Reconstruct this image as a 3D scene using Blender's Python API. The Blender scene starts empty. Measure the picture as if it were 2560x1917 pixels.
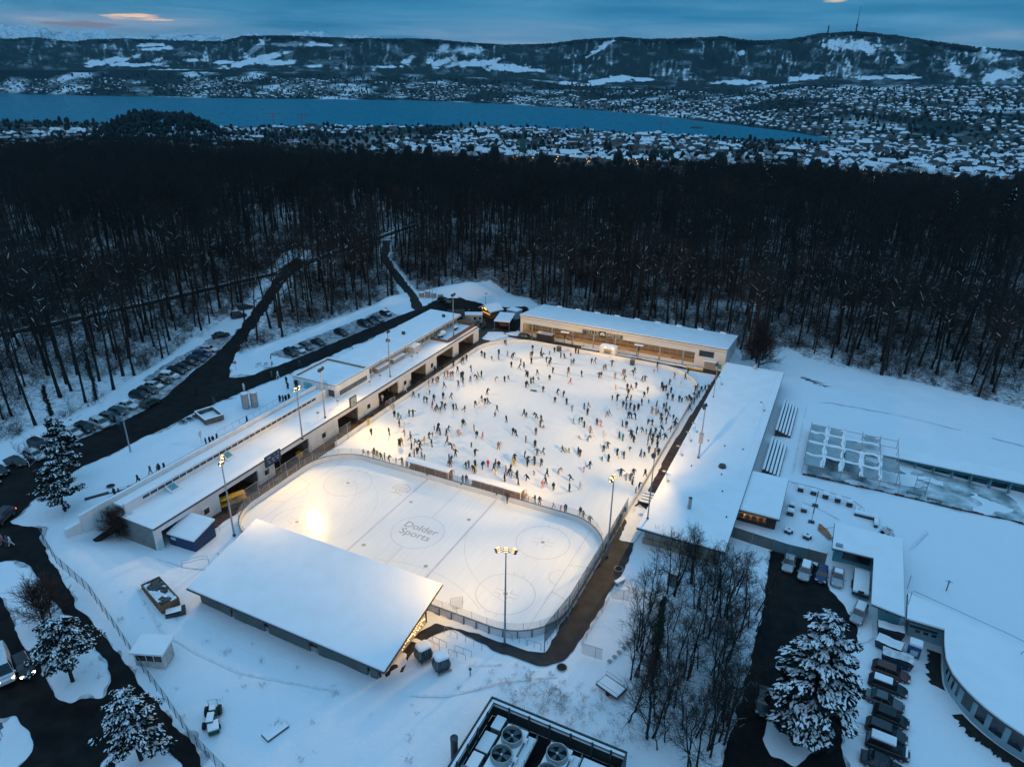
import bpy, bmesh, math, random
import numpy as np
from mathutils import Vector, Matrix
R = math.radians
rnd = random.Random(7)
nr = np.random.RandomState(11)
sc = bpy.context.scene
COL = sc.collection

# ------------------------------------------------------------------ materials
def nodes(name):
    m = bpy.data.materials.new(name); m.use_nodes = True
    return m, m.node_tree.nodes, m.node_tree.links, m.node_tree.nodes['Principled BSDF']
MC = {}
def mat(name, c, rough=.6, var=.25, scale=3., metal=0., bump=0., bscale=20., emit=None, estr=0., spec=.4, c2=None, detail=4., stretch=None):
    """principled material whose colour wanders between c*(1-var) and c*(1+var) (or c and c2) with noise"""
    if name in MC: return MC[name]
    m, N, L, b = nodes(name)
    b.inputs['Roughness'].default_value = rough; b.inputs['Metallic'].default_value = metal
    b.inputs['Specular IOR Level'].default_value = spec
    tc = N.new('ShaderNodeTexCoord'); mp = N.new('ShaderNodeMapping'); L.new(tc.outputs['Object'], mp.inputs[0])
    if stretch: mp.inputs['Scale'].default_value = stretch
    n = N.new('ShaderNodeTexNoise'); n.inputs['Scale'].default_value = scale; n.inputs['Detail'].default_value = detail
    L.new(mp.outputs[0], n.inputs['Vector'])
    r = N.new('ShaderNodeValToRGB'); r.color_ramp.elements[0].position = .32; r.color_ramp.elements[1].position = .68
    a = [max(0, v*(1-var)) for v in c]; d = [min(1, v*(1+var)) for v in c]
    if c2: a, d = c, c2
    r.color_ramp.elements[0].color = (*a, 1); r.color_ramp.elements[1].color = (*d, 1)
    L.new(n.outputs['Fac'], r.inputs[0]); L.new(r.outputs[0], b.inputs['Base Color'])
    if bump:
        n2 = N.new('ShaderNodeTexNoise'); n2.inputs['Scale'].default_value = bscale; n2.inputs['Detail'].default_value = 5
        L.new(tc.outputs['Object'], n2.inputs['Vector'])
        bp = N.new('ShaderNodeBump'); bp.inputs['Strength'].default_value = bump; bp.inputs['Distance'].default_value = .1
        L.new(n2.outputs['Fac'], bp.inputs['Height']); L.new(bp.outputs[0], b.inputs['Normal'])
    if emit:
        b.inputs['Emission Color'].default_value = (*emit, 1); b.inputs['Emission Strength'].default_value = estr
    MC[name] = m
    return m
def glassmat(name, c, rough=.08, alpha=.25):
    if name in MC: return MC[name]
    m, N, L, b = nodes(name)
    n = N.new('ShaderNodeTexNoise'); n.inputs['Scale'].default_value = 1.3
    tc = N.new('ShaderNodeTexCoord'); L.new(tc.outputs['Object'], n.inputs['Vector'])
    r = N.new('ShaderNodeValToRGB'); r.color_ramp.elements[0].color = (*[v*.8 for v in c], 1); r.color_ramp.elements[1].color = (*c, 1)
    L.new(n.outputs['Fac'], r.inputs[0]); L.new(r.outputs[0], b.inputs['Base Color'])
    b.inputs['Roughness'].default_value = rough; b.inputs['Alpha'].default_value = alpha
    MC[name] = m; return m

# ------------------------------------------------------------------ mesh builder
class MB:
    def __init__(s): s.v = []; s.f = []; s.m = []
    def add(s, v, f, m=0):
        o = len(s.v); s.v += [tuple(p) for p in v]; s.f += [tuple(i+o for i in q) for q in f]
        s.m += ([m]*len(f) if isinstance(m, int) else list(m)); return s
    def box(s, x0, x1, y0, y1, z0, z1, m=0, mt=None):
        v = [(x0,y0,z0),(x1,y0,z0),(x1,y1,z0),(x0,y1,z0),(x0,y0,z1),(x1,y0,z1),(x1,y1,z1),(x0,y1,z1)]
        f = [(0,3,2,1),(4,5,6,7),(0,1,5,4),(1,2,6,5),(2,3,7,6),(3,0,4,7)]
        return s.add(v, f, [m, m if mt is None else mt, m, m, m, m])
    def obox(s, c, l, w, h, yaw=0, m=0, mt=None, pitch=0, roll=0):
        """oriented box, c = centre of the bottom face"""
        M = Matrix.Translation(c) @ Matrix.Rotation(yaw, 4, 'Z') @ Matrix.Rotation(pitch, 4, 'Y') @ Matrix.Rotation(roll, 4, 'X')
        k = MB().box(-l/2, l/2, -w/2, w/2, 0, h, m, mt)
        return s.add([M @ Vector(p) for p in k.v], k.f, k.m)
    def prism(s, poly, z0, z1, m=0, mt=None, bottom=True):
        n = len(poly); fz0 = z0 if callable(z0) else (lambda x, y: z0); fz1 = z1 if callable(z1) else (lambda x, y: z1)
        v = [(x, y, fz0(x, y)) for x, y in poly] + [(x, y, fz1(x, y)) for x, y in poly]
        f = [tuple(range(n, 2*n))] + [(i, (i+1) % n, n+(i+1) % n, n+i) for i in range(n)]
        ms = [m if mt is None else mt] + [m]*n
        if bottom: f.append(tuple(range(n-1, -1, -1))); ms.append(m)
        return s.add(v, f, ms)
    def quad(s, *p, m=0): return s.add(p, [tuple(range(len(p)))], m)
    def tube(s, pts, rad, n=6, m=0, cap=True):
        pts = [Vector(p) for p in pts]
        if not hasattr(rad, '__len__'): rad = [rad]*len(pts)
        v = []; u = None
        for i, p in enumerate(pts):
            d = (pts[min(i+1, len(pts)-1)] - pts[max(i-1, 0)]).normalized()
            if u is None: u = d.orthogonal().normalized()
            else:
                u = (u - d*u.dot(d))
                u = u.normalized() if u.length > 1e-6 else d.orthogonal().normalized()
            w = d.cross(u)
            v += [p + (u*math.cos(a) + w*math.sin(a))*rad[i] for a in [2*math.pi*k/n for k in range(n)]]
        f = []
        for i in range(len(pts)-1):
            f += [(i*n+k, i*n+(k+1) % n, (i+1)*n+(k+1) % n, (i+1)*n+k) for k in range(n)]
        if cap: f += [tuple(range(n-1, -1, -1)), tuple(range((len(pts)-1)*n, len(pts)*n))]
        return s.add(v, f, m)
    def loft(s, rings, m=0, cap=True):
        n = len(rings[0]); v = [p for r in rings for p in r]; f = []
        for i in range(len(rings)-1):
            f += [(i*n+k, i*n+(k+1) % n, (i+1)*n+(k+1) % n, (i+1)*n+k) for k in range(n)]
        if cap: f += [tuple(range(n-1, -1, -1)), tuple(range((len(rings)-1)*n, len(rings)*n))]
        return s.add(v, f, m)
    def disc(s, c, r, n=24, m=0):
        return s.add([(c[0]+r*math.cos(2*math.pi*k/n), c[1]+r*math.sin(2*math.pi*k/n), c[2]) for k in range(n)], [tuple(range(n))], m)
    def mesh(s, name, mats, smooth=False):
        me = bpy.data.meshes.new(name); me.from_pydata(s.v, [], s.f)
        for m in (mats if isinstance(mats, (list, tuple)) else [mats]): me.materials.append(m)
        me.polygons.foreach_set('material_index', s.m)
        if smooth: me.polygons.foreach_set('use_smooth', [True]*len(s.f))
        me.update(); return me
    def build(s, name, mats, parent=None, loc=(0,0,0), rot=0, smooth=False, bevel=0):
        o = bpy.data.objects.new(name, s.mesh(name, mats, smooth)); COL.objects.link(o)
        o.location = loc; o.rotation_euler = (0, 0, rot); o.parent = parent
        if bevel:
            b = o.modifiers.new('b', 'BEVEL'); b.width = bevel; b.segments = 2; b.limit_method = 'ANGLE'
        return o
def npmesh(name, V, F, mats, midx=None, smooth=False):
    """fast mesh from arrays: F is (n,3) or (n,4)"""
    V = np.asarray(V, dtype=np.float32); F = np.asarray(F, dtype=np.int32); k = F.shape[1]
    me = bpy.data.meshes.new(name)
    me.vertices.add(len(V)); me.vertices.foreach_set('co', V.ravel())
    me.loops.add(F.size); me.loops.foreach_set('vertex_index', F.ravel())
    me.polygons.add(len(F)); me.polygons.foreach_set('loop_start', np.arange(0, F.size, k, dtype=np.int32))
    for m in (mats if isinstance(mats, (list, tuple)) else [mats]): me.materials.append(m)
    if midx is not None: me.polygons.foreach_set('material_index', np.asarray(midx, dtype=np.int32))
    if smooth: me.polygons.foreach_set('use_smooth', np.ones(len(F), dtype=bool))
    me.update(calc_edges=True); me.validate(); return me
def link(name, me, parent=None, loc=(0,0,0), rot=0, scale=1):
    o = bpy.data.objects.new(name, me); COL.objects.link(o); o.location = loc; o.rotation_euler = (0, 0, rot)
    o.parent = parent
    if scale != 1: o.scale = (scale,)*3 if not hasattr(scale, '__len__') else scale
    return o
USED = {}
def tag(o, label, cat, group=None):
    o['label'] = label; o['category'] = cat
    if group: o['group'] = group
    USED[label] = USED.get(label, 0)+1
    return o
def thing(name, label, cat, loc=(0,0,0), rot=0, group=None):
    o = bpy.data.objects.new(name, None); COL.objects.link(o); o.location = loc; o.rotation_euler = (0, 0, rot)
    o.empty_display_size = .1
    return tag(o, label, cat, group)
def struct(o, kind='structure'): o['kind'] = kind; return o
def dup(root, loc, rot=0, label=None, cat=None, group=None, scale=None):
    r = root.copy(); COL.objects.link(r); r.location = loc; r.rotation_euler = (0, 0, rot)
    if scale: r.scale = (scale,)*3
    if label: tag(r, label, cat or root.get('category'), group or root.get('group'))
    for ch in list(root.children):
        c = ch.copy(); COL.objects.link(c); c.parent = r
        for g in list(ch.children):
            d = g.copy(); COL.objects.link(d); d.parent = c
    return r
def smooth(a, b, x):
    t = np.clip((np.asarray(x, dtype=float)-a)/(b-a), 0, 1); return t*t*(3-2*t)
# cheap 2-D value noise
_P = nr.rand(256, 256)
def vnoise(x, y):
    x = np.asarray(x, float); y = np.asarray(y, float)
    xi = np.floor(x).astype(int); yi = np.floor(y).astype(int); fx = x-xi; fy = y-yi
    fx = fx*fx*(3-2*fx); fy = fy*fy*(3-2*fy)
    g = lambda i, j: _P[i % 256, j % 256]
    return (g(xi,yi)*(1-fx)+g(xi+1,yi)*fx)*(1-fy)+(g(xi,yi+1)*(1-fx)+g(xi+1,yi+1)*fx)*fy
def fbm(x, y, o=4):
    s = 0; a = .5; x = np.asarray(x, float); y = np.asarray(y, float)
    for i in range(o): s = s+a*vnoise(x, y); x = x*2.03+17.3; y = y*2.03+5.1; a *= .5
    return s/(1-.5**o)
def inpoly(x, y, P):
    x = np.asarray(x, float); y = np.asarray(y, float); r = np.zeros(x.shape, bool); n = len(P)
    for i in range(n):
        (x1, y1), (x2, y2) = P[i], P[(i+1) % n]
        if y1 == y2: continue
        c = ((y1 > y) != (y2 > y)) & (x < (x2-x1)*(y-y1)/(y2-y1)+x1); r ^= c
    return r
def dseg(x, y, L):
    x = np.asarray(x, float); y = np.asarray(y, float); d = np.full(x.shape, 1e9)
    for (x1, y1), (x2, y2) in zip(L[:-1], L[1:]):
        vx, vy = x2-x1, y2-y1; t = np.clip(((x-x1)*vx+(y-y1)*vy)/(vx*vx+vy*vy), 0, 1)
        d = np.minimum(d, np.hypot(x-x1-t*vx, y-y1-t*vy))
    return d

# ------------------------------------------------------------------ camera (solved from the rink markings)
CAM = np.array([56.04, -81.91, 71.83]); YAW, PITCH, ROLL = 2.01393, .42222, .01681
fw = np.array([math.cos(YAW)*math.cos(PITCH), math.sin(YAW)*math.cos(PITCH), -math.sin(PITCH)])
r0 = np.array([math.sin(YAW), -math.cos(YAW), 0]); u0 = np.cross(r0, fw)
rt = math.cos(ROLL)*r0+math.sin(ROLL)*u0; up = -math.sin(ROLL)*r0+math.cos(ROLL)*u0
FOC = 1757.4/2560
cd = bpy.data.cameras.new('camera'); cam = bpy.data.objects.new('camera', cd); COL.objects.link(cam)
cam.matrix_world = Matrix(((rt[0], up[0], -fw[0], CAM[0]), (rt[1], up[1], -fw[1], CAM[1]), (rt[2], up[2], -fw[2], CAM[2]), (0, 0, 0, 1)))
cd.sensor_width = 36; cd.sensor_fit = 'HORIZONTAL'; cd.lens = 36*FOC; cd.clip_start = .5; cd.clip_end = 90000
sc.camera = cam
FWD = np.array([math.cos(YAW), math.sin(YAW)]); RGT = np.array([math.sin(YAW), -math.cos(YAW)])
def dirpx(px, py):
    """view direction of a photo position given on a 2211-wide scale (layout help for the far landscape)"""
    k = 2560/2211; d = fw + rt*((px*k-1280)/1757.4) - up*((py*k-958.5)/1757.4); return d
def az_el(px, py):
    d = dirpx(px, py); return math.atan2(d @ np.array([*RGT, 0]), d @ np.array([*FWD, 0])), math.atan2(d[2], math.hypot(d[0], d[1]))
def onplane(px, py, z):
    d = dirpx(px, py); t = (z-CAM[2])/d[2]; return (CAM+t*d)[:2]
def polar(x, y):
    dx = np.asarray(x, float)-CAM[0]; dy = np.asarray(y, float)-CAM[1]
    return np.arctan2(dx*RGT[0]+dy*RGT[1], dx*FWD[0]+dy*FWD[1]), np.hypot(dx, dy)
def frompolar(az, r):
    return (CAM[0]+r*(np.cos(az)*FWD[0]+np.sin(az)*RGT[0]), CAM[1]+r*(np.cos(az)*FWD[1]+np.sin(az)*RGT[1]))

# ------------------------------------------------------------------ shared materials
SNOW = mat('snow', (.80,.82,.85), .75, .05, .6, bump=.35, bscale=2.5, spec=.2)
ROOFSNOW = mat('roof_snow', (.84,.85,.87), .75, .03, .4, bump=.12, bscale=2., spec=.2)
WHITE = mat('white_render', (.72,.72,.72), .7, .07, .7, stretch=(1,1,.2))
CONC = mat('concrete', (.33,.33,.32), .85, .2, 1.5)
DARK = mat('dark_metal', (.05,.055,.06), .5, .3, 4)
STEEL = mat('galvanised_steel', (.32,.34,.36), .4, .15, 5, metal=.6)
TRIM = mat('dark_trim', (.07,.07,.075), .6, .2, 3)
GLASS = mat('window_glass', (.03,.04,.05), .12, .4, 1.2, spec=.7)
TEAL = mat('teal_panel', (.10,.30,.34), .6, .15, 1.)
WOOD = mat('brown_wood', (.17,.085,.045), .7, .3, 6, stretch=(1,1,6))
PINEWOOD = mat('pale_wood', (.45,.27,.13), .7, .25, 5)
BARK = mat('bark', (.017,.015,.013), .95, .4, 3, stretch=(1,1,.2))
TWIG = mat('twigs', (.021,.017,.015), .95, .35, .8)
TWIGRED = mat('reddish_twigs', (.055,.030,.022), .95, .35, .8)
NEEDLE = mat('pine_needles', (.006,.013,.011), .8, .5, 1.2)
IVY = mat('ivy_leaves', (.012,.026,.012), .7, .5, 4)
TREESNOW = mat('snow_on_branches', (.80,.82,.85), .8, .05, 3)
WARMLAMP = mat('warm_lamp', (1,.8,.5), .5, .05, 3, emit=(1,.62,.25), estr=9)
FLOOD = mat('floodlight_lamp', (1,.85,.6), .5, .05, 3, emit=(1,.72,.38), estr=25)
# ------------------------------------------------------------------ terrain heights
LAKE_Z = -137.
def Hnear(x, y):
    x = np.asarray(x, float); y = np.asarray(y, float)
    south = 4.8*np.clip((-12-x)/36, 0, 1)
    w = smooth(-34, -22, y)
    plat = south*(1-w)+5*w
    inner = south*smooth(22, 34, -y)
    cut = np.where(x < -44.8, plat, inner)                      # retaining wall line x=-44.8
    far = 5*smooth(43, 54, -x)
    b = smooth(85, 91, y)
    h = cut*(1-b)+far*b
    # snow banks and the heap behind the rink
    h = h+2.6*np.exp(-(((x+52.5)*.72+(y-113.5)*.69)/13)**2-(((x+52.5)*-.69+(y-113.5)*.72)/4.2)**2)
    h = h+1.1*np.exp(-(dseg(x, y, [(-73, 40), (-71, 58), (-68, 80), (-66.5, 97)])/2.0)**2)
    h = h+1.5*np.exp(-(dseg(x, y, [(-65.5, 88), (-63, 93)])/4.0)**2)
    h = h+.9*np.exp(-(dseg(x, y, [(-81, -14), (-79, -2), (-83, 9), (-87, 24), (-93, 38)])/1.8)**2)
    h = h+.5*np.exp(-(dseg(x, y, [(-55, -8), (-55, 6), (-54.5, 14)])/2.5)**2)
    return h
def woodedge(az): return np.interp(az, [-.75,-.5,-.39,-.19,0,.12,.24,.4,.75], [820,790,740,650,570,530,590,610,600])
def Hfar(r, az):
    r = np.asarray(r, float); e = woodedge(az); t = np.clip((r-290)/(e-290), 0, 1)
    d = -18*t**1.5
    f = np.interp(r, [0, 1100, 1500, 1900, 2300, 9000], [-18, -54, -94, -127, -138, -138])
    w = np.clip((r-e)/np.maximum(1100-e, 1), 0, 1)
    return np.where(r < e, d, np.where(r < 1100, -18+(-54+18)*w, f))
def H(x, y):
    az, r = polar(x, y)
    x = np.asarray(x, float); y = np.asarray(y, float)
    core = ((x > -35.5) & (x < 37) & (y > -20) & (y < 97))
    h = Hnear(x, y)*(1-smooth(300, 480, r))+Hfar(r, az)
    h = h+np.where(r > 330, (fbm(x/140, y/140)-.5)*10*smooth(330, 700, r)*(1-smooth(1500, 2000, r)), 0)
    ls = smooth(120, 190, y)
    h = h+(fbm(x/45+3, y/45)-.5)*3.*ls*(1-smooth(400, 600, r))
    basin = (x > 57) & (x < 130) & (y > 50.3) & (y < 66.2)
    h = np.where(basin, -.15-(x-57)/45*3, h)
    return np.where(core, -.06, h)
def ongr(px, py):
    z = 0.
    for _ in range(12):
        p = onplane(px, py, z); z = .5*z+.5*float(H(p[0], p[1]))
    return (float(p[0]), float(p[1]))
def gp(off, s, pts): return [ongr((off[0]+a*s)*2211/2560, (off[1]+b*s)*2211/2560) for a, b in pts]

# clearing polygon (inside = open, outside = forest)
CLEAR = [(-88,-80),(-86,-30),(-80,-13),(-80,0),(-84,9),(-88,24),(-96,40),(-90,48),(-77,36),(-75,44),(-74.5,60),(-71,80),(-68,98),(-62,106),
         (-52,127),(-38,129),(-29,119),(-27,114),(34,113.5),(37,104),(42,116),(46,122),(52,116),(59,113),(70,112.5),(81,111),(101,106),(150,99),(260,70),(260,-140),(-88,-140)]
ROADX = [(-72,22),(-84,37),(-104,75),(-119,98),(-135,125)]
PATH1 = [(-170,2),(-141.2,17.1),(-131.5,51.6),(-121.1,98.9),(-123.1,155.6),(-128,200)]
PATH2 = [(-56,88),(-67,100),(-82,115),(-100.2,133),(-118,160)]
def forested(x, y):
    m = ~inpoly(x, y, CLEAR)
    m &= dseg(x, y, ROADX) > 5.5
    m &= dseg(x, y, PATH1) > 2.8
    m &= dseg(x, y, PATH2) > 2.4
    return m

# ------------------------------------------------------------------ ground sheet
def axis(a, b, step, lo, hi, g):
    c = list(np.arange(a, b+.01, step)); s = step; q = a; L = []
    while q > lo: s *= g; q -= s; L.append(q)
    s = step; q = b; U = []
    while q < hi: s *= g; q += s; U.append(q)
    return np.array(L[::-1]+c+U)
ax = axis(-150, 112, 1., -2700, 2700, 1.06); ay = axis(-75, 150, 1., -600, 2800, 1.06)
GX, GY = np.meshgrid(ax, ay)
ROADS_LINES = [[(-75,-60),(-66,-20),(-64,0),(-65,20)],[(-65,20),(-60,45),(-56,87),(-50,100)],ROADX,PATH1,PATH2]
near_road = np.minimum.reduce([dseg(GX, GY, L) for L in ROADS_LINES])
flat = ((GX > -45) & (GX < 37) & (GY > -21) & (GY < 116)) | ((GX > 50) & (GX < 68) & (GY > -40) & (GY < 24)) | ((GX < 10) & (GX > -80) & (GY < -31))
amp = np.where(flat, 0, .24)*smooth(7, 12, near_road)
GZ = H(GX, GY)+(fbm(GX/3.5, GY/3.5)-.5)*amp*2+(fbm(GX/9+8, GY/9)-.5)*amp*2.4-.02
V = np.stack([GX, GY, GZ], -1).reshape(-1, 3); nx, ny = len(ax), len(ay)
I = np.arange(nx*ny).reshape(ny, nx)
F = np.stack([I[:-1,:-1], I[:-1,1:], I[1:,1:], I[1:,:-1]], -1).reshape(-1, 4)
gm, N, L, b = nodes('snowy_ground')
b.inputs['Roughness'].default_value = .8; b.inputs['Specular IOR Level'].default_value = .2
tc = N.new('ShaderNodeTexCoord'); at = N.new('ShaderNodeAttribute'); at.attribute_name = 'litter'
def noise(sc_, det=5, rough=.6):
    n = N.new('ShaderNodeTexNoise'); n.inputs['Scale'].default_value = sc_; n.inputs['Detail'].default_value = det; n.inputs['Roughness'].default_value = rough
    L.new(tc.outputs['Object'], n.inputs['Vector']); return n
n1 = noise(.9); n2 = noise(.05, 3); n3 = noise(4, 4)
def math_(op, a, b_=None):
    k = N.new('ShaderNodeMath'); k.operation = op
    for i, v in enumerate((a, b_)):
        if v is None: continue
        if isinstance(v, (int, float)): k.inputs[i].default_value = v
        else: L.new(v, k.inputs[i])
    return k.outputs[0]
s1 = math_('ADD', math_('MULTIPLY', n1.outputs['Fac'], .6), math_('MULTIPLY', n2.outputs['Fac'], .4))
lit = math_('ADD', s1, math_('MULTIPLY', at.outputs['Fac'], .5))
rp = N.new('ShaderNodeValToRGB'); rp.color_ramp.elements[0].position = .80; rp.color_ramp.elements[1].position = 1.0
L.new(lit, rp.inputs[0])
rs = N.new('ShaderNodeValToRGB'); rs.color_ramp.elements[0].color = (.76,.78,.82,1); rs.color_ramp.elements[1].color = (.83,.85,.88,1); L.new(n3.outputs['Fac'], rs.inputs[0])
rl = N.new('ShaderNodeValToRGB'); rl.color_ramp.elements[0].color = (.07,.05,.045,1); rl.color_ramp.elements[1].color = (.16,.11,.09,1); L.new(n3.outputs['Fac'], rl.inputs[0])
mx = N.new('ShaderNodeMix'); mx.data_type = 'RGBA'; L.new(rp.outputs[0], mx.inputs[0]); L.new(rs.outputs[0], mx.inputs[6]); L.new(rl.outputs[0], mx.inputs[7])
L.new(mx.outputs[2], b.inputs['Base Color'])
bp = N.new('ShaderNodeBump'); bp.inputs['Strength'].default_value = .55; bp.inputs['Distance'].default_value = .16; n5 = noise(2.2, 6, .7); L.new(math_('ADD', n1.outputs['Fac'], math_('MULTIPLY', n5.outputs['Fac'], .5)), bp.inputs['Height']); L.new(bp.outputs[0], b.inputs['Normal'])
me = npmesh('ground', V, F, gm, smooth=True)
rr = polar(GX, GY)[1]
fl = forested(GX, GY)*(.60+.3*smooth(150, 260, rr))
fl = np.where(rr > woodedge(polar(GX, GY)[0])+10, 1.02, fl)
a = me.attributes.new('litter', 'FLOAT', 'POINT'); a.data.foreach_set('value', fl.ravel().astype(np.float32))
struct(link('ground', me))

# ------------------------------------------------------------------ paved sheets (laid over the ground, ragged snow edge)
ASPH = mat('wet_asphalt', (.0105,.0095,.0095), .7, .5, .5, bump=.2, bscale=9, spec=.12)
PAVE = mat('brown_wet_paving', (.060,.040,.032), .6, .4, .6, bump=.2, bscale=6, spec=.2)
PAVG = mat('grey_wet_paving', (.027,.029,.031), .6, .4, .5, bump=.2, bscale=6, spec=.2)
SLUSH = mat('trodden_slush', (.12,.11,.11), .7, .5, 1.1, c2=(.5,.51,.53), bump=.3, bscale=3)
SOIL = mat('dark_soil', (.02,.018,.016), .95, .4, 1.5)
VERGE = mat('dirty_snow_verge', (.24,.245,.26), .8, .4, .9, c2=(.62,.64,.68), bump=.4, bscale=3)
def sheet(name, poly, m, dz=.03, step=.25, rag=.5, holes=(), z=None, verge=0):
    if verge: sheet(name+'_verge', poly, VERGE, dz-.015, step, 1.7, holes, z)
    xs = [p[0] for p in poly]; ys = [p[1] for p in poly]
    gx, gy = np.meshgrid(np.arange(min(xs)-1, max(xs)+1, step), np.arange(min(ys)-1, max(ys)+1, step))
    cx = gx+step/2; cy = gy+step/2
    qx = cx+(fbm(cx/1.6, cy/1.6)-.5)*2*rag+(fbm(cx/6+4, cy/6)-.5)*2*rag; qy = cy+(fbm(cx/1.6+9, cy/1.6+7)-.5)*2*rag+(fbm(cx/6, cy/6+9)-.5)*2*rag
    k = inpoly(qx, qy, poly)
    for h in holes: k &= ~inpoly(qx, qy, h)
    k = k[:-1,:-1]; idx = np.arange(gx.size).reshape(gx.shape)
    F = np.stack([idx[:-1,:-1], idx[:-1,1:], idx[1:,1:], idx[1:,:-1]], -1)[k]
    u, inv = np.unique(F, return_inverse=True)
    X = gx.ravel()[u].copy(); Y = gy.ravel()[u].copy(); Q = inv.reshape(-1, 4)
    E_ = np.sort(np.concatenate([Q[:, [i, (i+1) % 4]] for i in range(4)]), 1); ue, ct = np.unique(E_, axis=0, return_counts=True); be = ue[ct == 1]
    for _ in range(4):
        sx = np.zeros(len(u)); sy = np.zeros(len(u)); sn = np.zeros(len(u))
        for a_, b_ in ((0, 1), (1, 0)):
            np.add.at(sx, be[:, a_], X[be[:, b_]]); np.add.at(sy, be[:, a_], Y[be[:, b_]]); np.add.at(sn, be[:, a_], 1)
        k2 = sn >= 2; X[k2] = .4*X[k2]+.6*sx[k2]/sn[k2]; Y[k2] = .4*Y[k2]+.6*sy[k2]/sn[k2]
    Z = (H(X, Y) if z is None else np.full(X.shape, z))+dz
    return struct(link(name, npmesh(name, np.stack([X, Y, Z], -1), inv.reshape(-1, 4), m)))
road_edge = gp((0,900), 420/1739, [(860,1110),(480,1310),(370,1420),(150,1656)])
sheet('road', [(-80,-60),(-73,-26),(-70,-12),(-69.8,4),(-73.5,14),(-79.5,29),(-87,45),(-106,76),(-124,103),(-130,118),(-122,118),(-115,98),(-99,72),(-81,42),(-71,28),(-67,24.5),(-64,27),(-62,39),(-60,62),(-57,86),(-56,95)]+[tuple(float(v) for v in onplane((980+a*360/2212)*2211/2560, (700+b*360/2212)*2211/2560, 2.2)) for a, b in [(620,470),(730,440),(960,405),(1330,350),(1700,335),(2040,305),(2080,330)]]+[(-29,113),(-28,97),(-44,93),(-52.5,88),(-54.4,57),(-56.7,35),(-58.3,25),(-60,11),(-60,-2),(-60,-14)]+road_edge+[(-58,-60)], ASPH, .05, verge=1)
sheet('parking_strip', [(-78,-13),(-69.5,-13),(-69.3,4),(-73,14),(-79,29),(-86,44),(-92,44),(-86,24),(-81.5,10),(-78.5,2)], SLUSH, .02)
sheet('parking_bay', [(-69.5,40),(-59,40),(-59,63),(-57,80),(-65,84),(-67.5,62)], SLUSH, .02)
BL = ((0,1400), 700/2212)
island_a = gp(*BL, [(-60,40),(120,-5),(215,5),(330,200),(430,330),(700,640),(850,800),(890,960),(840,1075),(600,1110),(480,1105),(390,1000),(210,720),(60,430),(0,290),(-60,220)])
island_b = gp(*BL, [(-60,1225),(130,1240),(230,1400),(245,1530),(150,1634),(60,1760),(-60,1760)])
island_c = gp(*BL, [(810,1600),(1000,1430),(1150,1390),(1300,1470),(1420,1634),(1440,1700),(800,1700)])
sheet('street', gp(*BL, [(-220,-230),(60,-330),(120,-290),(330,-240),(300,-180),(430,40),(600,350),(860,650),(1100,950),(1330,1230),(1500,1450),(1600,1660),(1650,1760),(-220,1760)]), ASPH, .05, holes=[island_a, island_b, island_c], verge=1)
sheet('forest_track', [(p[0]-1.9, p[1]-.3) for p in PATH1]+[(p[0]+1.9, p[1]+.3) for p in PATH1[::-1]], SOIL, .06)
sheet('forest_path', [(p[0]-1.2, p[1]-1.) for p in PATH2]+[(p[0]+1.2, p[1]+1.) for p in PATH2[::-1]], SOIL, .06)
# rink-side promenades
sheet('promenade', [(-44,-17),(-31,-17),(-31,92),(32,92),(30.5,24),(36.5,24),(36.5,96),(-26,96.5),(-27,107),(-37,111),(-45,100),(-43,90),(-44,86)], PAVE, .075, rag=.15, z=-.06,
      holes=[[(-30.9,-14),(29.9,-14),(29.9,77),(27,86),(20,90),(-20,90),(-28,86),(-31,76)]])
NE = ((900,1400), 800/2212)
sheet('footpath', gp(*NE, [(1680,-60),(1400,430),(1285,645),(1150,625),(960,562),(780,505),(525,440),(300,560),(170,800),(250,840),(400,580),(560,500),(640,480),(870,590),(930,632),(1110,690),(1210,725),(1300,735),(1400,705),(1480,620),(1560,520),(1760,170),(1860,0),(1900,-170),(1800,-330),(1730,-180)]), PAVG, .09, rag=.25, z=-.06)
BR = ((1600,1300), 960/2212)
lot_island = gp(*BR, [(745,1150),(860,1080),(1000,1100),(1100,1200),(960,1360),(900,1422),(760,1360),(720,1270)])
sheet('car_park', gp(*BR, [(765,175),(745,260),(700,520),(640,830),(540,1130),(470,1450),(1180,1450),(1150,1250),(1200,900),(1255,640),(1170,480),(1090,400),(1075,290),(900,190)]), ASPH, .05, holes=[lot_island], verge=1)
#sheet('dark_wall_strip', gp(*BR, [(1690,800),(1740,780),(1790,960),(1960,1180),(2212,1380),(2350,1480),(2350,1540),(2100,1400),(1850,1180),(1720,980)]), SOIL, .05, rag=.3)
sheet('basin_floor', [(57.5,50.8),(110,50.8),(110,66),(57.5,66)], mat('basin_paint', (.10,.17,.18), .6, .5, .35, c2=(.72,.75,.78), bump=.3, bscale=1.5), .04, rag=.05)
# snow patches left on the paving
for nm, P in dict(a=[(31,13.5),(33.4,13.5),(33.8,19),(33.6,23),(31,25),(30.6,20)], b=[(30.3,26),(31.3,26),(31.2,40),(30.4,44)], d=[(-6,93.3),(24,93.3),(26,94.6),(-6,94.7)], e=[(-34,86.5),(-30.5,86.5),(-28,92.5),(-31,95),(-35,93)], f=[(-30.5,93.5),(-26,93.2),(-26,99),(-29,96)]).items():
    sheet('snow_patch', P, SNOW, .14, rag=.45, step=.25, z=-.06)

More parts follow.
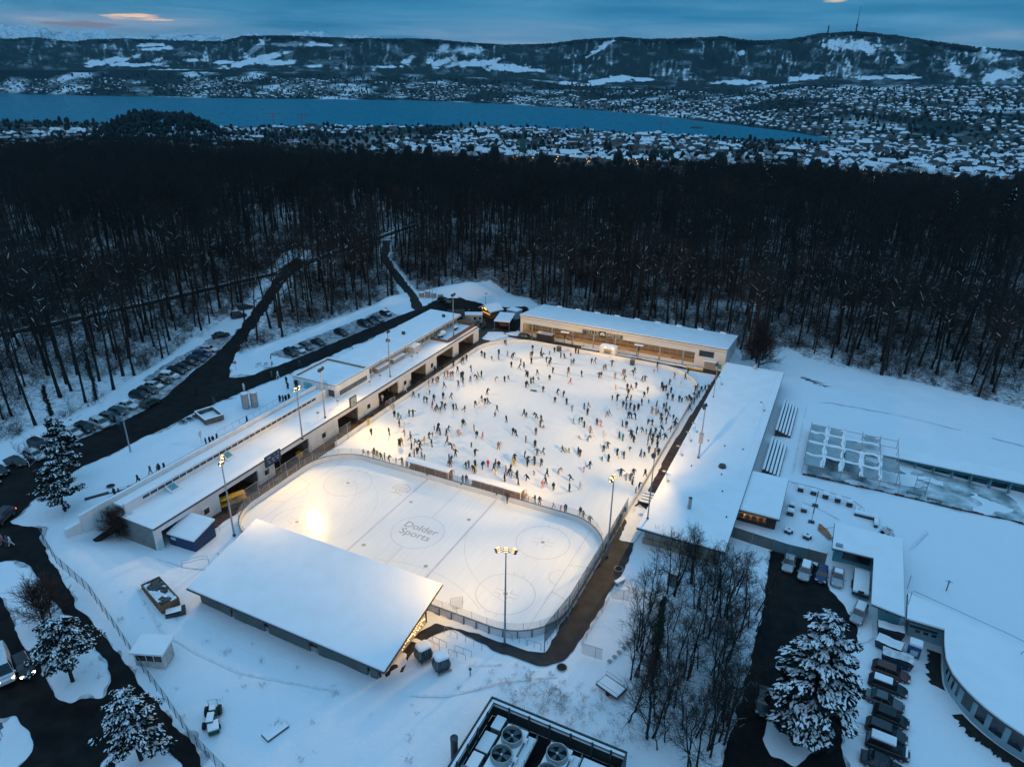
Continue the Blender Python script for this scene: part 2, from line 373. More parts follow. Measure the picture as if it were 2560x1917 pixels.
def track(name, L_, w_=.32, gap_=0, dz=.035):
    k = MB()
    for o_ in ((0,) if not gap_ else (-gap_/2, gap_/2)):
        P = [p for p, d in along_([Vector(q) for q in L_], .8)]; v = []
        for i, p in enumerate(P):
            d = (P[min(i+1, len(P)-1)]-P[max(i-1, 0)]).normalized(); q = Vector((-d.y, d.x)); c = p+q*o_; ww = w_*(.5+.5*rnd.random())
            for s in (-1, 1): e_ = c+q*s*ww/2; v.append((e_.x, e_.y, float(H(e_.x, e_.y))+dz))
        k.add(v, [(2*i, 2*i+1, 2*i+3, 2*i+2) for i in range(len(P)-1)])
    return struct(k.build(name, PACKED_SHADE))
PACKED_SHADE = mat('packed_snow_shade', (.69,.71,.74), .8, .12, 1.5, bump=.4, bscale=4)  # trodden snow, toned down so the colour carries the shade of prints and ruts
def along_(P, step):
    out = []; acc = 0
    for a, c in zip(P[:-1], P[1:]):
        L_ = (c-a).length; t = step-acc
        while t <= L_: out.append((a+(c-a)*t/L_, None)); t += step
        acc = (acc+L_) % step
    return out
for L_ in ([(52,84),(60,88),(75,88),(100,84)], [(57,40),(62,38),(70,33),(74,30),(78,40)], [(54.8,84),(54.9,62),(55,46),(57,45)]): track('footprint_trail', L_, .5)
for L_ in ([(-40,-26),(-32,-25),(-26,-24),(-20,-21)], [(-28,-32),(-18,-36),(-4,-36),(8,-33),(13,-31)], [(20,-24),(23,-21),(26,-19.3)], [(14,-31),(22,-27),(27,-22),(33,-18)], [(-46.9,-21),(-46.9,24)]): track('footprint_trail', L_, .42)
for L_ in ([(66,-6),(71,-3.9)], [(66,-9),(71,-8.8)], [(66,-2),(70,-1.2)], [(65.4,4),(69,8),(69,12)], [(66.5,-12),(70,-11.3)]): track('tyre_track', L_, .3, 1.5)
# ------------------------------------------------------------------ lake, far shore and hills
S_ = lambda L: (np.array([az_el(x, y)[0] for x, y in L]), np.array([az_el(x, y)[1] for x, y in L]))
near_sh = [(-300,262),(0,262),(120,262),(250,268),(420,275),(560,274),(700,272),(900,272),(1050,270),(1150,277),(1300,284),(1450,293),(1600,300),(1700,304),(1800,306)]
far_sh = [(-300,203),(0,203),(200,207),(450,212),(700,215),(900,217),(1100,226),(1250,236),(1400,248),(1550,266),(1650,278),(1730,288),(1800,302)]
dense = lambda L: [(x, float(np.interp(x, [p[0] for p in L], [p[1] for p in L]))+rnd.uniform(-.5,.5)) for x in range(-300, 1801, 20)]
ns, fs = dense(near_sh), dense(far_sh)
lv = [(*onplane(x, y, LAKE_Z+.6), LAKE_Z+.6) for x, y in ns]+[(*onplane(x, y, LAKE_Z+.6), LAKE_Z+.6) for x, y in fs]
n = len(ns)
lake = MB().add(lv, [(i, i+1, n+i+1, n+i) for i in range(n-1)])
wm, N, L, b = nodes('lake_water')
b.inputs['Base Color'].default_value = (.001,.15,.22,1); b.inputs['Roughness'].default_value = .3; b.inputs['IOR'].default_value = 1.06
tc = N.new('ShaderNodeTexCoord'); n_ = N.new('ShaderNodeTexNoise'); n_.inputs['Scale'].default_value = .03; n_.inputs['Detail'].default_value = 6; L.new(tc.outputs['Object'], n_.inputs['Vector'])
mr = N.new('ShaderNodeMapRange'); mr.inputs[3].default_value = .2; mr.inputs[4].default_value = .4; L.new(n_.outputs['Fac'], mr.inputs[0]); L.new(mr.outputs[0], b.inputs['Roughness'])
bp = N.new('ShaderNodeBump'); bp.inputs['Strength'].default_value = .08; bp.inputs['Distance'].default_value = 2; L.new(n_.outputs['Fac'], bp.inputs['Height']); L.new(bp.outputs[0], b.inputs['Normal'])
struct(lake.build('lake', wm))

RIDGE = [(-400,84),(0,85),(80,82),(155,92),(200,86),(280,85),(360,88),(430,90),(480,90),(525,79),(625,78),(750,84),(840,85),(925,85),(1000,92),(1105,99),(1195,95),(1240,88),(1295,84),(1345,81),(1405,86),(1530,82),(1555,80),(1630,89),(1705,86),(1780,73),(1855,69),(1905,75),(2005,89),(2105,103),(2211,112),(2600,120)]
FOOT = [(-400,152),(0,152),(300,152),(600,152),(800,158),(1000,163),(1200,176),(1400,187),(1550,190),(1700,178),(1900,180),(2211,188),(2600,192)]
ra, re_ = S_(RIDGE); fa, fe = S_(FOOT); sa, se = S_(far_sh+[(1850,306),(2211,330),(2600,340)])
def shore_r(az): return np.where(az < az_el(1790, 302)[0], (CAM[2]-LAKE_Z)/np.tan(-np.interp(az, sa, se)), 2300)
AZ = np.linspace(R(-50), R(50), 900)
rf = np.interp(AZ, [R(-50), R(-36), R(0), R(36), R(50)], [6300, 6200, 5900, 4900, 4600])
rg = np.interp(AZ, [R(-50), R(-36), R(0), R(36), R(50)], [8200, 7900, 7300, 6200, 6000])
zf = CAM[2]+rf*np.tan(np.interp(AZ, fa, fe)); zr = CAM[2]+rg*np.tan(np.interp(AZ, ra, re_))
sr = shore_r(AZ)
T1 = np.linspace(0, 1, 70); T2 = np.linspace(0, 1, 150)[1:]; T3 = np.linspace(0, 1, 12)[1:]
rows_r, rows_z = [], []
def put(r, z): rows_r.append(r); rows_z.append(z)
put(np.full_like(AZ, 2250.), np.full_like(AZ, LAKE_Z-2.))
for t in np.linspace(0, 1, 8): put(2300+(sr-2300)*t*.999+2, np.full_like(AZ, LAKE_Z-1.))
for t in T1:
    r = sr+5+(rf-sr-5)*t; X, Y = frompolar(AZ, r)
    put(r, LAKE_Z+1+(zf-LAKE_Z-1)*(t**1.35)+(fbm(X/420, Y/420)-.5)*55*t*(1-t)*2.2)
for t in T2:
    r = rf+(rg-rf)*t; X, Y = frompolar(AZ, r)
    spur = np.abs(fbm(AZ*46+3+t*1.2, t*.9+np.zeros_like(AZ), 4)-.5)*-2+.35; g = fbm(AZ*150+t*3, t*3+np.zeros_like(AZ), 4)-.5
    base = zf+(zr-zf)*(.42*t+.58*t**2.2)
    put(r, base+(spur*190+g*80)*np.sin(math.pi*min(t,1)*.98)**.8*(.35+.65*t)+(fbm(X/60, Y/60)-.5)*14*smooth(.9, 1, t))
for t in T3:
    r = rg+1800*t; put(r, zr-(zr+150)*smooth(0, 1, t)*.9)
RR = np.array(rows_r); ZZ = np.array(rows_z); AA = np.tile(AZ, (len(RR), 1))
HX, HY = frompolar(AA, RR)
V = np.stack([HX, HY, ZZ], -1).reshape(-1, 3); I = np.arange(RR.size).reshape(RR.shape)
F = np.stack([I[:-1,:-1], I[1:,:-1], I[1:,1:], I[:-1,1:]], -1).reshape(-1, 4)
# land cover of the far shore: woods (1) or snowy meadow (0), patches set where the photograph shows them
d = np.stack([HX-CAM[0], HY-CAM[1], ZZ-CAM[2]], -1); q = d@fw; k = 2211/2560
PX = (1280+1757.4*(d@rt)/q)*k; PY = (958.5-1757.4*(d@up)/q)*k
PX = PX.reshape(RR.shape); PY = PY.reshape(RR.shape)
wood = np.ones(RR.shape)
slope_t = np.zeros(RR.shape); slope_t[9:9+len(T1)] = 0; slope_t[9+len(T1):9+len(T1)+len(T2)] = T2[:, None]
def patch(cx, cy, rx, ry, tilt=0, amt=1.3):
    global wood
    c, s = math.cos(R(tilt)), math.sin(R(tilt)); dx = PX-cx; dy = PY-cy
    e = np.hypot((dx*c+dy*s)/rx, (-dx*s+dy*c)/(ry*.8))
    wood = wood-amt*(1-smooth(.55, 1.15, e+(fbm(PX/11+cx, PY/4, 5)-.5)*2.0))
for p in [(330,97,32,5),(345,105,45,4,-4),(235,132,62,8,-8),(300,140,70,5),(345,128,12,5,-20),(420,130,24,4),(480,135,20,4),(545,132,70,9,-14),(600,137,40,8),(585,122,18,6,-20),(680,144,22,4),
          (370,152,40,4),(700,98,35,3),(880,132,16,8,-20),(927,132,8,6),(950,138,22,8,-25),(980,128,6,8),(1025,138,50,9,-5),(1090,146,40,9),(1060,134,22,5,-20),(840,145,28,4),
          (1110,150,30,8,-5),(1160,152,22,5),(1300,176,50,9,-8),(1345,170,35,8),(1390,172,18,5),(1230,180,24,5),(1600,178,50,6),(1740,168,36,8,-5),(1880,168,22,6),(1940,165,32,6),(1960,168,30,4),
          (1875,110,13,10,40),(1940,128,10,6,40),(1602,116,7,7),(1310,95,32,6,-30,.8),(1290,110,30,5,-30,.7),(640,96,70,7,0,.45),(1000,110,60,12,0,.4),(960,100,10,22,20,.6),
          (2150,165,30,14,-20,.7),(2060,150,35,14,30,.55),(1800,95,30,16,0,.5),(1850,100,40,14,0,.5),(2130,120,50,14,10,.4),(2190,160,30,18,0,.5),(560,98,40,10,-40,.45)]:
    patch(*p)
streak = fbm(PX/3.2, PY/26+2, 3)
wood = wood-.55*(slope_t > .2)*smooth(.58, .85, streak)*smooth(1500, 1750, PX)*smooth(.35,.6,fbm(PX/60,PY/30))-.4*(slope_t > .25)*smooth(.6, .85, streak)*smooth(.4,.65,fbm(PX/50+9,PY/30))
rib = np.abs(fbm(AA*120+RR*0, slope_t*1.6+AA*7, 4)-.5)
wood = wood-.42*(slope_t > .12)*(1-smooth(.0, .05, rib))*smooth(.3, .6, fbm(PX/90+2, PY/25))-.30*(slope_t > 0)*smooth(.5, .75, fbm(PX/26+5, PY/9, 4))
town = slope_t == 0
wood = np.where(town, np.clip(.72+1.6*(fbm(HX/170, HY/170)-.42)*1.5, .35, 1)*1.0+(wood-1), wood)
wood = np.where(town & (np.abs(PY-np.interp(PX, [0,500,900,1250,1550,1800,2211], [148,152,146,192,196,220,205])) < 5*fbm(PX/60, PY*0+3)*2), 1, wood)
hm, N, L, b = nodes('hillside')
b.inputs['Roughness'].default_value = .9; b.inputs['Specular IOR Level'].default_value = .1
tc = N.new('ShaderNodeTexCoord'); at = N.new('ShaderNodeAttribute'); at.attribute_name = 'wood'
n_ = N.new('ShaderNodeTexNoise'); n_.inputs['Scale'].default_value = .03; n_.inputs['Detail'].default_value = 8; n_.inputs['Roughness'].default_value = .75; L.new(tc.outputs['Object'], n_.inputs['Vector'])
ad = N.new('ShaderNodeMath'); ad.operation = 'MULTIPLY_ADD'; L.new(n_.outputs['Fac'], ad.inputs[0]); ad.inputs[1].default_value = 1.15; L.new(at.outputs['Fac'], ad.inputs[2])
rp = N.new('ShaderNodeValToRGB'); e = rp.color_ramp.elements; e[0].position = .62; e[0].color = (.70,.74,.78,1); e[1].position = .98; e[1].color = (.012,.026,.028,1)
x = rp.color_ramp.elements.new(.80); x.color = (.14,.18,.19,1)
x = rp.color_ramp.elements.new(1.0); x.color = (.007,.018,.018,1)
sc2 = N.new('ShaderNodeMath'); sc2.operation = 'MULTIPLY'; sc2.inputs[1].default_value = .67; L.new(ad.outputs[0], sc2.inputs[0]); L.new(sc2.outputs[0], rp.inputs[0]); L.new(rp.outputs[0], b.inputs['Base Color'])
me = npmesh('hills', V, F, hm, smooth=True)
a = me.attributes.new('wood', 'FLOAT', 'POINT'); a.data.foreach_set('value', np.clip(wood, -.2, 1).ravel().astype(np.float32))
struct(link('hills', me))
def Hhill(x, y):
    az, r = polar(x, y); s = float(shore_r(az)); f = float(np.interp(az, AZ, rf)); t = min(1, max(0, (r-s-5)/(f-s-5)))
    return float(LAKE_Z+1+(np.interp(az, AZ, zf)-LAKE_Z-1)*(t**1.35)+(fbm(x/420, y/420)-.5)*55*t*(1-t)*2.2)

# snowy mountain chain far beyond the hills
ALPS = [[(-250,75),(-80,60),(0,54),(30,58),(48,55),(62,57),(80,61),(100,65),(125,78),(155,93),(170,100)],
        [(110,80),(125,70),(145,68),(165,71),(182,65),(200,66),(215,64),(232,72),(255,80),(270,77),(300,78),(320,80),(345,75),(370,75),(400,72),(420,78),(435,74),(450,79),(470,70),(482,76),(490,82),(520,90)],
        [(505,82),(525,75),(545,74),(560,74),(580,80)],[(610,80),(625,75),(645,70),(660,67),(672,69),(685,67),(700,72),(715,80)],[(740,83),(750,80),(775,77),(790,78),(800,82),(815,79),(830,86)]]
alp_m, N, L, b = nodes('alpine_snow')
b.inputs['Roughness'].default_value = .9
tc = N.new('ShaderNodeTexCoord'); n_ = N.new('ShaderNodeTexNoise'); n_.inputs['Scale'].default_value = .0035; n_.inputs['Detail'].default_value = 8; n_.inputs['Roughness'].default_value = .7; L.new(tc.outputs['Object'], n_.inputs['Vector'])
rp = N.new('ShaderNodeValToRGB'); e = rp.color_ramp.elements; e[0].position = .36; e[0].color = (.10,.15,.19,1); e[1].position = .5; e[1].color = (.62,.68,.72,1); L.new(n_.outputs['Fac'], rp.inputs[0]); L.new(rp.outputs[0], b.inputs['Base Color'])
mv, mf = [], []
for i, Lr in enumerate(ALPS):
    dist = [17000, 21000, 22000, 20500, 22500][i]
    aa, ee = S_(Lr); A2 = np.linspace(aa[0], aa[-1], 220); zc = CAM[2]+dist*np.tan(np.interp(A2, aa, ee))
    zc = zc+(fbm(A2*220, A2*0+i, 4)-.5)*120
    rows = []
    for t in np.linspace(-1, 1, 41):
        h = (1-abs(t))**1.15; r = dist+t*4200+(fbm(A2*90+t*2, A2*0+t*3+i)-.5)*1500*(1-h)
        X, Y = frompolar(A2, r)
        rows.append(np.stack([X, Y, -300+(zc+300)*h+(fbm(A2*220, A2*0+t*5)-.5)*900*h*(1-h)*2], -1))
    rows = np.array(rows); o = len(mv) and sum(len(q) for q in mv)
    I = np.arange(rows.shape[0]*rows.shape[1]).reshape(rows.shape[:2])+o
    mv.append(rows.reshape(-1, 3)); mf.append(np.stack([I[:-1,:-1], I[1:,:-1], I[1:,1:], I[:-1,1:]], -1).reshape(-1, 4))
struct(link('mountains', npmesh('mountains', np.concatenate(mv), np.concatenate(mf), alp_m, smooth=True)))
# ------------------------------------------------------------------ ice and its markings
def rrect(x0, x1, y0, y1, r, n=10, rs=None):
    rs = rs or (r,)*4; P = []
    for (cx, cy, a0), q in zip([(x1, y0, -90), (x1, y1, 0), (x0, y1, 90), (x0, y0, 180)], rs):
        sx = cx-q if cx == x1 else cx+q; sy = cy-q if cy == y1 else cy+q
        P += [(sx+q*math.cos(R(a0+90*i/n)), sy+q*math.sin(R(a0+90*i/n))) for i in range(n+1)]
    return P
im, N, L, b = nodes('ice')
tc = N.new('ShaderNodeTexCoord'); n_ = N.new('ShaderNodeTexNoise'); n_.inputs['Scale'].default_value = .12; n_.inputs['Detail'].default_value = 5; L.new(tc.outputs['Object'], n_.inputs['Vector'])
mp = N.new('ShaderNodeMapping'); mp.inputs['Rotation'].default_value = (0,0,.5); mp.inputs['Scale'].default_value = (1.6,.12,1); L.new(tc.outputs['Object'], mp.inputs[0])
n3 = N.new('ShaderNodeTexNoise'); n3.inputs['Scale'].default_value = 1.4; n3.inputs['Detail'].default_value = 4; L.new(mp.outputs[0], n3.inputs['Vector'])
ad = N.new('ShaderNodeMath'); ad.operation = 'ADD'; L.new(n_.outputs['Fac'], ad.inputs[0]); L.new(n3.outputs['Fac'], ad.inputs[1])
rp = N.new('ShaderNodeValToRGB'); e = rp.color_ramp.elements; e[0].position = .35; e[0].color = (.74,.75,.76,1); e[1].position = .65; e[1].color = (.82,.82,.82,1)
hf = N.new('ShaderNodeMath'); hf.operation = 'MULTIPLY'; hf.inputs[1].default_value = .5; L.new(ad.outputs[0], hf.inputs[0]); L.new(hf.outputs[0], rp.inputs[0]); L.new(rp.outputs[0], b.inputs['Base Color'])
mr = N.new('ShaderNodeMapRange'); mr.inputs[3].default_value = .10; mr.inputs[4].default_value = .26; L.new(n_.outputs['Fac'], mr.inputs[0]); L.new(mr.outputs[0], b.inputs['Roughness']); b.inputs['Specular IOR Level'].default_value = .35
FIELD = rrect(-30.9, 30., 15.2, 90., 13, rs=(.5, 13, 13, .5))
HOCK = rrect(-30, 30, -15, 15, 8.5)
im2 = im.copy(); im2.name = 'skated_ice'
for q in im2.node_tree.nodes:
    if q.type == 'MAP_RANGE': q.inputs[3].default_value = .42; q.inputs[4].default_value = .6
k = MB(); k.add([(x, y, 0.02) for x, y in HOCK], [tuple(range(len(HOCK)))]); k.add([(x, y, 0.016) for x, y in FIELD], [tuple(range(len(FIELD)))], 1)
# corners between the hockey curve and the skating field
for s in (-1, 1):
    arc = [(s*(21.5+8.5*math.sin(R(a))), 6.5+8.5*math.cos(R(a)), .017) for a in range(0, 91, 9)]
    poly = arc+[(s*30, 15.25, .017), (s*21.5, 15.25, .017)]
    k.add(poly, [tuple(range(len(poly)))], 1)
struct(k.build('ice', [im, im2]))
mk = {c: MB() for c in ('blue', 'red', 'grey')}
Zm = .026
def ring(b_, cx, cy, r, w, a0=0, a1=360, n=56, z=Zm):
    A = [R(a0+(a1-a0)*i/n) for i in range(n+1)]
    for p, q in zip(A[:-1], A[1:]):
        b_.quad((cx+(r-w)*math.cos(p), cy+(r-w)*math.sin(p), z), (cx+r*math.cos(p), cy+r*math.sin(p), z), (cx+r*math.cos(q), cy+r*math.sin(q), z), (cx+(r-w)*math.cos(q), cy+(r-w)*math.sin(q), z))
def ln(b_, x0, y0, x1, y1, w, z=Zm):
    d = Vector((x1-x0, y1-y0, 0)).normalized(); p = Vector((-d.y, d.x, 0))*w/2
    a, c = Vector((x0, y0, z)), Vector((x1, y1, z)); b_.quad(a-p, c-p, c+p, a+p)
for s in (-1, 1):
    X = s*7.45
    ln(mk['blue'], X-.12, -14.9, X-.12, 14.9, .1); ln(mk['blue'], X+.12, -14.9, X+.12, 14.9, .1); ln(mk['grey'], X, -14.9, X, 14.9, .1, Zm+.002)
    gy = 8.5-math.sqrt(8.5**2-(26-21.5)**2); ln(mk['grey'], s*26, -15+gy, s*26, 15-gy, .10)
    ring(mk['grey'], s*26, 0, 1.8, .09, *((90, 270) if s > 0 else (-90, 90)), n=20)
    for t in (-1, 1):
        ln(mk['grey'], s*26, t*3.4, s*29.9, t*4.6, .10)
        cx, cy = s*20, t*7
        ring(mk['grey'], cx, cy, 4.5, .10); mk['red'].disc((cx, cy, Zm), .34, 18)
        for u in (-1, 1):
            for v_ in (-1, 1):
                ln(mk['grey'], cx+u*.6, cy+v_*.45, cx+u*1.8, cy+v_*.45, .1); ln(mk['grey'], cx+u*.6, cy+v_*.45, cx+u*.6, cy+v_*1.35, .1)
        for u in (-.9, .9):
            for v_ in (4.45, -5.05): ln(mk['grey'], cx+u, cy+v_, cx+u, cy+v_+.6, .1)
        mk['red'].disc((s*5.97, t*7, Zm), .36, 18)
for a, c in ((-14.9, -4.6), (4.6, 14.9)):
    ln(mk['grey'], -.14, a, -.14, c, .07); ln(mk['grey'], .14, a, .14, c, .07)
ring(mk['blue'], 0, 0, 4.55, .11, n=80)
# faint old curves of other games under the ice
ring(mk['grey'], -27.5, -1, 12.5, .06, -50, 48); ring(mk['grey'], -22.5, -2, 12.8, .06, -62, 62); ring(mk['grey'], 6, -27, 19.5, .07, 52, 116, z=Zm-.003); ring(mk['grey'], 24, 8, 17, .06, 196, 262, z=Zm-.003)
struct(mk['blue'].build('ice_line_blue', mat('line_blue', (.50,.53,.70), .4, .08, .5)))
struct(mk['red'].build('ice_dots', mat('line_dots', (.36,.33,.33), .4, .08, .5)))
struct(mk['grey'].build('ice_line_grey', mat('line_grey', (.53,.53,.51), .4, .08, .5)))
def text(body, size, loc, rot, m, name, parent=None, ext=0, ax='CENTER', shear=0, off=0):
    c = bpy.data.curves.new(name, 'FONT'); c.body = body; c.size = size; c.align_x = ax; c.align_y = 'CENTER'; c.extrude = ext; c.shear = shear; c.space_line = .85; c.resolution_u = 3; c.offset = off
    o = bpy.data.objects.new('tmp', c); COL.objects.link(o); dg = bpy.context.evaluated_depsgraph_get()
    me_ = bpy.data.meshes.new_from_object(o.evaluated_get(dg)); bpy.data.objects.remove(o); bpy.data.curves.remove(c)
    me_.materials.clear(); me_.materials.append(m)
    q = bpy.data.objects.new(name, me_); COL.objects.link(q); q.location = loc; q.rotation_euler = rot; q.parent = parent; return q
struct(text('Dolder\nSports', 2.25, (0, .1, Zm+.003), (0, 0, 0), mat('ice_lettering', (.36,.36,.36), .4, .05, .5), 'ice_lettering', off=.012))
# club badge under the ice: domed rim, two bands and a stroke of lettering
k = MB(); bx, by = -9.9, 9.7
ring(k, bx, by, 1.75, .16, -12, 192, 30)
for yy, hw in ((.75, 1.0), (.35, 1.3), (-.05, 1.5)): ln(k, bx-hw, by+yy, bx+hw, by+yy, .13)
ln(k, bx-1.75, by-.42, bx+1.75, by-.42, .20); ln(k, bx-1.3, by-1.5, bx-.2, by-1.5, .18); ln(k, bx-.75, by-.6, bx-.2, by-1.5, .2); ln(k, bx+.1, by-.6, bx+.1, by-1.5, .2); ln(k, bx+.1, by-1.5, bx+1.2, by-1.55, .18); ln(k, bx+.1, by-.9, bx+1., by-.75, .16)
struct(k.build('ice_badge', mat('ice_badge_grey', (.45,.42,.44), .4, .06, .6)))

# ------------------------------------------------------------------ boards
BOARD = mat('rink_board', (.74,.72,.70), .5, .05, .8)
KICK = mat('board_rail', (.12,.13,.15), .5, .2, 2)
SHIELD = glassmat('clear_shield', (.45,.47,.5), .06, .13)
NET = glassmat('dark_netting', (.05,.055,.065), .6, .42)
def wallpath(P, h, t, m, name, parent, z=0, closed=False, mt=None):
    """upright band along a path, thickness t"""
    k = MB(); n = len(P); nn = []
    for i in range(n):
        a = Vector(P[i-1] if (closed or i > 0) else P[i]); c = Vector(P[(i+1) % n] if (closed or i < n-1) else P[i]); d = (c-a).normalized(); nn.append(Vector((-d.y, d.x)))
    v = []
    for p, q in zip(P, nn):
        p = Vector(p); a = p+q*t/2; c = p-q*t/2
        v += [(a.x, a.y, z), (c.x, c.y, z), (c.x, c.y, z+h), (a.x, a.y, z+h)]
    f = []
    for i in range(n if closed else n-1):
        j = (i+1) % n
        f += [(i*4+e, j*4+e, j*4+(e+1) % 4, i*4+(e+1) % 4) for e in range(4)]
    k.add(v, f, 0); return k.build(name, m, parent)
def along(P, step):
    P = [Vector(p) for p in P]; out = []; acc = 0
    for a, c in zip(P[:-1], P[1:]):
        L_ = (c-a).length; t = step-acc
        while t <= L_: out.append((a+(c-a)*t/L_, (c-a).normalized())); t += step
        acc = (acc+L_) % step
    return out
hb = thing('rink_boards', 'white hockey rink boards with clear shields round the marked ice', 'boards')
HB = rrect(-30.1, 30.1, -15.1, 15.1, 8.6, 14)
wallpath(HB, 1.12, .14, BOARD, 'board', hb, 0, True)
wallpath(HB, .07, .20, KICK, 'top_rail', hb, 1.125, True)
wallpath(HB, 1.3, .03, SHIELD, 'shield', hb, 1.2, True)
for p, d in along(HB+[HB[0]], 2.4): MB().tube([(p.x, p.y, 1.2), (p.x, p.y, 2.55)], .03, 5).build('shield_post', STEEL, hb)
for p, d in along(HB+[HB[0]], 2.0):
    if p.y < -6 and p.x > -12:
        q = Vector((d.y, -d.x))*.17; MB().obox((p.x+q.x, p.y+q.y, 0), .16, .16, 1.15, math.atan2(d.y, d.x)).build('brace', KICK, hb)
for X, a in ((-7.4, 0), (0, 0), (7.4, 0)): MB().box(X-.12, X+.12, 14.72, 14.98, 1.0, 1.12).build('camera_box', DARK, hb)
fb = thing('rink_boards', 'low white boards curving round the far side of the public skating field', 'boards')
FBp = [(30.1, 17)]+[p for p in rrect(-31, 30.1, 15.2, 90.1, 13, 14, rs=(.5, 13, 13, .5)) if p[1] > 20]+[(-31, 17)]
wallpath(FBp, 1.0, .12, BOARD, 'board', fb, 0.0)
wallpath(FBp, .05, .16, mat('board_cap', (.55,.53,.52), .5, .1, 2), 'top_rail', fb, 1.003)

# tall netting fence on the right side
nf = thing('netting_fence', 'tall grey netting fence on steel posts along the hockey rink and grey footpath', 'fence')
NL = [(30.55, 19.5), (30.6, 8), (30.5, -8), (29.7, -15)]
wallpath(NL, 2.9, .02, NET, 'netting', nf, 1.7)
wallpath(NL, .12, .06, STEEL, 'rail', nf, 1.55); wallpath(NL, .08, .06, STEEL, 'rail', nf, 4.62)
for p, d in along([(30.56, 19.6)]+NL[1:]+[(29.66, -15.2)], 3.45): MB().tube([(p.x, p.y, 0), (p.x, p.y, 4.7)], .07, 6).build('post', STEEL, nf)
nl = thing('netting_fence', 'wire netting on thin posts between hockey ice and scoreboard wall', 'fence')
NL2 = [(-30.8, -11.6), (-30.9, -4), (-30.9, 12), (-30.6, 22)]
wallpath(NL2, 2.0, .02, glassmat('thin_netting', (.3,.31,.33), .5, .16), 'netting', nl, 1.3)
for p, d in along(NL2, 3.6): MB().tube([(p.x, p.y, 0), (p.x, p.y, 3.6)], .05, 6).build('post', STEEL, nl)
wallpath(NL2, .06, .05, STEEL, 'rail', nl, 3.55)

# ------------------------------------------------------------------ player shelters between the two ice fields
def shelter(x0, x1, label):
    t = thing('bench_shelter', label, 'shelter', ((x0+x1)/2, 16.1, 0)); w = (x1-x0)/2
    rings = []
    for X in (-w, w): rings.append([(X, -.75, 2.35), (X, -.8, 2.5), (X, -.2, 2.78), (X, .5, 2.7), (X, .85, 2.35), (X, .85, 2.2), (X, .4, 2.45), (X, -.2, 2.55)])
    MB().loft(rings).build('roof', ROOFSNOW, t)
    MB().box(-w, w, .78, .86, 0, 2.2).build('back_wall', PINEWOOD, t)
    k = MB()
    for i in range(3): k.box(-w+.1, w-.1, .6-.35*i, .9-.35*i-.04, .1, 1.0-.3*i)
    k.build('bench', WOOD, t)
    for X in (-w+.08, w-.08): MB().box(X-.07, X+.07, -.78, -.64, 0, 2.36).build('post', mat('white_post', (.75,.68,.6), .6, .06, 3), t)
    k = MB().tube([(w+.5, -.4, 1.2), (w+.5, -.4, 2.4), (w+.5, .6, 2.4), (w+.5, .6, 1.2)], .03, 5); k.tube([(w, -.4, 2.4), (w+.5, -.4, 2.4)], .03, 5); k.tube([(w, .6, 2.4), (w+.5, .6, 2.4)], .03, 5)
    k.build('side_frame', STEEL, t); return t
shelter(-12.6, -3.0, 'lit player shelter with snowy roof, the one left of the centre line')
shelter(1.2, 12., 'lit player shelter with snowy roof, the one right of the centre line')
k = MB()
# ------------------------------------------------------------------ floodlight masts
def mast(x, y, z, h, heads, label, lit=True, r=.13, yawc=0, box=False):
    t = thing('floodlight_mast', label, 'floodlight', (x, y, z), group='floodlight masts round the ice')
    MB().tube([(0,0,0), (0,0,h*.5), (0,0,h)], [r*1.25, r, r*.65], 8).build('pole', STEEL, t)
    MB().tube([(0,0,0), (0,0,.35)], [r*2, r*1.7], 8).build('base', DARK, t)
    arm = MB().tube([(-.9*math.sin(yawc)*-1, -.9*math.cos(yawc), h-.05), (.9*math.sin(yawc)*-1, .9*math.cos(yawc), h-.05)], .05, 6); arm.build('cross_arm', STEEL, t)
    for i in range(heads):
        f = (i-(heads-1)/2)/max(1, (heads-1)/2) if heads > 1 else 0
        px, py = -math.sin(yawc)*f*.9, math.cos(yawc)*f*.9
        a = yawc+f*.75; M4 = Matrix.Translation((px+math.cos(a)*.1, py+math.sin(a)*.1, h+.12)) @ Matrix.Rotation(a, 4, 'Z') @ Matrix.Rotation(R(30), 4, 'Y')
        k = MB().box(-.12, .26, -.36, .36, -.32, .32)
        for s in (-.22, 0, .22): k.box(.26, .42, -.36, .36, s-.03, s+.03)
        hd = MB().add([M4 @ Vector(p) for p in k.v], k.f).build('lamp_head', DARK, t)
        k = MB()
        for s in (-.19, .03): k.box(.262, .29, -.33, .33, s, s+.14)
        MB().add([M4 @ Vector(p) for p in k.v], k.f).build('lamp_glass', FLOOD if lit else GLASS, hd)
        if lit:
            k = MB()
            for s in (-.2, .02, .24): k.box(-.135, -.121, -.3, .3, s-.06, s+.03); k.box(-.1+.0, .2, -.3, .3, .322, .325) if s > .2 else None
            MB().add([M4 @ Vector(p) for p in k.v], k.f).build('lamp_slit', mat('lamp_slit', (1,.8,.5), .5, .05, 3, emit=(1,.66,.3), estr=2.2), hd)
    if box: MB().box(-.35, .35, -.28, .28, 3.4, 5.4).build('switch_box', STEEL, t)
    return t
mast(-26.6, -14.7, 0, 14.4, 3, 'lit floodlight mast by the blue shed at the near left corner of the hockey ice', yawc=R(40))
mast(24.4, -16.2, 0, 15.6, 3, 'lit floodlight mast standing alone in front of the hockey ice, three lamp heads', yawc=R(110))
mast(30.85, 8.0, 0, 14.8, 2, 'lit floodlight mast beside the netting fence and footpath', yawc=R(170))
mast(-33.4, 10.5, 4.3, 10.9, 2, 'lit floodlight mast on the edge of the long left roof above the blue board', yawc=R(0))
mast(-35.4, 19.8, 4.3, 11, 2, 'dark floodlight mast rising from the roof in front of the entrance block', False, yawc=R(10))
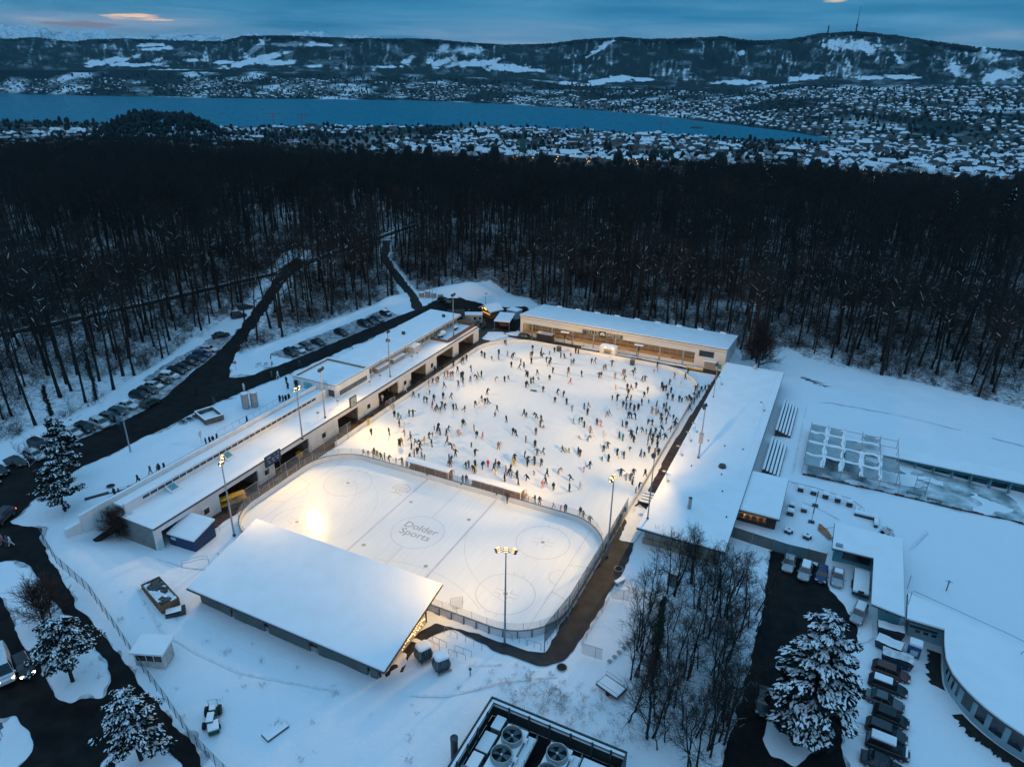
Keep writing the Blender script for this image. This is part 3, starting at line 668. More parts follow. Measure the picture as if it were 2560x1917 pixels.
mast(-35.7, 43.8, 4.3, 11.4, 1, 'slim dark floodlight mast on the left roof beyond the entrance block', False, yawc=R(0))
mast(-36.3, 74.8, 4.3, 11.8, 2, 'slim dark floodlight mast on the snowy roof terrace', False, yawc=R(0))
mast(38.1, 40.2, 3.7, 11, 2, 'floodlight mast with grey switch box on the long right roof', False, yawc=R(180), box=True)
mast(34.9, 16.1, 3.7, 12, 1, 'dark pole lamp on the near corner of the long right roof', False, r=.1, yawc=R(180))
mast(35.2, 69.5, 3.7, 8, 1, 'thin dark pole lamp near the far end of the long right roof', False, r=.08, yawc=R(180))
def pole_lamp(x, y, z, h, label, r=.08):
    t = thing('street_lamp', label, 'lamp post', (x, y, z)); MB().tube([(0,0,0), (0,0,h)], [r, r*.7], 6).build('pole', STEEL, t)
    MB().box(-.2, .75, -.14, .14, h, h+.14).build('lamp_head', DARK, t)
pole_lamp(-57.2, -9.2, 5, 8.5, 'tall greenish street lamp leaning over the left road', .16)
pole_lamp(-57., 97.5, 4, 6., 'street lamp by the snow heap beyond the far car')
pole_lamp(-46, 112, 1.6, 3.5, 'short lamp at the foot of the big snow heap')
# loudspeakers with snowy umbrellas behind the far boards
for X, nm in ((-10.9, 'left'), (10.6, 'right')):
    t = thing('speaker_stand', 'black loudspeaker on a pole under a snow topped tray, '+('near the kiosk trailer' if X < 0 else 'past the white kiosk'), 'loudspeaker', (X, 93.6, 0))
    MB().tube([(0,0,0), (0,0,3.6)], .08, 6).build('pole', DARK, t); MB().box(-.25, .25, -.2, .2, 2.2, 3.5).build('speaker', DARK, t)
    MB().box(-1.2, 1.2, -.45, .45, 3.75, 3.98).build('snow_tray', ROOFSNOW, t, bevel=.06)
t = thing('speaker_stand', 'loudspeaker on a slim mast standing before the first letter of the hall sign', 'loudspeaker', (-5.35, 94.2, 0))
MB().tube([(0,0,0), (0,0,4.6)], .08, 6).build('pole', STEEL, t); MB().box(-.35, .35, -.3, .3, 4.0, 5.0).build('speaker', DARK, t)
for X, lb in ((-10.5, 'dark square bin inside the far boards near the trailer'), (10.6, 'dark square bin inside the far boards right of the white kiosk')):
    t = thing('padded_bin', lb, 'bin', (X, 88.4, 0.02)); MB().box(-.55, .55, -.5, .5, 0, 1.25).build('body', DARK, t, bevel=.05); MB().box(-.6, .6, -.55, .55, 1.253, 1.33).build('lid', KICK, t)
# ------------------------------------------------------------------ long building on the left of the ice
lb = thing('changing_building', 'long low white building with snowy roof running along the left side of the ice', 'building')
k = MB()
# front wall as piers between the open bays (y from -> to = solid)
SOLID = [(-23.4,-22.2),(-16.6,-10.4),(-1.2,3.0),(12.8,22.),(29.,36.5),(44.6,50),(57,62.),(70.6,73.4),(82.2,85)]
ys = -23.4
for a, c in SOLID: k.box(-34.35, -34.0, a, c, 0, 3.35)
k.box(-34.4, -33.95, -23.4, 85, 3.353, 4.18)
MB().box(-44.7, -34.36, -23.4, -23.1, -.5, 4.18).build('end_wall', mat('grey_render', (.20,.20,.20), .8, .15, 1), lb); k.box(-44.7, -34.36, 84.7, 85, -.5, 4.18)
k.build('wall', WHITE, lb)
k = MB()
prev = -22.2
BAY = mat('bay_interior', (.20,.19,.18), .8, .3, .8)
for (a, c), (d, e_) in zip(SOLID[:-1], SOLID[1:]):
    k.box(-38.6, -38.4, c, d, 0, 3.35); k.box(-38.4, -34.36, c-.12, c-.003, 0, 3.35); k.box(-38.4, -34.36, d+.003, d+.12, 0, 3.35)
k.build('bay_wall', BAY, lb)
DOORM = mat('roller_door', (.25,.26,.27), .5, .15, 2., stretch=(1,1,12))
for a, c in ((-22.1,-16.7),(-10.2,-6),(23,28.8),(38,44),(51,56.5),(63,70)):
    MB().box(-38.38, -38.3, a+.2, c-.2, .02, 2.7).build('roller_door', DOORM, lb)
for y in (-13.4, .9, 17.2, 32.6, 47.2, 59.5):
    f = MB().box(-33.995, -33.9, y-.75, y+.75, 1.1, 2.55).build('window', WHITE, lb); MB().box(-33.897, -33.87, y-.55, y+.55, 1.3, 2.35).build('pane', GLASS, f)
MB().box(-44.8, -34.36, -23.1, 84.7, 4.0, 4.19).build('roof', TRIM, lb)
MB().box(-44.6, -34.25, -23.3, 84.9, 4.193, 4.36).build('roof_snow', ROOFSNOW, lb, bevel=.06)
MB().box(-34.28, -33.9, -23.45, 85.05, 4.183, 4.30).build('gutter', TRIM, lb)
# raised clerestory strip and walkway wall
k = MB(); k.box(-42.0, -41.6, -22.4, 28.0, 4.2, 6.1); k.box(-44.75, -44.45, -28, 28.0, .5, 6.5)
k.build('upper_wall', WHITE, lb)
MB().box(-44.4, -42.02, -22.4, 28.0, 5.3, 5.75).build('strip_snow', ROOFSNOW, lb, bevel=.05)
k = MB()
for i in range(30):
    y = -19+i*1.5
    if y < 24: k.box(-41.597, -41.56, y, y+1.3, 5.25, 5.75)
k.build('ribbon_window', GLASS, lb)
MB().box(-42.1, -41.5, -22.4, 28, 6.103, 6.22).build('coping_snow', ROOFSNOW, lb, bevel=.04); MB().box(-44.85, -44.38, -28, 28, 6.503, 6.6).build('coping_snow', ROOFSNOW, lb, bevel=.04)
for y in (-13.8, -1.5):
    k = MB(); k.add([(-41.5,y-1,4.37),(-39.6,y-1,4.37),(-39.6,y+1,4.37),(-41.5,y+1,4.37),(-41.5,y-1,5.3),(-41.5,y+1,5.3)], [(0,1,4),(3,5,2),(1,2,5,4)]); s_ = k.build('skylight', WHITE, lb)
    MB().add([(-41.3,y-.7,5.24),(-40.2,y-.7,4.70),(-40.2,y+.7,4.70),(-41.3,y+.7,5.24)], [(0,1,2,3)]).build('pane', TEAL, s_)
for y in (19, 25.5, 37, 41, 54.5, 57):
    t = MB().tube([(-36.6,y,4.3), (-36.6,y,5.6)], .03, 5); t.box(-36.85, -36.35, y-.2, y+.2, 5.5, 5.75); t.build('roof_vent', STEEL, lb)
# entrance block
eb = thing('entrance_block', 'white flat roofed entrance block with parapet standing on the left building', 'building', (-45.1, 34.2, 4.2))
k = MB()
for a in [(-6.1,6.1,-6.1,-5.8),(-6.1,6.1,5.8,6.1),(-6.1,-5.8,-5.8,5.8),(5.8,6.1,-5.8,5.8)]: k.box(*a, 0.02, 3.35)
k.build('wall', WHITE, eb); MB().box(-5.8, 5.8, -5.8, 5.8, 2.7, 2.88).build('roof', ROOFSNOW, eb)
k = MB()
for a in [(-6.15,6.15,-6.15,-5.75),(-6.15,6.15,5.75,6.15),(-6.15,-5.75,-5.75,5.75),(5.75,6.15,-5.75,5.75)]: k.box(*a, 3.353, 3.46)
k.build('coping_snow', ROOFSNOW, eb)
f = MB().box(6.1, 6.16, -4.9, 5.0, .55, 1.65).build('window', DARK, eb)
k = MB()
for i in range(4): k.box(6.163, 6.18, -4.8+i*2.45, -4.8+i*2.45+2.35, .62, 1.6)
k.build('pane', mat('blue_grey_glass', (.10,.12,.14), .2, .3, 1), f)
f = MB().box(4.0, 5.6, -6.17, -6.103, .55, 2.1).build('window', DARK, eb); MB().box(4.1, 5.5, -6.2, -6.173, .65, 2.0).build('pane', GLASS, f)
MB().box(-3.0, -.6, -6.16, -6.103, .9, 2.6).build('notice_board', mat('turquoise_print', (.05,.35,.42), .5, .3, 1.5, c2=(.4,.6,.62)), eb)
MB().box(-5.6, -4.0, -6.16, -6.103, 1.0, 2.5).build('poster', mat('poster_grey', (.4,.42,.45), .5, .3, 3), eb)
k = MB()
for i in range(6): k.tube([(3.1,-6.3,3.3+i*.18),(3.9,-6.3,3.3+i*.18)], .025, 4)
k.tube([(3.1,-6.3,.2),(3.1,-6.3,4.3)], .03, 4); k.tube([(3.9,-6.3,.2),(3.9,-6.3,4.3)], .03, 4); k.build('ladder', STEEL, eb)
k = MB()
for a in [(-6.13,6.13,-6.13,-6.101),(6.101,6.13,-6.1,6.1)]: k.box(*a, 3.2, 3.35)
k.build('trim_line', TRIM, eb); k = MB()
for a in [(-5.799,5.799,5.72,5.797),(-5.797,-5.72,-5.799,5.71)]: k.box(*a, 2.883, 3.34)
k.build('parapet_shade', mat('parapet_shade_grey', (.16,.165,.17), .8, .15, 2), eb)  # inner parapet faces: their shade is put into a darker grey
# upper wing
uw = thing('upper_wing', 'long upper wing with broad snowy roof set back behind the roof terrace', 'building')
k = MB(); k.box(-49.2, -40.6, 40.35, 84, 4.1, 6.7); k.build('wall', WHITE, uw)
MB().box(-49.6, -39.45, 40.35, 84.5, 6.703, 7.12).build('roof', WHITE, uw); MB().box(-39.449, -39.42, 40.4, 84.4, 6.96, 7.10).build('eave_line', TRIM, uw); MB().box(-49.5, -39.55, 40.4, 84.4, 7.123, 7.33).build('roof_snow', ROOFSNOW, uw, bevel=.06)
for i in range(20):
    y = 41.2+i*2.15; f = MB().box(-40.6, -40.5, y, y+1.9, 4.6, 6.4).build('window', STEEL, uw); MB().box(-40.497, -40.47, y+.1, y+1.8, 4.7, 6.3).build('pane', mat('curtained_glass', (.10,.13,.14), .2, .5, .8, c2=(.22,.24,.22)), f)
for y in (44, 50.5): MB().box(-40.4, -39.2, y, y+4.6, 4.37, 5.5).build('screen', STEEL, uw); 
for y in (44, 50.5): MB().box(-40.5, -39.1, y-.1, y+4.7, 5.503, 5.75).build('screen_snow', ROOFSNOW, uw, bevel=.05)
for x, y in ((-44.6, 63), (-42.5, 80), (-45, 56.5)):
    k = MB().box(x-.35, x+.35, y-.35, y+.35, 7.3, 8.0); k.box(x-.5, x+.5, y-.08, y+.08, 7.75, 8.1); k.build('roof_vent', DARK, uw)
MB().box(-42.0, -38.6, 58.5, 61.6, 4.2, 6.2).build('plant_room', mat('pale_blue_render', (.42,.46,.5), .7, .06, 1), uw)
k = MB(); k.add([(-38.4,58.3,6.2),(-38.4,61.8,6.2),(-42.2,61.8,6.2),(-42.2,58.3,6.2),(-38.4,60.05,6.95),(-42.2,60.05,6.95)], [(0,1,4),(2,3,5),(0,4,5,3),(1,2,5,4),(0,3,2,1)]); k.build('plant_room_roof', ROOFSNOW, uw)
k = MB(); k.box(-35.3,-34.9,70,84.9,4.37,5.2); k.box(-40.6,-35.3,69.6,70,4.37,5.0); k.box(-40.6,-34.9,84.5,84.9,4.37,5.2); k.build('terrace_parapet', WOOD, uw)
def furn(x, y, z, label, w=1.6, l=.9, hgt=.8):
    t = thing('snowy_table', label, 'table', (x, y, z), rnd.uniform(0, 3)); MB().box(-w/2, w/2, -l/2, l/2, hgt-.1, hgt).build('table_top', WOOD, t); MB().box(-w/2-.03, w/2+.03, -l/2-.03, l/2+.03, hgt+.003, hgt+.28).build('snow_cap', ROOFSNOW, t, bevel=.08)
    k = MB()
    for a in (-1, 1): k.box(a*w*.36-.06, a*w*.36+.06, -l*.4, l*.4, 0, hgt-.1)
    k.build('legs', DARK, t)
furn(-38.4, 79.5, 4.37, 'snow covered terrace table beside the tall mast on the left roof', 1.8); furn(-38.8, 72, 4.37, 'snow covered terrace table at the near brown parapet', 1.4)
t = thing('sunshade', 'folded round sunshade heaped with snow on the roof terrace', 'sunshade', (-39.2, 73.8, 4.37))
MB().tube([(0,0,0),(0,0,1.4)], .04, 6).build('pole', DARK, t); MB().loft([[(r_*math.cos(a*.7854), r_*math.sin(a*.7854), z_) for a in range(8)] for r_, z_ in ((1.0,.9),(.95,1.15),(.5,1.45),(.1,1.55))]).build('canopy', ROOFSNOW, t)
# scoreboard
sb = thing('scoreboard', 'dark blue scoreboard on the left building facing the hockey ice', 'scoreboard', (-33.7, 2.6, 2.6))
MB().box(-.12, .1, -2.0, 2.0, .3, 2.5).build('panel', mat('score_blue', (.01,.045,.12), .35, .15, 1), sb)
k = MB()
for z_, segs in ((1.95, ((-1.5,-.6),(.3,.6),(1.2,1.6))), (1.35, ((-1.5,-1.0),(-.4,.2),(.6,1.5))), (.85, ((-1.3,-.7),(-.2,.3),(.8,1.4)))):
    for a, c in segs: k.box(.103, .115, a, c, z_, z_+.16)
k.build('marking', mat('score_print', (.45,.5,.6), .5, .1, 3), sb)
MB().tube([(.0,-1.6,-2.6),(.0,-1.6,.4)], .06, 6).build('post', STEEL, sb); MB().tube([(.0,1.6,-2.6),(.0,1.6,.4)], .06, 6).build('post', STEEL, sb)
ck = thing('rink_clock', 'square dark framed clock standing on the left roof edge', 'clock', (-33.8, 27.2, 4.2))
MB().box(-.15, .15, -1.1, 1.1, .0, 2.3).build('frame', DARK, ck); MB().box(.153, .18, -.9, .9, .2, 2.1).build('face', mat('clock_face', (.35,.4,.42), .4, .1, 2), ck)
k = MB().box(.183, .2, -.05, .05, .5, 1.25); k.add([(.19,.0,1.1),(.19,.6,.5),(.19,.68,.6),(.19,.05,1.25)], [(0,1,2,3)]); k.build('hand', DARK, ck)
# retaining wall continuing south, sunken ramp
rw = thing('retaining_wall', 'pale concrete retaining wall above the dark ramp beside the snowy pines', 'wall')
MB().box(-45.0, -44.5, -30.5, -28.03, 0, 5.3).build('wall_body', WHITE, rw); MB().box(-45.1, -44.4, -30.5, -28.03, 5.303, 5.5).build('snow_cap', ROOFSNOW, rw)
MB().box(-44.42, -43.0, -30, -23.5, H(-43.5, -27)-.3, H(-43.5, -27)+.10).build('ramp_floor', SOIL, rw)
# handrail along the walkway
hr = thing('walkway_railing', 'thin steel handrail along the snowy walkway above the left roof', 'railing')
k = MB(); k.tube([(-45.9,-22,6.0),(-45.9,26,6.0)], .035, 5); k.build('handrail', STEEL, hr); k = MB()
for i in range(33): k.tube([(-45.9,-22+i*1.5,4.9),(-45.9,-22+i*1.5,6.0)], .025, 5)
k.build('baluster', STEEL, hr)
hr = thing('walkway_railing', 'second steel handrail on the outer side of the snowy walkway', 'railing')
k = MB().tube([(-48.,3,6.0),(-48.,26,6.0)], .03, 5); k.build('handrail', STEEL, hr); k = MB()
for i in range(13): k.tube([(-48.,3+i*1.9,4.9),(-48.,3+i*1.9,6.0)], .025, 5)
k.build('baluster', STEEL, hr)
# blue ticket shed
bs = thing('blue_shed', 'dark blue lean-to shed with snowy roof at the near end of the left building', 'shed', (-31.6, -18.6, 0), R(5))
BLUE = mat('deep_blue_boards', (.008,.035,.10), .5, .2, 2)
k = MB(); k.add([(-2.6,-2.3,0),(2.6,-2.3,0),(2.6,2.3,0),(-2.6,2.3,0),(-2.6,-2.3,2.1),(2.6,-2.3,2.1),(2.6,2.3,3.0),(-2.6,2.3,3.0)], [(0,1,5,4),(1,2,6,5),(2,3,7,6),(3,0,4,7),(0,3,2,1)]); k.build('wall', BLUE, bs)
k = MB(); k.add([(-2.8,-2.5,2.08),(2.8,-2.5,2.08),(2.8,2.5,3.06),(-2.8,2.5,3.06),(-2.8,-2.5,2.38),(2.8,-2.5,2.38),(2.8,2.5,3.36),(-2.8,2.5,3.36)], [(0,3,2,1),(4,5,6,7),(0,1,5,4),(1,2,6,5),(2,3,7,6),(3,0,4,7)]); k.build('roof_snow', ROOFSNOW, bs, bevel=.08)
MB().box(-2.2,-1.2,-2.36,-2.303,1.2,1.7).build('sign', mat('pale_sign', (.5,.55,.6), .5, .1, 3), bs)
# yellow lifting platform in the bay
yl = thing('lifting_platform', 'bright yellow scissor platform parked in the open bay behind the netting', 'machine', (-33.6, -8.0, .05), R(66))
YEL = mat('machine_yellow', (.62,.33,.02), .45, .12, 2)
MB().box(-2.3,2.3,-.7,.7,.55,.95).build('chassis', YEL, yl); k = MB()
for y in (-.6,.6): k.obox((-.6,y,1.0), 3.4,.14,.16,0,0,pitch=R(-9)); k.obox((.9,y,1.0), 3.2,.14,.16,0,0,pitch=R(12))
k.build('scissor_arm', YEL, yl); MB().box(-2.2,2.2,-.7,.7,1.75,1.9).build('deck', YEL, yl)
for x in (-1.7,1.7):
    for y in (-.72,.72): MB().tube([(x,y-.12,.32),(x,y+.12,.32)], .32, 12).build('wheel', DARK, yl)
t = thing('crate', 'yellow box against the bay wall below the floodlight mast', 'crate', (-34.6, 13.6-3.2, 0)); MB().box(-.5,.5,-.5,.5,0,1.0).build('body', YEL, t, bevel=.04); MB().box(-.53,.53,-.53,.53,1.003,1.08).build('lid', YEL, t)

# ------------------------------------------------------------------ curling hall at the far end
ch = thing('curling_hall', 'white curling hall with broad snowy roof and long lit window at the far end', 'building')
PALE = mat('weathered_white_cladding', (.66,.65,.63), .7, .07, .5, stretch=(.4,1,1.6))
k = MB(); X0, X1, Y0, Y1 = -25.5, 33.4, 95., 112.
k.box(X0, X1, Y0, Y0+.3, 4.0, 5.45); k.box(X0-.05, X1+.05, Y0-.12, Y0+.3, 5.453, 6.2); k.box(X0, X0+.8, Y0, Y0+.3, -.1, 3.997); k.box(25.4, X1, Y0, Y0+.3, -.1, 3.997); k.box(X0+.8, 25.4, Y0, Y0+.3, -.1, 1.0)
for X in (X0, X1-.3): k.add([(X,Y0+.3,-.1),(X+.3,Y0+.3,-.1),(X+.3,Y1,-.1),(X,Y1,-.1),(X,Y0+.3,6.1),(X+.3,Y0+.3,6.1),(X+.3,Y1,4.2),(X,Y1,4.2)], [(0,3,2,1),(4,5,6,7),(0,1,5,4),(1,2,6,5),(2,3,7,6),(3,0,4,7)])
k.box(X0+.3, X1-.3, Y1-.3, Y1, -.1, 4.2); k.build('wall', PALE, ch)
MB().box(X0-.06, X1+.06, Y0-.135, Y0-.122, 5.40, 5.47).build('shadow_joint', TRIM, ch)
k = MB(); k.add([(X0-.2,Y0-.25,6.2),(X1+.2,Y0-.25,6.2),(X1+.2,Y1+.3,4.25),(X0-.2,Y1+.3,4.25),(X0-.2,Y0-.25,6.48),(X1+.2,Y0-.25,6.48),(X1+.2,Y1+.3,4.53),(X0-.2,Y1+.3,4.53)], [(0,3,2,1),(4,5,6,7),(0,1,5,4),(1,2,6,5),(2,3,7,6),(3,0,4,7)])
for i in range(9):
    x = -21+i*6.2; k.box(x, x+1.6, Y1-.2, Y1+.35, 4.45, 4.85)
k.build('roof_snow', ROOFSNOW, ch)
MB().box(X0-.25, X1+.25, Y0-.28, Y0-.1, 6.12, 6.3).build('eave', TRIM, ch)
MB().box(X0+.8, 25.4, Y0+.3, Y1-.3, -.05, 0.02).build('hall_floor', mat('hall_ice', (.66,.50,.30), .35, .08, .3), ch)
k = MB(); k.box(X0+.8, 25.4, Y0+5.4, Y0+5.5, 0, .9); k.build('inner_board', WOOD, ch); MB().box(X0+.8, 25.4, Y0+5.5, Y0+5.6, 0, 4.2).build('inner_wall', mat('inner_wall_beige', (.17,.145,.115), .8, .3, .35), ch)
for x, c1 in ((-13.2, 0), (20.4, 1)):
    for r_, c_ in ((1.83, (.06,.05,.05)), (1.22, (.6,.5,.36)), (.62, (.4,.06,.04) if c1 else (.07,.05,.05)), (.16, (.6,.5,.36))):
        k = MB().disc((x, 98.0, .026+.004*(2-r_)), r_, 32); k.build('curling_target', mat(f'house_{r_}_{c1}', c_, .4, .1, 1), ch)
MULL = mat('grey_mullion', (.30,.30,.31), .5, .1, 3)
f = MB().box(X0+.8, 25.4, Y0+.13, Y0+.15, 1.003, 3.995).build('window_band', glassmat('hall_glass', (.30,.27,.22), .04, .16), ch)
k = MB()
for i in range(26):
    x = X0+.9+i*1.97; k.box(x-.03, x+.03, Y0+.08, Y0+.126, 1.0, 3.99)
k.box(X0+.8, 25.4, Y0+.1, Y0+.127, 2.85, 2.93); k.build('mullion', MULL, f)
for i in range(8): MB().box(X0+3.6+i*6.3, X0+4.0+i*6.3, Y0-.06, Y0-.003, .0, 4.0).build('pillar', MULL, ch)
f = MB().box(26.4, 30.4, Y0-.05, Y0-.003, 3.2, 5.0).build('window', MULL, ch); MB().box(26.55, 30.25, Y0-.08, Y0-.053, 3.35, 4.85).build('pane', GLASS, f)
d_ = MB().box(28.2, 31.2, Y0-.3, Y0-.005, 0, 2.5).build('porch', CONC, ch); MB().box(28.6, 29.5, Y0-.34, Y0-.303, .05, 2.2).build('door', MULL, d_); MB().box(29.7, 30.6, Y0-.34, Y0-.303, .05, 2.2).build('door', MULL, d_)
MB().box(27.9, 31.4, Y0-1.4, Y0-.1, 2.503, 2.8).build('canopy_snow', ROOFSNOW, ch, bevel=.05)
MB().box(31.7, 32.6, Y0-.05, Y0-.003, .6, 1.9).build('poster', mat('turquoise_poster', (.02,.32,.33), .5, .25, 2), ch)
SIGN = mat('sign_black', (.03,.03,.032), .5, .2, 3); SLET = mat('sign_letter', (.62,.6,.58), .5, .05, 3)
def letters(s_, x, z_, w_):
    for i, c in enumerate(s_):
        p = MB().box(x+i*w_+.02, x+(i+1)*w_-.02, Y0-.18, Y0-.125, z_, z_+1.0).build('letter_tile', SIGN, ch)
        text(c, .92, (x+(i+.5)*w_, Y0-.19, z_+.5), (R(90), 0, 0), SLET, 'letter', p, .004, off=.015)
letters('TÜRLER', -6.2, 4.15, .80); letters('UHREN', .85, 4.15, .80)
p = MB().box(4.87, 5.55, Y0-.18, Y0-.125, 4.15, 5.15).build('letter_tile', SIGN, ch); text('&\nBIJOUX', .2, (5.2, Y0-.19, 4.65), (R(90), 0, 0), SLET, 'letter', p, .004)
p = MB().box(-1.3, .7, Y0-.2, Y0-.125, 3.75, 5.4).build('emblem', SIGN, ch); k = MB()
A = [R(200-220*i/20) for i in range(21)]
k.add([(-.3+.68*math.cos(a), Y0-.203, 4.5+.68*math.sin(a)) for a in A], [tuple(range(20, -1, -1))], 0)
k.add([(-.3,Y0-.206,4.75),(-.95,Y0-.206,3.98),(-.78,Y0-.206,3.98),(-.3,Y0-.206,4.55),(.18,Y0-.206,3.98),(.35,Y0-.206,3.98)], [(0,3,2,1),(0,5,4,3)], 1); k.build('emblem_mark', [SLET, SIGN], p)
t = thing('crash_mat', 'long yellow padded mat lying by the hall porch', 'mat', (26.2, 93.1, 0)); MB().box(-2.2,2.2,-.5,.5,0,.55).build('pad', YEL, t, bevel=.08); MB().box(-2.1,2.1,-.4,.4,.553,.6).build('snow_cap', ROOFSNOW, t)
# white kiosk on wheels
kk = thing('food_kiosk', 'white food kiosk trailer with snowy roof and open hatch behind the far boards', 'kiosk', (2.6, 92.2, 0))
k = MB(); k.box(-2.2,2.2,-1.1,-1.0,.4,.9); k.box(-2.2,-1.0,-1.1,-1.0,.9,2.0); k.box(1.2,2.2,-1.1,-1.0,.9,2.0); k.box(-2.2,2.2,-1.1,-1.0,2.0,2.6); k.box(-2.2,2.2,1.0,1.1,.4,2.6); k.box(-2.2,-2.1,-1.0,1.0,.4,2.6); k.box(2.1,2.2,-1.0,1.0,.4,2.6); k.box(-2.1,2.1,-1,1,.4,.5)
k.build('body', WHITE, kk); k = MB(); k.add([(-2.35,-1.25,2.6),(2.35,-1.25,2.6),(2.35,1.25,2.6),(-2.35,1.25,2.6),(-1.2,-.3,3.1),(1.2,-.3,3.1),(1.2,.3,3.1),(-1.2,.3,3.1)], [(0,3,2,1),(4,5,6,7),(0,1,5,4),(1,2,6,5),(2,3,7,6),(3,0,4,7)]); k.build('roof_snow', ROOFSNOW, kk)
MB().box(-1.0,1.2,-1.35,-1.0,.85,.93).build('counter', STEEL, kk)
for x in (-.6, 1.5): MB().box(x-.12,x+.12,-1.28,-1.1,2.45,2.58).build('lamp', WARMLAMP, kk)
for x in (-1.3,1.3): MB().tube([(x,-1.12,.32),(x,-.9,.32)], .32, 12).build('wheel', DARK, kk)
# box trailer
bt = thing('box_trailer', 'dark box trailer with silver roof parked between black van and loudspeaker', 'trailer', (-16.7, 93.2, 0), R(1))
MB().box(-2.4,2.4,-1.0,1.0,.55,2.6).build('body', mat('trailer_dark', (.028,.024,.022), .4, .3, 2), bt, bevel=.04); MB().box(-2.42,2.42,-1.02,1.02,2.603,2.72).build('roof', mat('silver_roof', (.42,.40,.39), .5, .15, 1.2, stretch=(4,1,1)), bt)
MB().box(2.4,3.4,-.06,.06,.5,.6).build('drawbar', STEEL, bt)
for s in (-1,1):
    for x in (-.4,.4): MB().tube([(x,s*.85,.33),(x,s*1.03,.33)], .33, 12).build('wheel', DARK, bt)

# ------------------------------------------------------------------ long building on the right of the ice
rb = thing('service_building', 'long low building with wide snowy roof running along the right side of the ice', 'building')
PANEL = mat('cream_panel', (.38,.34,.29), .7, .12, .8, stretch=(3,3,.3))
MB().box(35.0, 47.2, 14.7, 92.2, -.1, 3.3).build('wall', [mat('red_brown_wall', (.085,.045,.035), .8, .25, 1.2)], rb)
MB().box(35.05, 47.15, 14.62, 14.697, 1.0, 3.3).build('panel_front', PANEL, rb); MB().box(34.8, 47.2, 14.4, 14.617, -.1, .98).build('plinth', mat('buff_plinth', (.34,.29,.22), .8, .15, 1), rb)
k = MB()
for i in range(11): k.box(35.6+i*1.1, 35.66+i*1.1, 14.585, 14.617, 1.0, 3.28)
k.build('panel_joint', TRIM, rb)
d_ = MB().box(42.1, 43.2, 14.3, 14.398, .05, 2.4).build('door', mat('grey_door', (.14,.17,.17), .4, .1, 3), rb); MB().box(42.25, 43.05, 14.27, 14.297, .9, 2.3).build('pane', GLASS, d_)
MB().box(33.9, 48.15, 13.0, 92.6, 3.303, 3.52).build('roof', TRIM, rb); MB().box(33.95, 48.1, 13.05, 92.55, 3.523, 3.76).build('roof_snow', ROOFSNOW, rb, bevel=.05)
MB().box(46.2,46.5,13.6,92,3.765,3.80).build('roof_ridge', ROOFSNOW, rb); MB().box(34.3,48,52.0,52.12,3.765,3.79).build('roof_ridge', ROOFSNOW, rb)
c_ = MB().tube([(40.4,22.3,3.7),(40.4,22.3,5.9)], .32, 14).build('chimney', STEEL, rb); MB().tube([(40.4,22.3,5.903),(40.4,22.3,6.0)], [.34,.2], 14).build('cowl', DARK, c_)
MB().tube([(42.9,38.8,3.7),(42.9,38.8,4.3)], [.75,.6], 16).build('skylight', DARK, rb)
MB().tube([(41.2,91.5,3.7),(41.2,91.5,4.9)], [.5,.45], 12).build('vent_drum', mat('grey_drum', (.4,.4,.41), .6, .1, 2), rb)
for i, (x, y) in enumerate([(35.3,77.4),(35.2,50.5),(35,46),(34.7,39.5),(34.7,29),(46.3,67.4)]):
    k = MB().tube([(x,y,3.7),(x,y,5.6),(x-.5,y,5.75)], .04, 5); k.box(x-.85,x-.3,y-.14,y+.14,5.65,5.85); k.box(x+.2,x+.55,y-.12,y+.12,3.76,4.2); k.build('bracket_lamp', STEEL, rb)
for (x, y) in [(44.5,30.2),(46.6,22.5),(43.3,36),(37.6,36.5),(38.4,48),(45.3,47.5),(41.8,47.3)]: MB().tube([(x,y,3.76),(x,y,3.98)], .12, 8).build('roof_pipe', DARK, rb)
lad = MB(); lad.tube([(36.9,14.2,0),(36.7,14.3,4.4)], .035, 5); lad.tube([(37.5,14.2,0),(37.3,14.3,4.4)], .035, 5)
for i in range(13): lad.tube([(36.9-.015*i,14.2,.25+.32*i),(37.5-.015*i,14.2,.25+.32*i)], .025, 4)
t = thing('ladder', 'pale ladder leaning on the near end wall of the right building', 'ladder'); lad.build('rails', mat('pale_alloy', (.5,.5,.5), .4, .1, 3), t)
# restaurant annex
ra_ = thing('restaurant_annex', 'square annex with snowy roof and warmly lit window front', 'building')
k = MB(); k.box(47.4, 54.2, 39.6, 40, 0, 2.75); k.box(53.8, 54.2, 28.2, 39.6, 0, 2.75); k.box(52.6, 53.8, 28.2, 28.5, 0, 2.75); k.box(47.4, 48.0, 28.2, 28.5, 0, 2.75); k.box(48.0, 52.6, 28.2, 28.5, 0, .7); k.build('wall', mat('dark_brown_wall', (.06,.035,.028), .8, .25, 1.5), ra_)
f = MB().box(48.0, 52.6, 28.3, 28.33, .7, 2.75).build('window', glassmat('cafe_glass', (.2,.17,.13), .05, .15), ra_); k = MB()
for i in range(5): k.box(48.0+i*1.13, 48.06+i*1.13, 28.22, 28.297, .7, 2.75)
k.build('frame', MULL, f)
MB().box(47.25, 54.7, 26.9, 41.2, 2.753, 2.95).build('roof', TRIM, ra_); MB().box(47.3, 54.65, 26.95, 41.15, 2.953, 3.25).build('roof_snow', ROOFSNOW, ra_, bevel=.08)
k = MB()
for i in range(9):
    k.box(48.3+(i % 5)*.9, 48.55+(i % 5)*.9, 30.5+(i//5)*2, 30.75+(i//5)*2, 2.1, 2.3)
k.build('ceiling_lamp', WARMLAMP, ra_); MB().box(47.45, 53.8, 28.5, 39.6, 0, .05).build('floor', PINEWOOD, ra_)
k = MB()
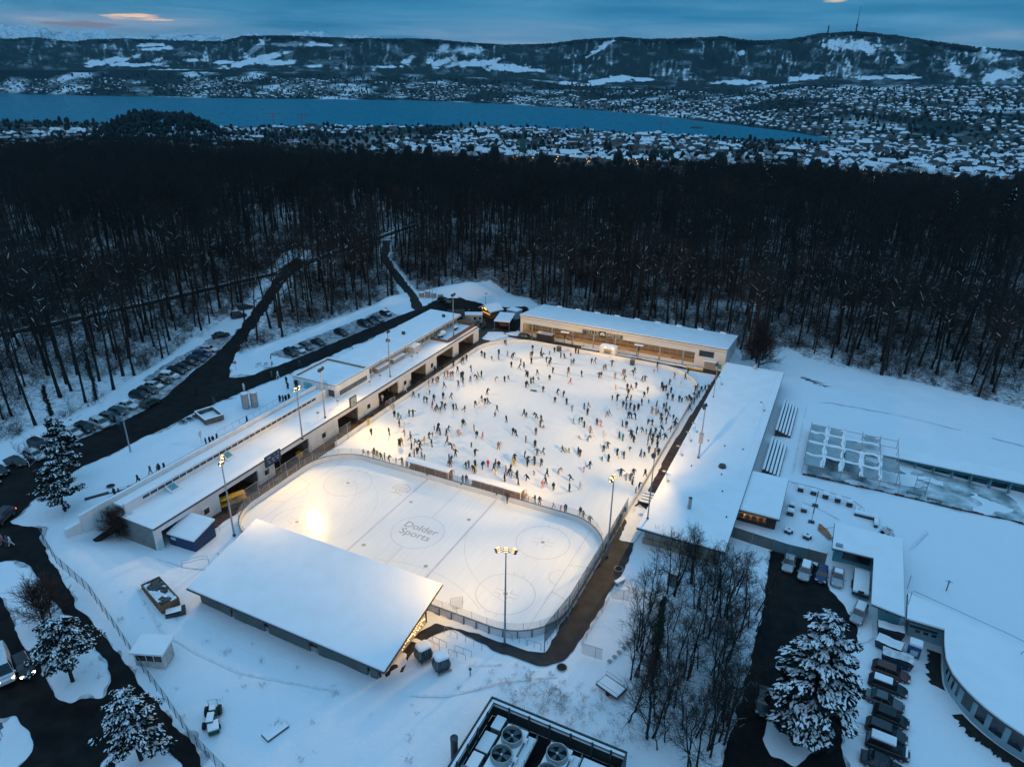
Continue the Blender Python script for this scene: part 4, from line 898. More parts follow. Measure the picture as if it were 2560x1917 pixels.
for i in range(10): k.box(48+(i % 5)*1.1, 48.7+(i % 5)*1.1, 29.6+(i//5)*2.2, 30.3+(i//5)*2.2, .05, .8)
k.build('bar_table', PINEWOOD, ra_)

# ------------------------------------------------------------------ roofed grandstand in the foreground
gs = thing('grandstand', 'roofed spectator stand with broad sloping snowy roof in front of the hockey ice', 'grandstand')
def shed(x0, x1, y0, y1, z0, z1, t_):   # z0 at y0, z1 at y1
    return MB().add([(x0,y0,z0),(x1,y0,z0),(x1,y1,z1),(x0,y1,z1),(x0,y0,z0+t_),(x1,y0,z0+t_),(x1,y1,z1+t_),(x0,y1,z1+t_)], [(0,3,2,1),(4,5,6,7),(0,1,5,4),(1,2,6,5),(2,3,7,6),(3,0,4,7)])
shed(-19.2, 14.8, -30.3, -16.1, 3.35, 6.4, .16).build('roof', TRIM, gs); shed(-19.1, 14.7, -30.2, -16.2, 3.53, 6.56, .26).build('roof_snow', ROOFSNOW, gs, bevel=.08)
GREY = mat('grey_green_tarp', (.12,.135,.13), .7, .15, .6)
k = MB()
segs = [(-18.4,-12.6),(-12.1,-6.4),(-5.6,1.5),(3.0,11.0),(11.5,12.5)]
for a, c in segs: MB().box(a, c, -28.95, -28.75, 0, 3.45).build('back_panel', GREY, gs)
MB().box(-18.5, 12.5, -28.7, -28.5, 0, .6).build('rear_plinth', CONC, gs)
k = MB()
for i in range(7): k.box(-18.2, 12.2, -27.8+i*1.45, -26.4+i*1.45-.05, 0, 2.3-.32*i)
k.build('seat_step', mat('stand_steps', (.10,.09,.085), .8, .3, 1), gs)
for i in range(6): MB().box(-18, 12, -27.5+i*1.45, -27.1+i*1.45, 2.35-.32*i, 2.45-.32*i).build('bench', mat('bench_planks', (.30,.26,.22), .7, .2, 3), gs)
for x in (-18.6, -9, 0, 7, 12.6):
    for y, zt in ((-28.4, 3.7), (-17.4, 6.1)): MB().box(x-.09, x+.09, y-.09, y+.09, 0, zt).build('post', DARK, gs)
# side screen hung with string lights
ss = MB().box(12.75, 12.9, -28.0, -18.0, .3, 2.0).build('side_screen', mat('pale_screen', (.52,.44,.38), .7, .1, 1), gs)
lm = MB()
for i in range(70):
    y = -27.2+i*.13; z_ = 1.55+.25*math.sin(i*1.9)-rnd.random()*.7*(i % 3 > 0)
    lm.box(12.905, 12.95, y, y+.06, z_, z_+.09)
lm.build('string_light', mat('fairy_light', (1,.75,.4), .5, .05, 3, emit=(1,.52,.18), estr=7), ss)

# ------------------------------------------------------------------ bottom: cooling plant in its fenced yard
cp = thing('plant_enclosure', 'slatted green-black enclosure wall with snowy rails round the cooling units', 'enclosure')
SLAT = mat('dark_green_slats', (.035,.05,.052), .6, .25, 5, stretch=(6,6,.3))
PX0, PX1, PY1, PY0 = 28.0, 44.9, -27.0, -44.
k = MB(); k.box(PX0, PX1, PY1-.12, PY1, 0, 3.0); k.box(PX0, PX0+.12, PY0, PY1-.123, 0, 3.0); k.box(PX1-.12, PX1, PY0, PY1-.123, 0, 3.0); k.build('slat_wall', SLAT, cp)
k = MB()
for i in range(56): k.box(PX0+.1+i*.3, PX0+.18+i*.3, PY1+.003, PY1+.05, .1, 3.0)
for i in range(50): k.box(PX0-.05, PX0-.003, PY1-.3-i*.32, PY1-.22-i*.32, .1, 3.0)
k.build('slat', DARK, cp)
for dz, w_ in ((2.55, .35), (1.95, .28)):
    k = MB(); k.box(PX0+.16, PX1-.16, PY1-.16-w_, PY1-.16, dz, dz+.14); k.box(PX0+.16, PX0+.16+w_, PY0, PY1-.17-w_, dz, dz+.14); k.build('rail', SLAT, cp)
    k = MB(); k.box(PX0+.17, PX1-.17, PY1-.15-w_, PY1-.17, dz+.143, dz+.25); k.box(PX0+.17, PX0+.15+w_, PY0, PY1-.18-w_, dz+.143, dz+.25); k.build('rail_snow', ROOFSNOW, cp)
for x in (30.6, 33.2, 35.8, 38.4, 41, 43.2): MB().box(x-.1, x+.1, PY1-.65, PY1-.5, 0, 2.9).build('post', SLAT, cp)
for y in (-29.2, -31.6, -34, -36.4): MB().box(PX0+.5, PX0+.65, y-.1, y+.1, 0, 2.9).build('post', SLAT, cp)
MB().box(PX0+.2, PX1-.2, PY0, PY1-.2, .0, .06).build('yard_floor', ASPH, cp)
def cooler(x, label, fans, y0=-36.5, y1=-28.9, w_=2.6):
    t = thing('cooling_unit', label, 'cooling unit', (x, 0, 0), group='cooling units in the fenced yard')
    MB().box(-w_/2, w_/2, y0, y1, .2, 2.0).build('casing', mat('unit_casing', (.33,.35,.36), .5, .1, 2), t, bevel=.04); MB().box(-w_/2-.02, w_/2+.02, y0-.02, y1+.02, 2.003, 2.14).build('snow_cap', ROOFSNOW, t, bevel=.05)
    MB().box(w_/2+.05, w_/2+1.1, y0, y1, 1.2, 1.3).build('catwalk', STEEL, t); MB().box(w_/2+.07, w_/2+1.08, y0+.02, y1-.02, 1.303, 1.5).build('catwalk_snow', ROOFSNOW, t)
    k = MB().tube([(w_/2+1.15,y0,2.3),(w_/2+1.15,y1,2.3),(w_/2+.2,y1,2.3)], .03, 5); k.tube([(w_/2+1.15,y0,1.8),(w_/2+1.15,y1,1.8)], .025, 5)
    for i in range(7): k.tube([(w_/2+1.15,y1-i*1.2,1.2),(w_/2+1.15,y1-i*1.2,2.3)], .03, 5)
    k.build('guard_rail', STEEL, t)
    for y in fans:
        rim = MB(); n_ = 28
        ro = [[(q*math.cos(2*math.pi*i/n_), y+q*math.sin(2*math.pi*i/n_), z_) for i in range(n_)] for q, z_ in ((1.28,2.05),(1.22,2.9),(1.12,2.9),(1.15,2.2))]
        h_ = rim.loft(ro, cap=False).build('fan_housing', mat('housing_grey', (.30,.33,.33), .5, .12, 2), t)
        MB().disc((0, y, 2.25), 1.14, 28).build('fan_well', mat('fan_well', (.008,.014,.018), .7, .3, 2), h_)
        bl = MB()
        for i in range(4):
            a = i*math.pi/2+.4+y
            pts = [(.16*math.cos(a-.5), y+.16*math.sin(a-.5), 2.62), (1.08*math.cos(a-.42), y+1.08*math.sin(a-.42), 2.50), (1.1*math.cos(a+.25), y+1.1*math.sin(a+.25), 2.66), (.16*math.cos(a+.6), y+.16*math.sin(a+.6), 2.72)]
            bl.add(pts+[(p[0], p[1], p[2]-.03) for p in pts], [(0,1,2,3),(7,6,5,4),(0,4,5,1),(1,5,6,2),(2,6,7,3),(3,7,4,0)])
        bl.build('fan_blades', mat('fan_blue', (.045,.085,.105), .35, .15, 3), h_)
        MB().tube([(0,y,2.6),(0,y,2.8)], [.14,.1], 10).build('hub', mat('hub_white', (.6,.62,.64), .5, .05, 3), h_)
        MB().tube([(w_/2-.1,y+.3,2.35),(w_/2+.5,y+.3,2.35)], .3, 10).build('motor', mat('motor_snow', (.7,.72,.75), .7, .05, 3), h_)
cooler(32.45, 'two-fan cooling unit with snowy deck nearest the enclosure corner', (-30.6, -33.3))
cooler(37.9, 'two-fan cooling unit with snowy deck in the middle of the yard', (-30.4, -33.1))
for (x, y, l, w_, h_, lb_) in [(29.9,-28.9,1.2,1.8,1.4,'snow-topped steel cabinet in the enclosure corner'),(29.7,-31.6,1.5,2.6,1.1,'low ribbed duct box with patchy snow beside the left rails'),(29.8,-34.6,1.3,2.0,1.6,'square grey duct box nearest the black flue'),(42.3,-30.2,3.6,3.0,1.3,'broad snow-topped tank cover near the far right corner of the yard')]:
    t = thing('duct_box', lb_, 'duct', (x, y, .06)); MB().box(-l/2,l/2,-w_/2,w_/2,0,h_).build('casing', STEEL, t, bevel=.05); MB().box(-l/2-.03,l/2+.03,-w_/2-.03,w_/2+.03,h_+.003,h_+.16).build('snow_cap', ROOFSNOW, t, bevel=.05)
fl = thing('flue_pipe', 'round black flue pipe standing at the bottom of the enclosure', 'chimney', (28.0-.75, -34.7, 0)); MB().tube([(0,0,0),(0,0,3.9)], .42, 18).build('pipe', DARK, fl); MB().tube([(0,0,3.7),(0,0,4.0)], [.45,.45], 18, cap=False).build('rim', DARK, fl); 
# ------------------------------------------------------------------ people
ICEP = """-26.1,85.9,k;-25.5,85.6,g;-17.2,85.4,k;-27.7,75.0,k;-26.2,73.9,k;-24.0,73.9,k;-22.5,74.9,g;-24.0,78.0,k;-21.4,78.0,b;-19.5,76.8,k;-19.7,78.2,k;-17.1,71.6,k;-14.7,71.4,b;-14.0,72.7,k;-15.6,74.3,k;-15.4,79.9,n;-15.3,80.8,k;-13.4,76.2,k;-14.1,84.3,k;-13.3,82.3,k;-12.5,81.3,b;-11.7,84.5,t;-11.1,86.6,k;-10.3,79.1,k;-8.7,77.0,k;-9.1,79.0,k;-8.1,83.8,k;-6.9,83.5,k;-6.1,86.1,r;-5.7,88.8,k;-4.9,88.7,k;-3.6,80.2,b;-3.4,81.3,k;0.7,83.9,k;1.4,84.6,n;6.1,84.8,k;5.1,80.9,g;5.5,81.6,g;-21.1,62.5,k;-16.7,61.6,n;-14.5,62.4,k;-14.3,64.2,k;-11.2,68.1,k;-10.6,67.8,k;-9.0,70.2,k;-6.0,73.2,k;-8.4,61.9,k;-8.3,62.6,k;-8.2,64.4,k;-7.9,65.1,k;-7.3,67.0,t;-4.9,68.5,k;-1.8,72.8,n;-2.4,75.1,n;1.5,74.4,k;0.5,68.9,r;5.7,75.7,k;6.0,76.5,n;9.5,77.2,n;10.6,80.2,n;10.9,80.7,n;12.0,76.9,k;13.0,81.3,k;12.8,83.1,g;16.1,78.7,k;16.7,79.2,k;17.3,85.4,p;17.9,86.7,r;17.0,89.6,k;22.9,84.3,n;25.5,85.4,k;25.3,88.8,k;25.4,80.8,w;22.8,79.8,k,arms;-14.9,53.7,k;-5.9,60.9,k,lie;-3.5,61.2,k;0.1,61.6,k;1.9,61.0,k;1.3,57.1,k;4.1,57.5,k;11.7,71.0,y;14.3,72.0,k;15.2,72.4,n;15.9,74.0,k;15.4,69.2,k;19.3,72.5,g;21.6,77.0,k;22.4,75.4,k;22.9,76.0,k;24.3,75.3,k;19.2,69.8,k;12.8,64.9,k;14.0,65.0,k;16.1,65.6,k;16.9,66.4,k;19.9,65.3,k;21.1,66.9,t;23.2,66.2,k;24.5,71.2,k;25.7,71.2,k;27.3,71.2,k;27.9,71.4,k;28.8,72.5,k;29.3,72.9,k;-14.1,49.6,k;-12.9,48.9,k;-12.3,49.2,k;-8.7,46.7,g;-7.9,44.1,k;-4.4,42.9,k;-2.3,47.5,k;-1.6,47.4,n;0.7,47.7,k;2.4,46.7,k;3.1,44.4,n;4.2,43.9,n,sit;6.6,54.7,b;8.6,57.1,b;9.3,58.2,n;10.3,54.7,k;9.2,48.9,b;10.2,49.7,t;10.4,50.9,k;11.8,48.6,k;15.5,60.7,w;16.3,62.3,k;17.3,61.4,n;18.1,61.9,k;19.2,61.5,k;19.9,62.5,k;25.0,65.7,n;25.4,66.4,k;26.4,65.7,n;14.6,55.9,n;14.9,56.7,b;19.2,57.2,k;19.8,57.5,k;20.7,57.6,k;13.9,51.0,k;14.9,50.7,p;23.2,62.1,n;24.2,61.9,n;24.7,62.2,n;25.8,60.3,k;26.1,63.3,k;27.0,62.0,k;28.3,61.6,k;-0.6,38.5,k;0.3,38.0,k;3.3,36.4,n;-0.5,31.2,n;-0.3,32.2,w;3.8,40.5,g;5.8,35.6,k;7.6,32.6,g;8.4,33.7,k;5.7,30.7,k;7.2,28.8,k;4.8,27.8,k;8.4,29.5,k;11.7,36.3,k;12.3,36.6,y;12.9,36.7,t;14.8,37.0,k;15.5,36.2,k;12.6,43.1,n,sit;14.7,43.0,b;13.9,46.7,n;14.9,45.3,w;17.2,47.1,w,sit;19.2,52.7,k;20.1,52.7,k;22.1,49.3,k;22.7,48.4,k;23.5,46.9,k;22.9,51.0,k;23.9,52.2,k;24.8,51.9,k;25.7,51.8,k;26.6,52.6,k;27.5,54.4,k;23.9,56.5,k;24.9,56.3,k;26.4,58.5,k;27.4,58.7,k;29.2,59.6,k;29.2,55.2,n;29.6,57.5,k;20.2,47.4,k;21.2,46.6,t;19.1,40.4,k;19.4,42.0,k;22.1,40.2,k;22.7,39.4,w;23.7,39.6,k;23.9,43.0,k;20.1,36.6,t;21.3,36.9,k;26.4,47.5,k;27.2,47.7,k;27.8,49.8,k;28.0,51.1,k;29.1,51.1,k;28.6,46.8,k;26.5,41.8,k;27.2,42.0,k;27.6,44.1,g;28.9,43.7,n;29.6,43.8,k;25.9,50.7,k;26.8,49.9,k;29.4,79.0,k;29.7,80.0,k;30.8,79.3,k;31.5,80.1,k;32.1,81.3,n;30.0,74.9,k;30.7,74.8,k;30.0,71.7,k;30.7,71.7,k;30.8,76.0,k;30.6,67.8,k;-25.1,64.3,k;-25.2,59.3,k;-25.1,60.0,k;-23.4,57.0,k;-22.2,58.6,g;-21.3,60.3,k;-21.5,61.5,n;-23.4,54.7,k;-25.9,52.2,k;-27.8,46.9,w;-27.1,47.3,k;-23.0,46.8,k;-21.4,47.7,k;-21.1,44.9,w;-26.0,43.1,k;-25.2,43.1,k;-24.3,44.7,k;-22.6,41.2,r;-21.2,40.2,k;-21.1,41.0,k;-19.8,40.3,g;-20.8,42.6,k;-19.9,42.3,k;-17.9,42.8,k;-17.3,43.1,k;-15.2,43.1,n;-14.2,46.6,n;-13.7,47.5,w;-12.0,36.8,k;-12.1,37.7,k;-8.8,36.0,n;-27.6,33.4,k;-26.4,33.1,t;-25.8,33.2,g;-25.0,35.4,k;-24.2,35.7,k;-24.2,30.3,n;-23.0,30.2,w;-27.3,24.4,k;-24.0,26.2,k;-20.7,27.1,n;-19.8,27.8,k;-29.7,51.2,n;-29.7,53.0,k;-29.1,53.7,n;-29.0,54.4,k;-29.0,57.5,n;-28.7,58.5,r;-27.9,58.5,n;-27.4,58.8,n;-30.7,64.9,k;-27.8,62.0,k;-30.1,68.0,k;-29.9,68.6,k;-29.7,70.1,k;-32.0,79.1,k;-31.9,59.9,k;-31.6,60.7,k;-33.1,59.6,k;-32.7,53.9,k;-31.6,52.4,k;-33.1,46.1,w;-33.5,49.0,k;-36.0,42.6,k;-35.5,43.3,k;-33.3,41.8,k;-34.4,37.0,n;-35.5,34.9,w;-34.9,39.1,w;-31.8,26.5,k;-30.5,27.8,y;-31.3,30.2,k;-29.9,36.4,n;-28.3,44.5,t;-29.6,44.1,g;-19.3,23.0,k;-19.2,23.7,n;-18.4,25.8,k;-16.3,23.0,k;-16.6,25.0,g;-15.4,26.3,y;-15.5,25.2,k;-14.6,23.5,k;-14.2,21.9,k;-14.2,20.9,n;-13.2,25.9,k;-15.5,28.5,k;-15.4,29.7,n;-16.6,32.4,k;-15.3,31.4,k;-14.3,31.0,k;-16.0,33.1,k;-11.1,28.5,k;-12.9,31.2,k;-13.6,33.2,k;-12.0,31.1,w,sit;-11.0,33.1,p,sit;-10.4,33.2,y,sit;-6.9,33.7,k;-5.5,33.6,p;-9.0,26.9,k;-8.9,27.8,p;-5.9,29.5,k;-3.5,26.7,k;-6.9,24.7,k;-6.5,22.4,k;-7.1,22.5,b;-6.4,21.0,n;-5.8,20.8,n;-14.2,19.0,k;-12.5,21.0,n;-11.7,20.7,t;-17.6,16.9,g;-18.7,17.0,g;-16.0,17.0,w;-14.5,16.9,n;-13.4,17.0,k;-21.8,17.8,n;-22.6,16.9,p;-23.8,17.1,g;-21.5,17.0,n;-20.6,17.1,y;-19.5,16.9,n;-2.6,21.4,k;-2.4,22.1,n;-1.1,21.5,k;-1.4,22.9,k;-0.5,21.6,y;-0.4,20.8,k;0.1,23.2,k;0.8,24.1,r;2.0,24.9,n;2.5,23.3,k;2.9,24.6,k;3.4,22.2,y;4.5,28.5,k;5.1,26.9,y;4.9,23.7,p;5.8,23.0,k;5.5,24.6,k;6.6,22.7,b;6.1,20.8,k;7.7,22.9,k;8.9,20.9,k;9.6,14.8,k,ref;-0.7,16.7,g;-0.1,17.0,g;7.6,27.9,k;8.7,28.9,k;10.0,29.2,k;9.8,22.9,k;10.2,25.3,p;12.5,26.2,k;14.2,28.0,n;13.4,23.5,k;13.4,22.0,p;15.5,22.3,k;18.3,23.2,k;17.2,26.6,k;19.9,24.8,w;18.3,30.9,p;18.8,32.7,k;25.2,32.8,k;26.6,31.8,n;27.3,32.2,g;28.1,30.9,k;27.3,34.3,k;29.4,34.9,k;29.7,29.8,k;29.5,28.4,k;29.7,20.8,b;22.8,17.1,g;23.6,16.3,n;25.2,15.3,n;20.1,16.8,k;19.2,16.7,r;17.8,16.9,p;15.1,16.8,k;14.2,16.8,k;12.9,16.8,y;12.3,16.7,n"""
ROADP = """-46.6,-20.4,k;-46.4,-19.8,g;-46.8,-15.8,k;-46.3,-15.8,k;-47.4,-12.8,g;-46.9,-11.8,p;-46.5,-11.7,k;-45.9,-11.1,k;-46.8,-0.9,k;-46.5,-0.2,k;-46.2,0.3,k;-46.3,1.3,k;-46.5,9.3,k;-59.9,28.8,k;-58.8,29.4,n;-57.2,29.7,w;-56.3,32.7,k;-57.8,36.8,k;-57.4,37.4,g;-47.7,20.0,k;-47.1,20.3,g;-46.5,20.6,k;-46.4,21.4,k;-50.9,26.0,k;-53.2,28.1,k;-50.0,27.9,k;-50.1,27.7,k;-53.9,52.7,k;-68.8,-2.9,b;-70.2,-2.6,k;-66.7,14.6,k;-59.4,16.1,k;-60.0,12.0,k;-59.5,12.9,g;-59.0,20.9,w;-50.2,-36.5,p;-49.3,-36.3,g;-48.8,-36.2,w"""

def pose(lean=0., leg=(0,0), knee=(0,0), arm=((0,0),(0,0)), elbow=(0,0), drop=0, coat=0, aout=(.06,.06)):
    """joint layout of a figure facing +x; angles in degrees: leg/knee swing, arm=(forward, sideways)"""
    J = {}; pel = Vector((0,0,.94-drop)); a = R(lean)
    up_ = Vector((math.sin(a),0,math.cos(a)))
    J['pel'] = pel; J['wst'] = pel+up_*.18; J['chs'] = pel+up_*.42; J['nck'] = pel+up_*.56; J['hd'] = J['nck']+Vector((math.sin(a*.4)*.12+.02,0,.13)); J['top'] = J['hd']+Vector((.0,0,.12))
    for i, s in enumerate((-1, 1)):
        J[f'hp{i}'] = pel+Vector((0,s*.10,-.04)); t = R(leg[i]); kn = J[f'hp{i}']+Vector((math.sin(t)*.44,s*.02,-math.cos(t)*.44)); J[f'kn{i}'] = kn
        t2 = R(leg[i]-knee[i]); an = kn+Vector((math.sin(t2)*.42,s*.02,-math.cos(t2)*.42)); J[f'an{i}'] = an; J[f'to{i}'] = an+Vector((.19*math.cos(t2*.4),0,-.03+.19*math.sin(-t2)*-.4))
        J[f'sh{i}'] = J['chs']+up_*.07+Vector((0,s*.19,0)); f, o = R(arm[i][0]), R(arm[i][1])
        d = Vector((math.sin(f)*math.cos(o),s*math.sin(o),-math.cos(f)*math.cos(o))); el = J[f'sh{i}']+d*.29; J[f'el{i}'] = el
        f2 = f+R(elbow[i]); d2 = Vector((math.sin(f2)*math.cos(o),s*math.sin(o)*.9,-math.cos(f2)*math.cos(o))); J[f'ha{i}'] = el+d2*.25; J[f'fi{i}'] = el+d2*.34
    zmin = min(J[f'to{i}'].z for i in (0,1)); zmin = min(zmin, min(J[f'an{i}'].z for i in (0,1)))
    for q in J.values(): q.z -= zmin-.07
    return J, coat
RAD = dict(pel=.19, wst=.185, chs=.215, nck=.075, hd=.125, top=.085, hp=.125, kn=.095, an=.075, to=.065, sh=.115, el=.085, ha=.062, fi=.05)
BONES = [('pel','wst',0),('wst','chs',0),('chs','nck',0),('nck','hd',2),('hd','top',2)]
for i in '01': BONES += [('pel','hp'+i,1),('hp'+i,'kn'+i,1),('kn'+i,'an'+i,1),('an'+i,'to'+i,4),('chs','sh'+i,0),('sh'+i,'el'+i,0),('el'+i,'ha'+i,0),('ha'+i,'fi'+i,5)]
def body_mesh(J, coat, name):
    ks = list(J); me_ = bpy.data.meshes.new(name); me_.from_pydata([J[q] for q in ks], [(ks.index(a), ks.index(c)) for a, c, _ in BONES], [])
    o = bpy.data.objects.new(name, me_); COL.objects.link(o)
    o.modifiers.new('s', 'SKIN'); sv = me_.skin_vertices[0].data
    for i, q in enumerate(ks):
        r = RAD.get(q) or RAD[q[:2]]
        if coat and q in ('pel','hp0','hp1'): r *= 1.35
        if coat and q in ('kn0','kn1'): r *= 1.5
        sv[i].radius = (r, r*(.82 if q in ('chs','wst','pel') else 1)); sv[i].use_root = q == 'pel'
    ss_ = o.modifiers.new('d', 'SUBSURF'); ss_.levels = 1; ss_.render_levels = 1
    ev = o.evaluated_get(bpy.context.evaluated_depsgraph_get()); m2 = bpy.data.meshes.new_from_object(ev); bpy.data.objects.remove(o)
    seg = [(J[a], J[c], m) for a, c, m in BONES]
    for p in m2.polygons:
        c = Vector(p.center); best = (9, 0)
        for a, d, m in seg:
            ab = d-a; t = max(0, min(1, (c-a).dot(ab)/max(ab.length_squared, 1e-9))); dd = (c-a-ab*t).length
            if dd < best[0]: best = (dd, m)
        m = best[1]
        if m == 2 and (c.z > J['hd'].z+.035 or c.x < J['hd'].x-.03): m = 3
        if coat and m == 1 and c.z > J['kn0'].z*.55+J['pel'].z*.45-.12: m = 0
        p.material_index = m; p.use_smooth = True
    return m2
POSES = {
 'gliding': pose(8, (12,-14), (10,8), ((10,14),(-12,14)), (20,20)), 'striding': pose(14, (28,-30), (20,14), ((-26,12),(30,12)), (30,30)),
 'standing upright': pose(2, (2,-2), (0,0), ((4,8),(4,8)), (12,12)), 'balancing with arms spread': pose(6, (8,-8), (10,10), ((8,64),(8,64)), (10,10)),
 'leaning far forward': pose(42, (18,-14), (30,24), ((40,8),(44,8)), (25,25), .06), 'pushing off on one leg': pose(20, (16,-42), (28,10), ((20,34),(-30,30)), (20,20), .04),
 'walking': pose(4, (20,-20), (6,16), ((-18,8),(18,8)), (18,18)), 'with one arm held out': pose(6, (8,-8), (6,6), ((10,8),(30,58)), (20,5)),
 'in a long coat': pose(3, (5,-7), (0,4), ((6,9),(4,9)), (18,18), coat=1), 'sitting': pose(12, (84,78), (50,40), ((20,20),(20,20)), (30,30)), 'lying': None}
PMESH = {}
PM = [mat('jacket_black',(.012,.012,.014),.8,.3,6), mat('trousers_black',(.011,.011,.013),.8,.3,6), mat('skin',(.42,.26,.19),.6,.08,8), mat('hair_dark',(.018,.012,.009),.8,.3,9), mat('skate_boot',(.02,.02,.022),.5,.3,8), mat('glove_dark',(.015,.015,.017),.8,.3,8)]
for nm, q in POSES.items():
    if nm == 'lying': continue
    PMESH[nm] = body_mesh(*q, 'person')
J_, _c = POSES['standing upright']; PMESH['lying'] = PMESH['standing upright'].copy(); PMESH['lying'].transform(Matrix.Translation((0,0,.16)) @ Matrix.Rotation(R(84),4,'Y') @ Matrix.Translation((0,0,-.9)))
for m_ in PMESH.values():
    m_.materials.clear()
    for q in PM: m_.materials.append(q)
CLO = {'k': [('black',(.012,.012,.014)),('charcoal',(.028,.029,.032)),('dark navy',(.010,.014,.030)),('black',(.010,.010,.011)),('dark olive',(.022,.024,.015)),('dark brown',(.024,.016,.012))],
 'g': [('grey',(.11,.11,.12)),('slate grey',(.06,.068,.08))], 'n': [('tan',(.20,.13,.085)),('brown',(.085,.048,.03)),('beige',(.30,.22,.15))], 'b': [('blue',(.03,.08,.24)),('pale blue',(.14,.25,.42))],
 't': [('teal',(.015,.14,.17))], 'r': [('red',(.36,.035,.025)),('orange',(.52,.13,.03))], 'w': [('white',(.62,.62,.64))], 'y': [('yellow',(.52,.33,.04))], 'p': [('pink',(.42,.19,.21))]}
TRO = [('black',(.011,.011,.013)),('blue jeans',(.028,.042,.08)),('grey',(.075,.075,.08)),('dark blue',(.012,.017,.035)),('black',(.012,.012,.013)),('brown',(.045,.03,.022))]
HAIRS = [(.018,.012,.009),(.05,.028,.015),(.16,.10,.045),(.012,.012,.013),(.25,.25,.27),(.30,.06,.05)]
def zone(x, y):
    if y < 14.9: return 'on the hockey ice'
    if y < 22 and x > 14: return 'by right hockey shield'
    if y < 22 and x < -14: return 'by left hockey shield'
    if y < 22: return 'behind the player shelters'
    if x < -31: return 'on left paving'
    if x < -26.5: return 'along left boards'
    if x > 30: return 'on right paving'
    if x > 26: return 'along right boards'
    if y > 78: return ('near the box trailer' if x < -6 else 'near the white kiosk' if x < 9 else 'near the yellow mat')
    row = 'far' if y > 58 else 'middle' if y > 38 else 'near'
    c = 'left' if x < -9 else 'right' if x > 9 else 'central'
    return f'on {row} {c} ice'
pr = random.Random(5)
rec = []
for s in ICEP.split(';'):
    f = s.split(','); rec.append((float(f[0]), float(f[1]), f[2], f[3] if len(f) > 3 else '', 'ice'))
for s in ROADP.split(';'):
    f = s.split(','); rec.append((float(f[0]), float(f[1]), f[2], '', 'road'))
rec.sort(key=lambda q: math.hypot(q[0]-CAM[0], q[1]-CAM[1]))
NPERSON = 300
rows, crowd = [], []
for i, (x, y, c, sp, kind) in enumerate(rec):
    jn, jc = pr.choice(CLO[c]); tn, tcol = pr.choice(TRO)
    if jn == 'yellow' and False: pass
    if sp == 'sit': pn = 'sitting'
    elif sp == 'lie': pn = 'lying'
    elif sp == 'arms': pn = 'balancing with arms spread'
    elif kind == 'road' or x < -31.2 or x > 30.6: pn = pr.choice(['walking','walking','standing upright','in a long coat'])
    else: pn = pr.choices(['gliding','striding','standing upright','balancing with arms spread','leaning far forward','pushing off on one leg','with one arm held out','in a long coat','walking'], [5,4,5,1.5,1.5,2.5,3,2,2])[0]
    child = c in 'pytr' and pr.random() < .45 or pr.random() < .07
    s = pr.uniform(.66,.78) if child else pr.uniform(.96,1.08)
    if kind == 'road':
        zn = 'on the snowy walkway' if x > -48 and y < 12 else 'outside the entrance block' if y > 10 and x > -61 else 'on the left road' if y > -9 else 'on the street near pines'
        z = float(H(x, y))+.07
    else:
        zn = zone(x, y); z = .03
    h_ = pr.uniform(0, 6.28) if kind == 'ice' else pr.choice([1.5, -1.6])+pr.uniform(-.4,.4)
    r_ = (x, y, z, h_, s, pn, jn, jc, tn, tcol, pr.choice(HAIRS), zn, child)
    (rows if i < NPERSON else crowd).append(r_)
def lab(r):
    who = 'child' if r[12] else 'person'; pn = r[5]
    wear = f'{r[6]} coat' if pn == 'in a long coat' else f'{r[6]} jacket, {r[8]} trousers' if r[8] != 'blue jeans' else f'{r[6]} jacket, blue jeans'
    pn = {'balancing with arms spread': 'arms spread', 'leaning far forward': 'bending forward', 'pushing off on one leg': 'pushing off', 'with one arm held out': 'reaching out', 'standing upright': 'standing'}.get(pn, pn)
    return f'{who} in {"long " if pn == "in a long coat" else ""}{wear}{"" if pn == "in a long coat" else " "+pn} {r[11]}'
byl = {}
for r in rows: byl.setdefault(lab(r), []).append(r)
ORD = ['first','second','third','fourth','fifth','sixth','seventh','eighth','ninth','tenth']
def clo(kind, name, c):
    return mat(f'{kind}_{name.replace(" ","_")}_{int(c[0]*999)}', c, .8, .25, 7)
for l_, rs in byl.items():
    rs.sort(key=lambda r: (r[0]*RGT[0]+r[1]*RGT[1]))
    for i, r in enumerate(rs):
        me_ = PMESH[r[5]]; o = bpy.data.objects.new('person', me_); COL.objects.link(o)
        o.location = r[:3]; o.rotation_euler = (0, 0, r[3]); o.scale = (r[4],)*3
        for k_, m_ in ((0, clo('jacket', r[6], r[7])), (1, clo('trousers', r[8], r[9])), (3, clo('hair', 'h', r[10]))):
            o.material_slots[k_].link = 'OBJECT'; o.material_slots[k_].material = m_
        tag(o, l_ if len(rs) == 1 else ' '.join((l_+f', {ORD[i]} from left').replace(' trousers','' if len(l_.split()) > 13 else ' trousers').split()), 'person', 'people on and around the ice')
